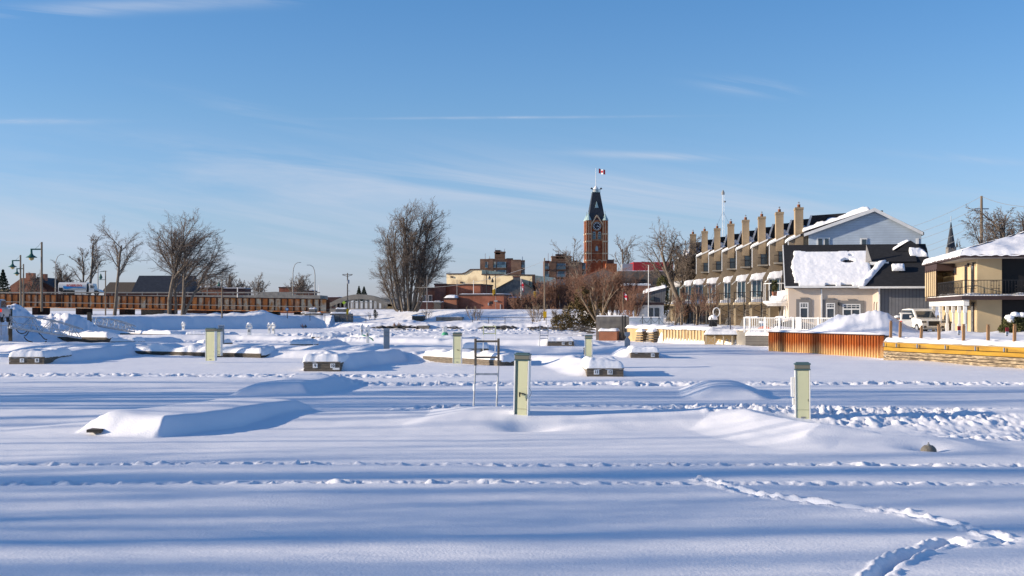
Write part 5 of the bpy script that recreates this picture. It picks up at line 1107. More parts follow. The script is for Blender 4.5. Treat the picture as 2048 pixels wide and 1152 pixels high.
# concrete arch bridges
def archbridge(label,pxa,pxb,ya,yk,d,nv,open_=True):
    o=thing('arch_bridge',label,'bridge',(X(pxa,d),d,0),0,'concrete bowstring arch bridges'); w_=X(pxb,d)-X(pxa,d); zb=Z(ya,d); zk=Z(yk,d); pts=[]; n=24; th=.95
    top=[(w_*i/n,zb+(zk-zb)*(1-(2*i/n-1)**2)) for i in range(n+1)]; bot=[(x,max(zb-.2,z_-th)) for x,z_ in top]
    for s,y in enumerate((0,7)):
        m=MB()
        for i in range(n):
            m.prism_y([bot[i],bot[i+1],top[i+1],top[i]],y,y+.8)
        m.build('arch_rib',M['arch'],o)
        m=MB()
        for k in range(1,nv): x=w_*k/nv; i=int(k*n/nv); m.box(x-.13,x+.13,y+.2,y+.55,zb-.6,max(zb-.5,bot[i][1]-.01))
        m.build('hangers',M['arch'],o)
    MB().box(-1.5,w_+3,-.6,8.4,zb-1.4,zb-.61).build('deck_slab',M['arch'],o)
    m=MB().box(-1.5,w_+3,-.7,-.602,zb+.5,zb+.62)
    for k in range(int(w_/1.6)): m.box(-1+k*1.6,-.86+k*1.6,-.7,-.602,zb-.6,zb+.5)
    m.build('parapet_rail',M['arch'],o)
M['arch']=mat('old_cream_concrete',(.36,.32,.26),.9,c2=(.27,.24,.2),scale=.8)
archbridge('pale concrete arch bridge with hangers, between utility pole and big tree',652,785,611,588.5,262,14)
archbridge('grey arch seen low behind the right end of the rusty girders',488,612,600,583.5,330,12)
# railing along the lakeside walk
def walkrail(label,pts,post=2.3,h=1.05):
    o=thing('walkway_railing',label,'railing'); b=MB(); W=[Vector((X(px,d_),d_,z_)) for px,d_,z_ in pts]
    for p,q in zip(W[:-1],W[1:]):
        n=max(1,int((q-p).length/post)); 
        for k in range(n+1): a_=p.lerp(q,k/n); b.box(a_.x-.04,a_.x+.04,a_.y-.04,a_.y+.04,a_.z-.3,a_.z+h)
        b.bar(p+Vector((0,0,h)),q+Vector((0,0,h)),.07); b.bar(p+Vector((0,0,h*.5)),q+Vector((0,0,h*.5)),.035)
    b.build('rails_and_posts',M['black'],o)
walkrail('dark walkway railing below the stone abutments',[(575,222,2.0),(620,224,1.6),(680,222,1.3),(732,218,1.1)])
walkrail('long dark walkway railing across the stony bank, curving to the bushes',[(945,208,.95),(1010,206,.9),(1065,205,.9),(1120,203,1.0),(1140,202,1.15)])
# riprap
rng2=np.random.default_rng(4); V=[];Q=[];k0=0
def rocks(n,fx,fy,fz,s0,s1):
    global k0
    for i in range(n):
        t=rng2.random(); x,y=fx(t),fy(t); r=rng2.uniform(s0,s1); c=np.array([x+rng2.normal()*.5,y+rng2.normal()*.8,fz(t)+rng2.normal()*.1])
        p=rng2.normal(size=(6,3)); base=np.array([(1,0,0),(0,1,0),(-1,0,0),(0,-1,0),(0,0,.7),(0,0,-.7)])+p*.2
        V.append(c+base*r*np.array([1.5,1,.6])); Q.extend([(k0+a,k0+b,k0+4,k0+4) for a,b in ((0,1),(1,2),(2,3),(3,0))]); k0+=6
rocks(90,lambda t:X(760+70*t,205),lambda t:204,lambda t:.35,.2,.55); rocks(60,lambda t:X(965+60*t,203),lambda t:202.5,lambda t:.35,.2,.6); rocks(90,lambda t:X(1062+95*t,201),lambda t:201-20*t,lambda t:.35,.2,.6); rocks(30,lambda t:X(895+20*t,202),lambda t:202,lambda t:.3,.2,.4)
rocks(90,lambda t:X(1135+52*t,190-45*t),lambda t:190-45*t,lambda t:.5+.7*rng2.random(),.15,.35)
me=bpy.data.meshes.new('riprap'); me.from_pydata([tuple(v) for v in np.concatenate(V)],[],[tuple(q[:3]) for q in Q]); me.materials.append(M['rock']); me.update(); o=bpy.data.objects.new('riprap_rocks',me); COL.objects.link(o); meta(o,'dark stones showing along the snowy shore','rocks',None,'stuff')
for k,(pa,pb,yt,yb,d_) in enumerate(((833,858,651,658,206),(824,847,632,637,226),(872,925,634,641,222))):
    o=thing('concrete_block',['concrete outfall block with dark sides on the stony shore','dark low concrete block under the big tree bank','flat snowy concrete slab on the bank left of the bare bushes'][k],'block',(X(pa,d_),d_,Z(yb,d_)),R(-8),'concrete blocks on the bank'); w_=X(pb,d_)-X(pa,d_); h_=Z(yt,d_)-Z(yb,d_)
    MB().box(0,w_,0,2,-.4,h_).build('block_body',M['stone' if k!=1 else 'wooddark'],o); snowcap('snow_cap',(0,0,h_),(w_,0,h_),(0,2,h_),(w_,2,h_),.2,o,16,8,seed=k+120,edge=.25,rough=.5)
# ---------------------------------------------------------------- town buildings
def winrow(o,xs,z0,z1,y,w_,m='glass',fm='white',frame=.12):
    for x in xs:
        f=MB().box(x-w_/2-frame,x+w_/2+frame,y-.06,y-.003,z0-frame,z1+frame).build('window',M[fm],o); MB().box(x-w_/2,x+w_/2,y-.1,y-.062,z0,z1).build('pane',M[m],f)
def block(name,label,cat,pa,pb,yt,yb,d,m,rot=0,dep=12,cop=None,group=None,snow=True):
    x0=X(pa,d); w_=X(pb,d)-x0; zb=min(Z(yb,d),2.9); z1=Z(yt,d); o=thing(name,label,cat,(x0,d,zb),rot,group)
    MB().box(0,w_,0,dep,-.6,z1-zb).build('wall',M[m],o)
    if cop: MB().box(-.15,w_+.15,-.15,dep+.15,z1-zb+.002,z1-zb+.35).build('roof_coping',M[cop],o)
    if snow: snowcap('roof_snow',(0,.1,z1-zb+(.35 if cop else 0)),(w_,.1,z1-zb+(.35 if cop else 0)),(0,dep,z1-zb+(.35 if cop else 0)),(w_,dep,z1-zb+(.35 if cop else 0)),.15,o,20,8,seed=int(pa),edge=.3,rough=.4)
    return o,w_,z1-zb
# cream theatre with stepped parapet
d=330; x0=X(893,d); q=lambda px,py:(X(px,d)-x0,Z(py,d)-3.0); o=thing('cream_hall','big windowless cream hall with stepped roofline above brick shops','building',(x0,d,3.0),R(-14))
MB().prism_y([q(893,622),q(1075,622),q(1075,552),q(966,550),q(966,540),q(943,540),q(934,546),q(926,548.5),q(893,548.5)],0,25).build('wall',M['cream'],o)
b=MB(); c_=[q(893,548.5),q(926,548.5),q(934,546),q(943,540),q(966,540)]
for p_,r_ in zip(c_[:-1],c_[1:]): b.bar((p_[0],-.1,p_[1]+.1),(r_[0],-.1,r_[1]+.1),.35,.25)
b.bar((q(966,550)[0],-.1,q(966,550)[1]+.1),(q(1075,552)[0],-.1,q(1075,552)[1]+.1),.35,.25); b.build('parapet_coping',M['browntrim'],o)
for px,py in ((904,554),(924,565)): x_,z_=q(px,py); MB().box(x_-.3,x_+.3,-.25,-.003,z_-.2,z_+.2).build('wall_lamp',M['browntrim'],o)
MB().box(q(1071,0)[0]-.2,q(1075,0)[0]+.05,-.4,-.003,q(0,622)[1],q(0,553)[1]).build('service_shaft',M['browntrim'],o)
# grey gable building
d=315; x0=X(995,d); o=thing('grey_gable_building','grey stuccoed building with low gable and flat topped chimney in front of cream hall','building',(x0,d,3.0)); q=lambda px,py:(X(px,d)-x0,Z(py,d)-3.0)
MB().prism_y([q(985,622),q(1067,622),q(1067,580),q(1040,561),q(1040,554.5),(q(1026,554.5)),(q(1026,560)),q(1000,573),q(985,582)],0,15).build('wall',M['stone'],o)
b=MB()
for a_,c_ in (((985,582),(1026,560)),((1040,561),(1067,580))): p_=q(*a_); r_=q(*c_); b.bar((p_[0],-.15,p_[1]+.1),(r_[0],-.15,r_[1]+.1),.3,.2)
b.build('verge_trim',M['wooddark'],o); p_=q(1025,554.4); r_=q(1041,552); MB().box(p_[0],r_[0],-.1,2,p_[1]+.01,r_[1]).build('chimney_top',M['redbrick2'],o)
# brick shops
o,w_,h_=block('brick_shop','long low red brick building striped with tree shadow, at the road','building',917,1010,591.5,622,290,'redbrick',R(-13),10,'browntrim')
winrow(o,[w_*.72],h_*.50,h_*.62,0,.5,'dark','browntrim'); MB().box(w_*.80,w_*.87,-.35,-.003,h_*.62,h_*.70).box(w_*.655,w_*.68,-.2,-.003,h_*.38,h_*.55).build('vent_hood',M['grey'],o); MB().box(w_*.92,w_*.94,-.15,-.003,0,h_*.45).build('meter_pipe',M['grey'],o)
o,w_,h_=block('brick_annex','small bright orange brick annex with snow on its roof','building',888,914,599,622,289,'redbrick2',R(-13),8,'browntrim'); MB().box(.6,.75,-.05,-.003,.6,.9).build('vent',M['dark'],o)
snowcap('roof_snow',(0,0,h_+.4),(w_,0,h_+.4),(0,5,h_+.4),(w_,5,h_+.4),.5,o,16,8,seed=133,edge=.8,rough=.7)
block('brick_store','taller dark red brick building with slanting parapet above the low shop','building',890,963,571,622,303,'redbrick',R(-13),12,'browntrim',snow=False)
block('dark_brick_building','dark slate coloured block between the big tree and brick shops','building',869,891,570,622,301,'darkbrick',0,9,'browntrim',snow=False)
o,w_,h_=block('brick_row','maroon brick building mostly behind the big bare tree','building',838,870,578,622,306,'darkbrick',0,9,'browntrim',snow=False); winrow(o,[w_*.3,w_*.7],2.2,3.8,0,.7)
o,w_,h_=block('brick_side_shop','dark brick wing at the right end of the low shop, behind bare bushes','building',1011,1050,598,622,291,'darkbrick',0,9,'browntrim'); 
o,w_,h_=block('road_side_shed','long low brown shed with snowy roof behind the big tree trunk','building',826,888,604,621,287,'darkbrick',0,5,None)
o,w_,h_=block('wooden_kiosk','little weathered wooden hut against the dark building','hut',868,881,606,619,284,'wood',0,2.5,'conc')
o,w_,h_=block('yellow_shop','bright yellow shop front under a white band beside the signals','building',963,973,579,600,312,'signal',0,5,'white',snow=False)
o,w_,h_=block('narrow_stone_building','pale narrow stone building right of the signals at the street end','building',1066,1078,585,622,300,'stone',0,6,'conc',snow=False)
block('tan_corner_building','tan stone faced building receding behind the tall pole','building',1076,1098,566,622,318,'stone',0,9,'conc',snow=False)
block('brown_block','brown brick block under the second apartment tower','building',1094,1142,578,622,322,'darkbrick',0,9,'browntrim',snow=False)
# apartment towers
def tower(label,d,parts,bal,pent,seed):
    x0=X(parts[0][0],d); o=thing('apartment_tower',label,'apartment tower',(x0,d,3.0),0,'brick apartment towers')
    q=lambda px,py:(X(px,d)-x0,Z(py,d)-3.0)
    for i,(a_,b_,t_,y0,m_) in enumerate(parts):
        (xa,z1),(xb,_)=q(a_,t_),q(b_,t_); MB().box(xa,xb-.004,y0,y0+13,-.5,z1).box(xa,xb-.004,y0-.12,y0+13,z1+.002,z1+.3).build('wall',M[m_],o)
    fl=q(0,parts[0][2])[1]; n=int(fl/2.9)
    for (a_,b_,y0,m_) in bal:
        xa,xb=q(a_,0)[0],q(b_,0)[0]; nb=max(1,round((xb-xa)/3.2))
        for k in range(n):
            z_=fl-.5-k*2.9
            if z_<2: break
            s=MB().box(xa,xb,y0-.9,y0-.003,z_-2.4,z_-2.2)
            s.build('balcony_slab',M['conc'],o)
            w_=MB().box(xa+.1,xb-.1,y0-.06,y0-.004,z_-2.1,z_-.2).build('window',M[m_],o)
            MB().box(xa,xb,y0-.94,y0-.901,z_-2.2,z_-1.25).build('balcony_glass',M['glassblue'],o)
            for j in range(nb+1): 
                if j: MB().box(xa+(xb-xa)*j/nb-.12,xa+(xb-xa)*j/nb,y0-.2,y0-.065,z_-2.1,z_-.2).build('mullion',M['white'],w_)
    for a_,b_,t_,bt_,m_ in pent:
        (xa,z1),(xb,z0)=q(a_,t_),q(b_,bt_); MB().box(xa,xb,3,9,z0-.5,z1).box(xa-.2,xb+.2,2.8,9.2,z1+.002,z1+.3).build('penthouse',M[m_],o)
    return o,q
o,q=tower('brown brick apartment tower with rooftop penthouse and aerials, above cream hall',450,[(960,977,519.5,0,'aptbrick'),(977,986,519,-.6,'aptbrick'),(986,1014,519,.4,'aptbrick'),(1014,1022,520,-.2,'darkbrick'),(1022,1042,521,-.8,'aptbrick'),(1042,1050,522,.2,'aptbrick')],[(970,976,0,'glass'),(994,1012,.4,'glassblue'),(987,992,.4,'cream'),(1043,1050,.2,'glass')],[(989,1010,504,520,'aptbrick'),(1014,1025,517.5,520,'browntrim'),(991,1000,501,505,'browntrim')],1)
b=MB()
for px,y0,y1 in ((990,495,504),(1009,496,504),(970,506,520),(979,511,520),(995,500,504),(1003,500,504),(1045,512,520)):
    (xa,z1),(_,z0)=q(px,y0),q(px,y1); b.box(xa-.12,xa+.12,4,4.24,z0-.5,z1)
b.build('roof_aerials',M['white'],o)
o,q=tower('second apartment tower, darker, left of the clock tower',470,[(1088,1099,523,0,'darkbrick'),(1099,1112,524,-.6,'aptbrick'),(1112,1138,524,.4,'aptbrick'),(1138,1164,526,-.6,'aptbrick'),(1164,1172,527,.3,'darkbrick')],[(1089,1098,0,'glass'),(1113,1131,.4,'glassblue'),(1165,1171,.3,'glass')],[(1104,1144,513,526,'aptbrick'),(1113,1132,509,514,'browntrim'),(1147,1156,522,526,'browntrim')],2)
b=MB()
for px,y0,y1 in ((1097,505,524),(1106,506,514),(1117,499,511),(1122,504,511),(1142,504,514),(1118,502,511)):
    (xa,z1),(_,z0)=q(px,y0),q(px,y1); b.box(xa-.13,xa+.13,4,4.26,z0-.5,z1)
b.build('roof_aerials',M['white'],o)
# clock tower
d=500; o=thing('clock_tower','tall red brick clock tower with steep slate roof and corner pinnacles','clock tower',(X(1193.5,d),d,3.0),R(4)); s=d/F; q=lambda py:Z(py,d)-3.0
M['townbrick']=mat('town_hall_brick',(.34,.11,.045),.9,c2=(.22,.065,.03),scale=.35,stretch=(1,1,1),c3=(.40,.15,.06),scale3=.9)
M['sandstone']=mat('sandstone_trim',(.52,.40,.26),.9)
hw=13.2*s
MB().box(-hw,hw,0,2*hw,-1,q(462)).build('shaft',M['townbrick'],o)
MB().box(-hw+.4,hw-.4,.3,2*hw-.3,q(462),q(434)).build('belfry',M['townbrick'],o)
for sx in (-1,1):
    for y in (-.5,2*hw-.2):
        p=MB(); xx=sx*(hw+.7); p.prism_z([(xx-1.0,y-.6),(xx+1.0,y-.6),(xx+1.0,y+1.2),(xx-1.0,y+1.2)],-1,q(441)).build('corner_turret',M['townbrick'],o)
        t=MB(); 
        for py_ in (468,483,507,521): t.box(xx-1.12,xx+1.12,y-.72,y+1.32,q(py_)-.25,q(py_)+.25)
        for dx_ in (-.95,0,.95):  t.box(xx+dx_-.1,xx+dx_+.1,y-.68,y-.605,q(521),q(443))
        t.build('stone_bands',M['sandstone'],o)
        MB().lathe([(1.35,q(441)),(1.2,q(439)),(.15,q(428)),(.08,q(424))],xx,y+.3,8).build('pinnacle',M['copper'],o)
        MB().box(xx-.06,xx+.06,y+.2,y+.32,q(425),q(422)).build('finial',M['grey'],o)
MB().prism_y([(-hw*.9,q(450)),(hw*.9,q(450)),(0,q(431))],-.5,4).build('clock_gable',M['townbrick'],o)
b=MB().bar((-hw*.92,-.7,q(450)),(0,-.7,q(430.5)),.42).bar((hw*.92,-.7,q(450)),(0,-.7,q(430.5)),.42); b.build('gable_trim',M['sandstone'],o)
def disc(name,r,y0,y1,cx,cz,m,par,n=32): 
    return MB().prism_y([(cx+r*math.cos(2*math.pi*k/n),cz+r*math.sin(2*math.pi*k/n)) for k in range(n)],y0,y1).build(name,M[m],par)
cz=q(452.5); disc('clock_surround',9*s,-.62,-.502,0,cz,'sandstone',o); fc=disc('clock_face',8*s,-.75,-.622,0,cz,'slate',o)
b=MB()
for k in range(12): t=k*math.pi/6; x_,z_=6.6*s*math.cos(t),6.6*s*math.sin(t); b.box(x_-.13,x_+.13,-.82,-.752,cz+z_-.2,cz+z_+.2)
b.build('hour_marks',M['white'],fc); b=MB().bar((0,-.86,cz),(.9*s*5,-.86,cz-1.2*s),.18).bar((0,-.86,cz),(-.2*s,-.86,cz+.4*s),.2); b.build('clock_hands',M['white'],fc)
for sx in (-1,1):
    n=10; cx=sx*5.6*s; r=4.1*s; arch=[(cx+r,q(478.5))]+[(cx+r*math.cos(t),q(469)+1.25*r*math.sin(t)) for t in [math.pi*k/n for k in range(n+1)]]+[(cx-r,q(478.5))]
    a2=[(cx+(x-cx)*.72,q(478.5)+(z-q(478.5))*.90) for x,z in arch]
    MB().prism_y(arch[::1],-.16,-.003).build('arch_surround',M['sandstone'],o); w_=MB().prism_y(a2,-.25,-.162).build('belfry_window',M['dark'],o)
    b=MB()
    for k in range(4): b.box(cx-r*.66,cx+r*.66,-.34,-.252,q(477)+k*.75,q(477)+k*.75+.35)
    b.build('louvres',M['copper'],w_)
    b=MB()
    for t0 in range(n): pass
    for k in range(8):
        t1,t2=math.pi*k/8,math.pi*(k+1)/8; b.bar((cx+r*1.25*math.cos(t1),-.2,q(525)+1.3*r*math.sin(t1)),(cx+r*1.25*math.cos(t2),-.2,q(525)+1.3*r*math.sin(t2)),.3)
    b.build('lower_arch',M['sandstone'],o)
MB().box(-hw-.05,hw+.05,-.2,-.003,q(480.5),q(479.3)).box(-hw-.05,hw+.05,-.2,-.003,q(507),q(506.3)).build('string_course',M['sandstone'],o)
MB().prism_y([(-.5,q(502)),(.5,q(502)),(.5,q(495)),(0,q(491)),(-.5,q(495))],-.12,-.003).build('slit_window',M['copper'],o)
rb=hw*1.27; rt=7.4*s
MB().add([(-rb,.1-.27*hw,q(440)),(rb,.1-.27*hw,q(440)),(rb,2.2*hw,q(440)),(-rb,2.2*hw,q(440)),(-rt,hw-rt,q(384)),(rt,hw-rt,q(384)),(rt,hw+rt,q(384)),(-rt,hw+rt,q(384))],[(0,1,5,4),(1,2,6,5),(2,3,7,6),(3,0,4,7),(4,5,6,7)]).build('slate_roof',M['slate'],o)
MB().prism_y([(-3.6*s,q(415.5)),(3.6*s,q(415.5)),(0,q(403))],1.2,5).build('dormer',M['copper'],o).location.y=-1.2
b=MB()
for k in range(9):
    x_=-rt+2*rt*k/8; b.box(x_-.09,x_+.09,hw-rt-.1,hw-rt+.08,q(384),q(379))
b.box(-rt-.3,rt+.3,hw-rt-.12,hw-rt+.1,q(379)+.003,q(378)); b.box(-rt-.2,rt+.2,hw-rt-.2,hw+rt+.2,q(384)+.003,q(383.2)); b.build('iron_cresting',M['copper'],o)
MB().lathe([(1.2,q(384)),(1.0,q(376)),(.3,q(371))],0,hw,10).build('lantern',M['white'],o)
for sx in (-1,1): MB().lathe([(.3,q(378)),(.55,q(377)),(.1,q(374.5))],sx*(rt+.4),hw-rt,8).build('siren_horn',M['black'],o)
MB().tube([(0,hw,q(375)),(0,hw,q(334))],[.13,.08],6).build('flag_mast',M['white'],o)
def flag(label,px,py0,py1,wpx,d,droop,z_off=0,name='maple_flag'):
    x=X(px,d); z1=Z(py0,d); z0=Z(py1,d); w_=wpx*d/F; n=12; o=thing(name,label,'flag',(x,d,z0)); h_=z1-z0
    for part,(u0,u1),m_ in (('fly_band',(0,.27),'red'),('white_field',(.27,.73),'white'),('tip_band',(.73,1),'red')):
        V=[]; 
        for i in range(n+1):
            u=u0+(u1-u0)*i/n
            for v in (0,1): V.append((u*w_,.12*w_*math.sin(u*7),v*h_-droop*u*h_+.05*h_*math.sin(u*9)))
        m=MB().add(V,[(2*i,2*i+2,2*i+3,2*i+1) for i in range(n)]); m.build(part,M[m_],o)
    LF=[(0,-.42),(.04,-.2),(.25,-.22),(.2,-.12),(.42,.08),(.32,.12),(.36,.28),(.2,.24),(.16,.32),(.1,.2),(.12,.42),(.06,.36),(0,.5)]; LF=LF+[(-a,b) for a,b in LF[-2:0:-1]]
    MB().add([(w_*.5+a*h_*.62,.12*w_*math.sin(3.5+a*h_*.62/w_*7)-.05,h_*.5+b*h_*.75-droop*.5*h_+.05*h_*math.sin(4.5)) for a,b in LF],[tuple(range(len(LF)))]).build('maple_leaf',M['red'],o)
    return o
f=flag('red and white maple leaf flag flying from the clock tower mast',1197.5,337,346.5,13,d+hw+.0,.35)
# low wing beside the tower
o,w_,h_=block('town_hall_wing','small brick rooftop wing right of the clock tower base','building',1212,1234,527,570,495,'townbrick',0,8,None,snow=False); MB().box(.5,w_-1,2,6,h_,h_+1.6).build('roof_plant',M['browntrim'],o)
# long stone back buildings and red clad block
d=300; x0=X(1148,d); o=thing('stone_warehouse','broad grey stone building with low gable behind the willow','building',(x0,d,2.5)); q=lambda px,py:(X(px,d)-x0,Z(py,d)-2.5)
MB().prism_y([q(1148,625),q(1262,625),q(1262,560),q(1240,549),q(1208,538),q(1150,560)],0,14).build('wall',M['conc'],o)
p_=q(1150,560); r_=q(1208,538); t_=q(1262,560); MB().bar((p_[0],-.1,p_[1]+.1),(r_[0],-.1,r_[1]+.1),.35).bar((r_[0],-.1,r_[1]+.1),(t_[0],-.1,t_[1]+.1),.35).build('verge_trim',M['redbrick2'],o)
M['duskroof']=mat('brown_flat_roof',(.15,.12,.095),.9,c2=(.10,.08,.065),scale=.6,c3=(.2,.16,.13),scale3=.25)
o,w_,h_=block('stone_terrace','long brown stone terrace below the red clad block, behind the branches','building',1236,1352,542,610,290,'duskroof',0,14,None); MB().box(4,6.2,-.3,-.003,h_-3,h_-1.9).build('hanging_vent',M['black'],o)
winrow(o,[w_*k/7 for k in range(1,7)],h_-6.2,h_-4.7,0,.9)
o,w_,h_=block('red_clad_building','flat red clad building above the terrace','building',1267,1346,524,560,420,'redclad',0,14,None); MB().box(-3.5,-.003,2,8,0,h_-.5).build('grey_annex',M['grey'],o)
b=MB()
for k in range(14): b.box(w_*k/14,w_*k/14+.15,-.12,-.003,0,h_*.42)
b.box(0,w_,-.11,-.004,h_*.42+.002,h_*.46); b.build('cladding_ribs',M['browntrim'],o)
o,w_,h_=block('orange_brick_gable','strip of orange brick wall between branches behind the cream cottage','building',1246,1300,571,600,282,'redbrick2',0,6,'white')
# cream cottage
d=150; x0=X(1262,d); o=thing('cream_cottage','small cream cottage with brown flat porch roof and grey snowy gable','house',(x0,d,1.3),R(-6)); q=lambda px,py:(X(px,d)-x0,Z(py,d)-1.3)
MB().box(q(1275,0)[0],q(1327,0)[0],0,5,-.3,q(0,610)[1]).build('wall',M['white'],o); MB().box(q(1270,0)[0],q(1328,0)[0],-.5,5.3,q(0,610)[1]+.002,q(0,605)[1]).build('porch_roof',M['browntrim'],o)
MB().prism_y([q(1262,606),q(1330,606),q(1334,573),q(1290,583),q(1262,588)],5.35,10).build('upper_gable',M['greyrib'],o)
snowcap('roof_snow',(q(1285,0)[0],5.2,q(0,586)[1]),(q(1334,0)[0],5.2,q(0,573)[1]),(q(1285,0)[0],10,q(0,581)[1]),(q(1334,0)[0],10,q(0,566)[1]),.2,o,30,14,seed=141,edge=.3,rough=.7)
for a_,b_ in ((1297,1306),(1309,1318)): MB().box(q(a_,0)[0],q(b_,0)[0],-.08,-.003,.0,q(0,616)[1]).build('window',M['glass'],o)
MB().box(q(1268,0)[0],q(1274,0)[0],-.02,2,-.2,q(0,612)[1]).build('side_porch',M['batten'],o); MB().box(q(1300,0)[0],q(1308,0)[0],5.2,5.348,q(0,600)[1],q(0,592)[1]).build('gable_window',M['glass'],o)
# left skyline
d=300; x0=X(20,d); o=thing('brick_gable_house','orange brick gabled house with broad chimney beyond the bridge','house',(x0,d,6.0)); q=lambda px,py:(X(px,d)-x0,Z(py,d)-6.0)
MB().prism_y([q(20,600),q(84,600),q(84,579),q(64,556),q(43,556),q(20,572)],0,14).build('wall',M['redbrick2'],o)
MB().prism_y([q(68,600),q(103,600),q(103,576),q(84,566),q(68,556)],3,16).build('rear_wing',M['darkbrick'],o); MB().prism_y([q(66,556),q(104,577),q(104,575),q(68,553.5)],2,17).build('roof',M['slate'],o)
MB().box(q(52,0)[0],q(67,0)[0],-.2,1.5,q(0,560)[1],q(0,546)[1]).build('chimney',M['redbrick2'],o); MB().box(q(72,0)[0],q(80,0)[0],3.2,5,q(0,565)[1],q(0,547)[1]).build('chimney',M['redbrick2'],o)
d=330; x0=X(203,d); o=thing('church_hall','long building with steep dark grey roof behind the bare trees','building',(x0,d,5.5)); q=lambda px,py:(X(px,d)-x0,Z(py,d)-5.5)
MB().box(q(203,0)[0],q(376,0)[0],2,14,-1,q(0,583)[1]).build('wall',M['darkbrick'],o)
MB().prism_x([(1,q(0,584)[1]),(8,q(0,549.5)[1]),(15,q(0,584)[1])],q(260,0)[0],q(376,0)[0]).build('roof',M['slate'],o); MB().prism_x([(1,q(0,584)[1]),(8,q(0,563)[1]),(15,q(0,584)[1])],q(200,0)[0],q(259.8,0)[0]).build('lower_roof',M['brownshingle'],o)
block('cream_low_building','thin strip of cream low building at the left edge behind the girders','building',-60,20,578,592,310,'cream',0,6,None)
block('red_brick_terrace','long red brick building between the right bare tree and the small trees','building',370,445,577,592,345,'redbrick2',0,8,'browntrim'); block('dark_brick_terrace','darker brick block adjoining the long red brick building','building',445,490,579,592,344,'darkbrick',0,8,'browntrim')
block('distant_brick_block','brick block with raised corner behind the curved street lamps','building',558,600,576,600,400,'redbrick',0,9,'browntrim'); block('distant_dark_house','dark house right of the distant brick block','house',600,625,583,600,398,'darkbrick',0,9,'browntrim')
block('far_low_roofs','low maroon roofs on the skyline left of the arch bridge','building',630,680,594,604,420,'darkbrick',0,9,None)
block('grey_pavilion','small grey flat roofed pavilion between the arch and big tree','building',763,795,598,618,290,'stone',0,6,'conc',snow=False)
block('tan_timber_hoarding','tan hoarding at the right end of the arch bridge','hoarding',775,789,608,619,262,'tanply',0,1,None,snow=False)
# church spire
d=260; o=thing('church_spire','slender dark church spire rising behind the black roof','spire',(X(1902,d),d,3.0)); q=lambda py:Z(py,d)-3.0; s=d/F
MB().box(-8*s,8*s,-8*s,8*s,-1,q(494)).build('tower_shaft',M['stone'],o); MB().lathe([(9.5*s,q(497)),(8.2*s,q(490)),(.6*s,q(444))],0,0,8).build('spire_cone',M['slate'],o)
MB().tube([(0,0,q(446)),(0,0,q(432))],.06,5).build('finial_rod',M['grey'],o)
for sx in (-1,1): MB().lathe([(.2,q(495)),(.18,q(489)),(.02,q(484))],sx*9*s,-8*s,6).build('corner_pinnacle',M['slate'],o)
# ---------------------------------------------------------------- trees
T=lambda **k:k
def base(px,py,d): return (X(px,d),d,Z(py,d)-.15)
def hpx(n,d): return n*d/F
d=222
tree('bare_tree','slender leaning bare tree standing before the rusty girders',base(229,629,d),hpx(168,d)*.84,.34,[(0,0,.16,0,1.0,1),],seed=11,P=T(levels=5,kids=[9,8,6,6],up=[.0,.05,.05,.02,0],start=[.40,.2,.1,.1],ang=[36,36,40,45],ratio=[.62,.6,.55,.5],rmin=.013,thin=.38,wind=.2),group='bare trees on the far bank')
tree('bare_tree','tall bare tree with wide fan crown and twin trunk in front of the girders',base(339,630,d),hpx(195,d)*.80,.40,[(0,0,.03,0,1.0,1),(1.0,.2,.02,0,.8,.7)],seed=24,P=T(levels=5,kids=[14,9,8,6],up=[.0,.04,.05,.03,0],start=[.32,.15,.1,.1],ang=[46,38,42,46],ratio=[.74,.58,.52,.45],rmin=.013,thin=.38,wind=.35),group='bare trees on the far bank')
tree('bare_tree','bare tree with crown swept to the right, beside the fan crowned one',base(365,631,d-1),hpx(155,d)*.86,.38,[(0,0,.06,0,1.0,1),(.1,.1,.42,0,.9,.7)],seed=37,P=T(levels=5,kids=[12,9,8,6],up=[.0,.03,.0,-.04,-.03],start=[.35,.15,.1,.1],ang=[44,38,42,46],ratio=[.72,.60,.52,.45],rmin=.013,thin=.38,wind=1.1),group='bare trees on the far bank')
d=275
tree('bare_tree','wind bent bare tree behind the tanker truck',(X(178,d),d,5.5),hpx(120,d)*.88,.35,[(0,0,.06,0,1,1)],seed=41,P=T(kids=[10,7,6,4],start=[.3,.15,.1,.1],ang=[26,30,36,40],ratio=[.5,.55,.5,.5],rmin=.025,wind=.6,up=[.02,.06,.0,-.03,0]),group='bare trees beyond the bridge')
tree('bare_tree','thin upright bare tree left of the wind bent one',(X(165,d),d,5.5),hpx(98,d)*.85,.28,[(0,0,-.05,0,1,1)],seed=43,P=T(kids=[10,7,5,4],start=[.3,.15,.1,.1],ang=[30,32,36,40],ratio=[.5,.55,.5,.5],rmin=.025),group='bare trees beyond the bridge')
d=240
st=[(-2.2,0,-.30,.05,.66,.62),(-1.5,.5,-.20,-.05,.82,.7),(-1.0,-.3,-.12,.04,.9,.75),(-.5,.4,-.06,-.04,.98,.8),(0,0,.01,.05,1.0,1.0),(.4,.4,.06,-.06,.98,.85),(.9,-.2,.11,.03,1.0,.9),(1.3,.3,.17,.0,.95,.7),(1.7,0,.26,.05,.86,.75),(2.0,.3,.36,0,.72,.6),(-2.6,.2,-.42,0,.45,.45),(.2,-.5,-.05,-.1,.8,.6),(1.4,-.5,.42,-.1,.5,.5)]
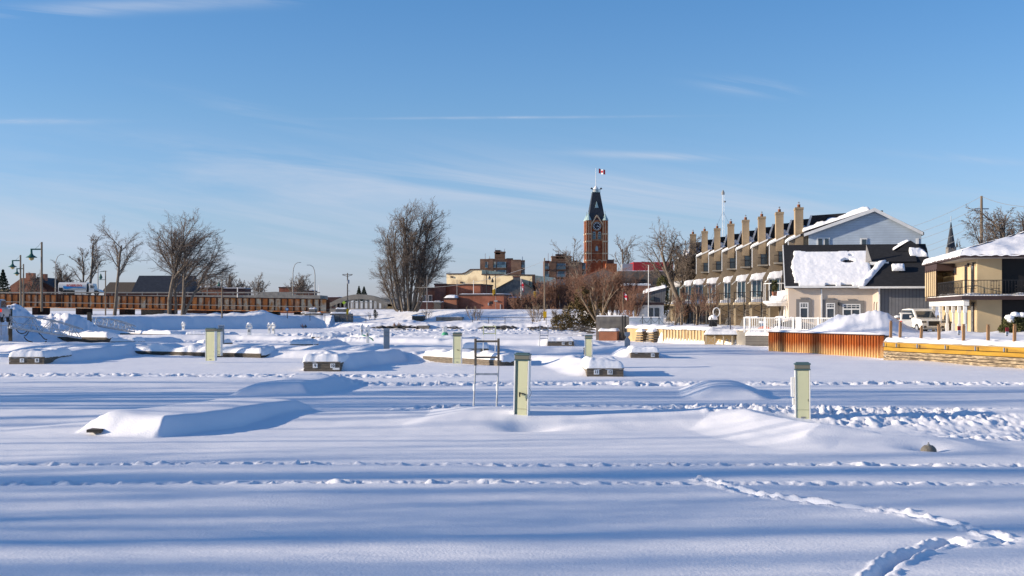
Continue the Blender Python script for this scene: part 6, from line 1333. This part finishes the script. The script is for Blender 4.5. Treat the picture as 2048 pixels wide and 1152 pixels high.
tree('great_bare_tree','huge multi stemmed bare tree between the arch bridge and brick shops',base(816,616,d),hpx(208,d)*.88,.34,st,seed=51,P=T(levels=5,nseg=[7,5,4,3,2],kids=[13,8,5,5],up=[.03,.06,.04,.02,0],start=[.14,.15,.1,.1],ang=[34,36,40,46],ratio=[.40,.62,.6,.55],rmin=.014,thin=.34,wander=[.04,.10,.14,.18,.2],wind=.45))
d=168
tree('bare_tree','spreading bare tree leaning over the far end of the row houses',(X(1372,d),d,1.4),hpx(165,d)*.98,.40,[(0,0,-.28,0,.92,1),(.3,0,-.05,0,.85,.7),(.2,.2,.2,0,.8,.6)],seed=61,P=T(kids=[10,8,6,4],start=[.35,.15,.1,.1],ang=[42,40,42,46],ratio=[.62,.58,.55,.5],rmin=.02,up=[.02,.04,.02,0,0]))
d=440
tree('bare_tree','faint bare tree right of the clock tower',(X(1243,d),d,3),hpx(138,d)*.9,.5,[(0,0,0,0,1,1)],seed=67,P=T(kids=[10,7,5,3],rmin=.05,start=[.45,.15,.1,.1],ang=[36,36,40,46],ratio=[.5,.55,.5,.5]),group='bare trees in the town')
tree('bare_tree','faint bare tree left of the clock tower over the apartment tower roof',(X(1160,d),d,3),hpx(122,d)*.9,.5,[(0,0,0,0,1,1)],seed=68,P=T(kids=[10,7,5,3],rmin=.05,start=[.45,.15,.1,.1],ang=[40,36,40,46],ratio=[.55,.55,.5,.5]),group='bare trees in the town')
# willow and thicket at the quay corner
d=152
tree('pale_willow','pale barked bare willow with wide crooked limbs in front of the thicket',(X(1198,d),d,1.6),hpx(112,d)*.78,.22,[(0,0,-.12,0,.9,1),(.2,0,.22,0,.9,.85),(-.2,.1,-.85,0,.85,.62),(-.1,.1,-.55,0,.75,.6),(.4,0,.05,0,.95,.6)],seed=71,P=T(kids=[7,6,5,4],start=[.4,.2,.1,.1],ang=[34,40,44,46],ratio=[.5,.55,.55,.5],rmin=.012,wander=[.09,.12,.15,.18,.2]),tm=M['barkpale'],wm=M['redtwig'])
d=156
o=thing('cedar_thicket','dark brown green cedar clump under the willow, left of the grey wall','bush',(X(1165,d),d,1.2)); leafball('foliage',[(-.9,0,1.4,1.5,1.3,1.5),(.6,.5,2.2,1.5,1.4,2.2),(1.8,.3,1.9,1.2,1.2,1.8),(-2.4,-.2,.5,1.5,1.2,.9),(.0,.2,3.3,1.0,1.0,1.5),(1.4,0,.6,1.6,1.0,.8)],M['cedar'],o,9,1500,.24)
MB().tube([(0,0,-.6),(0,0,2.6)],[.18,.06],7).tube([(0,0,0),(1.5,.3,2)],[.1,.04],6).tube([(0,0,0),(-1.3,0,1.4)],[.1,.04],6).build('stems',M['bark'],o)
def thicket(label,px,pyb,d,wpx,hpx_,n,seed,m='redtwig',name='bare_bush',group='bare bushes on the bank',rm=.012,lev=3,z=None):
    rng=random.Random(seed); o=thing(name,label,'bush',(X(px,d),d,Z(pyb,d) if z is None else z),0,group); segs=[]; P=dict(TP,levels=lev,nseg=[4,3,2,2],kids=[7,5,3],up=[.03,.03,.02,0],wander=[.08,.14,.18,.2],start=[.2,.1,.1],ang=[28,36,40],ratio=[.55,.55,.5],rmin=rm)
    for i in range(n):
        ss=[[] for _ in range(lev)]; x=rng.uniform(-.5,.5)*hpx(wpx,d)*.6; grow(rng,ss,Vector((x,rng.uniform(-.8,.8),-.15)),Vector((x*.35/max(.5,hpx(wpx,d)*.25)+rng.gauss(0,.15),rng.gauss(0,.15),1)).normalized(),hpx(hpx_,d)*rng.uniform(.6,1),rm*2.6,0,P); segs+=[s for l in ss for s in l]
    segmesh('stems',segs,3,M[m],o); return o
thicket('tangled reddish thicket filling the space behind the willow',1215,640,160,115,92,90,81,lev=4,rm=.017,group=None)
thicket('reddish bushes behind the willow on its town side',1130,622,235,110,62,80,82,lev=4,rm=.024)
thicket('bare twiggy bush behind the two dark piles',1262,640,150,40,65,30,83,rm=.016)
thicket('dense reddish bush row at the street end, under the signals',1060,630,232,90,42,80,84,rm=.026)
thicket('tan bare bush on the bank right of the low shop',1072,642,214,32,34,14,85,'barkpale',rm=.02); thicket('small tan bush left of the bare bush clump on the bank',950,639,218,30,26,12,86,'barkpale',rm=.015)
thicket('tan bush next to the tall pole on the bank',1118,642,214,34,30,13,87,'barkpale',rm=.02); thicket('tiny bush near the outfall block on the bank',855,637,222,18,20,8,88,'barkpale',rm=.012)
thicket('rusty dry plants above the dark stones',797,655,208,26,10,14,89,'redtwig',rm=.015); thicket('small dry bush on the shaded bank below the railing',610,655,222,14,8,10,90,'redtwig',rm=.015)
thicket('tall thin weeds beside the utility pole slope',745,638,222,20,14,8,91,'barkpale',rm=.012)
o=thing('round_evergreen','small rusty evergreen bush casting a shadow on the snow bank','bush',(X(751,226),226,Z(633,226))); leafball('foliage',[(0,0,.5,.45,.45,.5),(-.1,0,.95,.22,.22,.3)],M['cedar'],o,12,420,.12); MB().tube([(0,0,-.3),(0,0,.6)],.05,6).build('stem',M['bark'],o)
for i,(px,dd,hh) in enumerate(((1362,126,62),(1393,122,68),(1420,119,78),(1350,128,50))):
    tree('young_bare_tree',['young bare tree in front of the seventh row house stair','young bare tree with dense reddish twigs before the row houses','tallest young bare tree, left of the snowy garden object','small twiggy tree at the far end of the row houses'][i],(X(px,dd),dd,1.4),hpx(hh,dd),.09,[(0,0,.0,0,1,1),(.1,0,.12,0,.8,.6)],seed=200+i,P=T(levels=4,nseg=[5,4,3,2],kids=[12,8,6],start=[.3,.15,.1],ang=[34,40,44],ratio=[.5,.55,.5],rmin=.010,up=[.03,.05,.05,.02]),tm=M['barkpale'],wm=M['redtwig'],group='young trees along the quay walk')
o=thing('green_conifer','yellow green cedar behind the cream cottage','tree',(X(1322,158),158,1.4)); leafball('crown',[(0,0,2.6,1.1,1,1.9),(.2,0,4.6,.8,.8,1.4)],M['shrubgreen'],o,13,1300,.22); MB().tube([(0,0,-.2),(0,0,4)],[.18,.05],7).build('trunk',M['bark'],o)
# right-hand tree over the balcony building
d=118
tree('bare_tree','dark branching bare tree behind the snowy roof of the balcony building',(X(2035,d),d,1.4),hpx(255,d)*.80,.42,[(0,0,-.12,0,1,1),(.3,0,.2,0,.95,.8),(-.3,0,-.38,0,.85,.6)],seed=91,P=T(kids=[11,8,6,5],start=[.35,.15,.1,.1],ang=[40,40,44,46],ratio=[.58,.6,.55,.5],rmin=.018,up=[.02,.02,.02,0,0]))
# distant trees
for i,(px,yt,yb,d,w_) in enumerate(((125,541,590,310,.5),(463,556,592,360,.6),(516,561,592,370,.6),(590,560,590,390,.5),(606,558,590,395,.6),(487,568,592,365,.4),(397,566,592,350,.4),(145,560,590,320,.4),(790,560,614,300,.6),(62,560,590,290,.3),(430,562,592,380,.5))):
    h_=(yb-yt)*d/F
    tree('distant_tree',['small bare tree between the lamp and tanker truck','round headed bare tree on the skyline above dark brick','wide low bare tree right of the round headed one','small bare tree left behind the distant brick block','fan shaped bare tree right behind the distant brick block','thin twiggy tree between the two low round trees','twiggy tree behind the long red brick building','low bush like tree close behind the tanker','grey bare tree beside the big trunk and pavilion','sparse bare tree behind the orange brick gable','low grey tree behind the dark brick terrace'][i],(X(px,d),d,Z(yb,d)-2),h_+2,.25,[(0,0,0,0,1,1),(.2,0,.3,0,.8,.6),(-.2,0,-.3,0,.8,.6)],seed=300+i,P=T(levels=4,nseg=[5,4,3,2],kids=[11,8,6],start=[.25,.15,.1],ang=[40,42,44],ratio=[.55,.55,.5],rmin=.035,up=[.02,.05,.03,0]),group='bare trees on the skyline')
def conifer(label,px,yt,yb,d,w_,seed):
    o=thing('conifer',label,'tree',(X(px,d),d,Z(yb,d)),0,'dark conifers'); h=(yb-yt)*d/F; bl=[]
    for k in range(9): f=k/8; bl.append((0,0,h*(.12+.85*f),w_*(1-f*.88),w_*(1-f*.88),h*.07))
    leafball('crown',bl,M['conifer'],o,seed,420,.05*h); MB().tube([(0,0,-1),(0,0,h*.95)],[.2,.04],6).build('trunk',M['bark'],o)
conifer('left dark conifer of the pair above the concrete arch',718,573,604,400,1.5,1); conifer('right dark conifer of the pair above the concrete arch',728,574,604,400,1.8,2); conifer('broad dark conifer at the left edge behind the girders',6,541,592,290,2.0,3); conifer('tiny dark spire conifer above the small skyline trees',459,552,592,380,.7,4)
# ---------------------------------------------------------------- lamps, poles, flags, signals
def parklamp(label,px,yt,yb,d,r):
    zb=Z(yb,d)-.3; h=Z(yt,d)-zb; o=thing('park_lamp',label,'street lamp',(X(px,d),d,zb),0,'green park lamps with bell shades'); s=h/5.4
    MB().tube([(0,0,0),(0,0,h)],[r,r*.8],8).build('pole',M['polewood'],o); za=h-.52*s-.05
    MB().tube([(-.06,0,za),(-.86*s,0,za+.0)],.05*s+.01,7).tube([(-.1,0,h-.1),(-.25*s,0,za+.25*s),(-.5*s,0,za+.05)],.015,5).build('bracket_arm',M['lampgreen'],o)
    sh=MB().lathe([(.07*s,za-.02),(.09*s,za-.32*s),(.16*s,za-.46*s),(.42*s,za-.62*s),(.43*s,za-.65*s),(.2*s,za-.66*s)],-.80*s,0,16).build('bell_shade',M['lampgreen'],o,smooth=True)
    MB().lathe([(.20*s,za-.665*s),(.18*s,za-.80*s),(.05*s,za-.88*s)],-.80*s,0,12).build('lens',M['lampglass'],o,smooth=True)
parklamp('tallest green bell shaded park lamp in front of the bridge',83.5,484,617,125,.12); parklamp('second green bell shaded park lamp at the left edge',41,510,612,152,.12); parklamp('smallest green bell shaded park lamp, tucked behind the second',47,528,612,172,.11)
def cobra(label,px,yt,yb,d,s):
    zb=Z(yb,d); h=Z(yt,d)-zb; o=thing('street_lamp',label,'street lamp',(X(px,d),d,zb),0,'tall curved street lamps')
    MB().tube([(0,0,0),(0,0,h*.72),(s*.12,0,h*.85),(s*.45,0,h*.95),(s*.95,0,h*.995),(s*1.3,0,h)],[.13,.09,.08,.07,.06,.05],8).build('curved_pole',M['polegrey'],o); MB().box(min(s*1.2,s*1.75),max(s*1.2,s*1.75),-.12,.12,h-.06,h+.05).build('lamp_head',M['grey'],o,bevel=.02)
cobra('curved street lamp left of the tanker truck, arm to the right',111,509,590,265,1); cobra('curved street lamp behind the truck cab, arm to the left',196,513,590,272,-1); cobra('curved street lamp over the girders, arm to the right',586,525,600,275,1); cobra('curved street lamp over the girders, arm to the left',630,530,602,272,-1)
def pole(label,px,yt,yb,d,r,m='polegrey',name='light_pole',cat='pole',group=None):
    zb=Z(yb,d); o=thing(name,label,cat,(X(px,d),d,zb),0,group); MB().tube([(0,0,-.3),(0,0,Z(yt,d)-zb)],[r,r*.7],7).build('shaft',M[m],o); return o
pole('straight thin grey pole behind the right swept tree',414.5,528,592,268,.09); pole('thin steel pole behind the brick gable chimneys',80,539,590,290,.07); pole('short pale pole on the bridge behind the dark terrace',475,575,598,262,.12,'white'); pole('distant thin pale pole right of curved lamps',637.5,570,600,300,.06,'white')
o=pole('dark park pole holding a green lantern on its left, by the leaning tree',211,542,627,200,.12,'polewood'); h_=Z(542,200)-Z(627,200)
MB().tube([(0,0,h_-.05),(-.75,0,h_-.1)],.035,6).lathe([(.05,h_-.4),(.28,h_-1.0),(.30,h_-1.05),(.1,h_-1.3)],-.75,0,10).box(-1.05,-.1,-.03,.03,h_-1.4,h_-1.32).build('lantern',M['lampgreen'],o)
o=pole('park pole with green lantern in front of the girders, right of the trees',444,559,632,215,.13,'polewood'); h_=Z(559,215)-Z(632,215)
MB().lathe([(.05,h_-.35),(.25,h_-.9),(.27,h_-.95),(.1,h_-1.2)],-.55,0,10).tube([(0,0,h_-.25),(-.55,0,h_-.3)],.03,6).build('lantern',M['lampgreen'],o)
o=thing('parking_sign','round white and blue sign on a post on the snow bank','sign',(X(574,224),224,Z(640,224))); MB().tube([(0,0,-.2),(0,0,2.0)],.04,6).build('post',M['polegrey'],o); disc('sign_plate',.28,-.06,-.04,0,1.9,'signblue',o); disc('sign_centre',.17,-.08,-.062,0,1.9,'white',o)
o=thing('green_street_sign','small yellow green warning sign by the arch bridge','sign',(X(688,232),232,Z(618,232))); MB().tube([(0,0,-.3),(0,0,1.3)],.03,6).build('post',M['polegrey'],o); MB().prism_y([(0,.8),(.35,1.15),(0,1.5),(-.35,1.15)],-.05,-.035).build('sign_plate',mat('lime_sign',(.45,.65,.05),.5),o)
# utility poles and wires
o=pole('utility pole with transformer and crooked arms above the stone abutment',695,546,639,228,.14,'polewood','utility_pole','utility pole'); h_=Z(546,228)-Z(639,228)
MB().tube([(-.9,0,h_-.35),(0,0,h_-.6)],.05,6).tube([(.85,0,h_-.35),(0,0,h_-.6)],.05,6).box(-.9,.9,-.05,.05,h_-.3,h_-.2).tube([(0,0,h_-3.2),(.45,0,h_-3.2)],.03,5).build('cross_arms',M['polewood'],o); MB().lathe([(.22,h_-1.9),(.25,h_-1.3),(.1,h_-1.2)],.15,-.25,10).build('transformer',M['grey'],o)
MB().box(-.2,.2,-.2,-.14,.9,1.9).build('yellow_marker',M['signal'],o)
for k,(pts) in enumerate((((695,547,228),(900,552,300)),((695,550,228),(560,560,300)))):
    pass
o=pole('tall wooden utility pole standing in the bank before the dark brick block',1089,516,647,212,.15,'polewood','utility_pole','utility pole'); MB().box(-.22,.35,-.2,-.15,.9,2.0).build('yellow_marker',M['signal'],o)
o=pole('big concrete utility pole behind the black roof on the balcony side',1963,392,500,125,.17,'polewood','utility_pole','utility pole'); zb=Z(500,125); h_=Z(392,125)-zb
MB().box(-.7,-.1,-.06,.06,h_-1.3,h_-1.2).box(.1,.7,-.06,.06,h_-1.3,h_-1.2).build('insulator_arms',M['grey'],o)
MB().tube([(0,0,-8),(0,0,0)],.18,7).build('pole_foot',M['polewood'],o)
p0=Vector((X(1963,125),125,0))
for k,(za,q_) in enumerate(((393,(1690,470,190)),(412,(1690,482,190)),(428,(1690,494,190)),(393,(2200,375,110)),(444,(1700,512,190)),(458,(1700,520,190)))):
    a=Vector((p0.x,125,Z(za,125))); b_=Vector((X(q_[0],q_[2]),q_[2],Z(q_[1],q_[2]))); o=MB().tube([a.lerp(b_,t/14)-Vector((0,0,1.3*(1-(2*t/14-1)**2))) for t in range(15)],.022,4).build('overhead_wire',M['grey'],None)
    meta(o,['topmost overhead wire running down from the big pole','second overhead wire below the topmost one','third overhead wire below the big pole arms','overhead wire running from the pole top over the snowy roof','lower service wire crossing above the church spire','lowest service wire in front of the church spire'][k],'wire','overhead wires at the big pole')
a=Vector((X(1089,212),212,Z(522,212))); b_=Vector((X(830,238),238,Z(575,238)))
o=MB().tube([a.lerp(b_,t/12)-Vector((0,0,1.2*(1-(2*t/12-1)**2))) for t in range(13)],.025,4).build('overhead_wire',M['grey'],None); meta(o,'long thin wire crossing in front of the cream hall','wire','overhead wires')
# lattice mast
d=330; o=thing('radio_mast','slim white lattice radio mast with guy wires behind the chimneys','mast',(X(1446,d),d,3.0)); h_=Z(380,d)-3; b=MB()
for t in (0,2.09,4.19): b.tube([(.32*math.cos(t),.32*math.sin(t),0),(.30*math.cos(t),.30*math.sin(t),h_-.8)],.03,4)
for k in range(34):
    z_=k*h_/35; t=(k%3)*2.09; b.bar((.32*math.cos(t),.32*math.sin(t),z_),(.32*math.cos(t+2.09),.32*math.sin(t+2.09),z_+h_/35),.028)
b.build('lattice',M['white'],o); MB().lathe([(.4,h_-1.2),(.4,h_-.6),(.1,h_)],0,0,8).lathe([(.3,h_-3.2),(.32,h_-2.8)],.45,0,8).build('antenna_drum',M['polegrey'],o)
MB().tube([(0,0,h_*.82),(-9,-3,h_*.2)],.035,3).tube([(0,0,h_*.82),(8,-3,h_*.3)],.035,3).build('guy_wires',M['grey'],o)
# flag poles, street poles and signals
def flagpole(label,px,yt,yb,d,m='white',r=.07): return pole(label,px,yt,yb,d,r,m,'flag_pole','flag pole','flag poles')
flagpole('white flag pole in front of the low brick shop',1042,554,602,285); flag('hanging maple leaf flag in front of the grey gable building',1042,557,573,6,285,.8,name='maple_flag')
flagpole('white flag pole left of the brick shops beside the big tree',854,550,622,236,'polegrey'); flagpole('short flag pole above the orange annex',914,560,600,292,'polegrey'); flagpole('flag pole above the brick store roof',947,560,590,296)
flagpole('dark striped flag pole beside the twin dark piles',1246,576,650,133,'polewood',.045); flag('small windblown maple leaf flag above the dark piles',1247,584,595,9,133,.7)
flagpole('tall white flag pole in front of the cream cottage',1297,530,636,143,'white',.055); 
for i,(px,yt,yb,d,arm) in enumerate(((973,542,592,296,1),(991,548,592,298,-1),(1065,553,620,288,-1),(1074,560,620,292,1),(982,575,600,299,0))):
    o=pole(['black street lamp pole, left of the pair before cream hall','black street lamp pole, right of the pair before cream hall','black pole carrying the larger yellow signal','slim pole behind the larger yellow signal','short slim pole between the lamp pair'][i],px,yt,yb,d,.11,'black','street_pole','pole','black street poles'); h_=Z(yt,d)-Z(yb,d)
    if arm: MB().tube([(0,0,h_-.4),(arm*.7,0,h_-.9)],.04,5).lathe([(.08,h_-1.0),(.3,h_-1.6),(.28,h_-1.9),(.05,h_-2.0)],arm*.7,0,8).build('lantern',M['black'],o)
def signal(label,px,yt,yb,d,s):
    o=thing('traffic_signal',label,'traffic signal',(X(px,d),d,Z(yb,d)),0,'yellow traffic signals'); h_=(yb-yt)*d/F; w_=h_*.42
    MB().box(-w_/2,w_/2,0,w_*.6,0,h_).build('housing',M['signal'],o,bevel=.05)
    for k in range(3): MB().lathe([(w_*.3,h_*(.12+.3*k)),(w_*.3,h_*(.2+.3*k))],0,-.08,10).build('visor',M['black'],o)
    MB().tube([(w_*.7,.1,-3),(w_*.7,.1,h_*1.3)],.08,6).build('mast_arm',M['polegrey'],o)
signal('larger yellow traffic signal near the pale stone building',1070,583,595,286,1); signal('yellow traffic signal at the street end, seen edge on',988,579,591,288,1); signal('small yellow traffic signal right of the tall utility pole',1117,588,597,280,1)
# snowy garden things by the row houses
d=117; o=thing('snow_covered_grill','snow covered garden grill with a white hoop behind it','grill',(X(1426,d),d,1.3)); MB().box(-.35,.35,-.2,.3,.2,.9).build('grill_body',M['black'],o,bevel=.05); MB().lathe([(.42,.9),(.38,1.15),(.1,1.35)],0,0,12).build('snow_cap',M['roofsnow'],o,smooth=True); MB().tube([(.35+.3*math.cos(t*.4),.2,1.6+.4*math.sin(t*.4)) for t in range(17)],.05,6).build('hoop',M['white'],o)
for i,(px,d_) in enumerate(((1437,133),(1484,127),(1470,120))): pass
# turn lettering curves into meshes
dg=bpy.context.evaluated_depsgraph_get()
for o in [o for o in bpy.data.objects if o.type=='FONT']:
    me=bpy.data.meshes.new_from_object(o.evaluated_get(dg)); n=bpy.data.objects.new(o.name+'_x',me); COL.objects.link(n); n.parent=o.parent; n.location=o.location; n.rotation_euler=o.rotation_euler; n.scale=o.scale; nm=o.name; bpy.data.objects.remove(o); n.name=nm
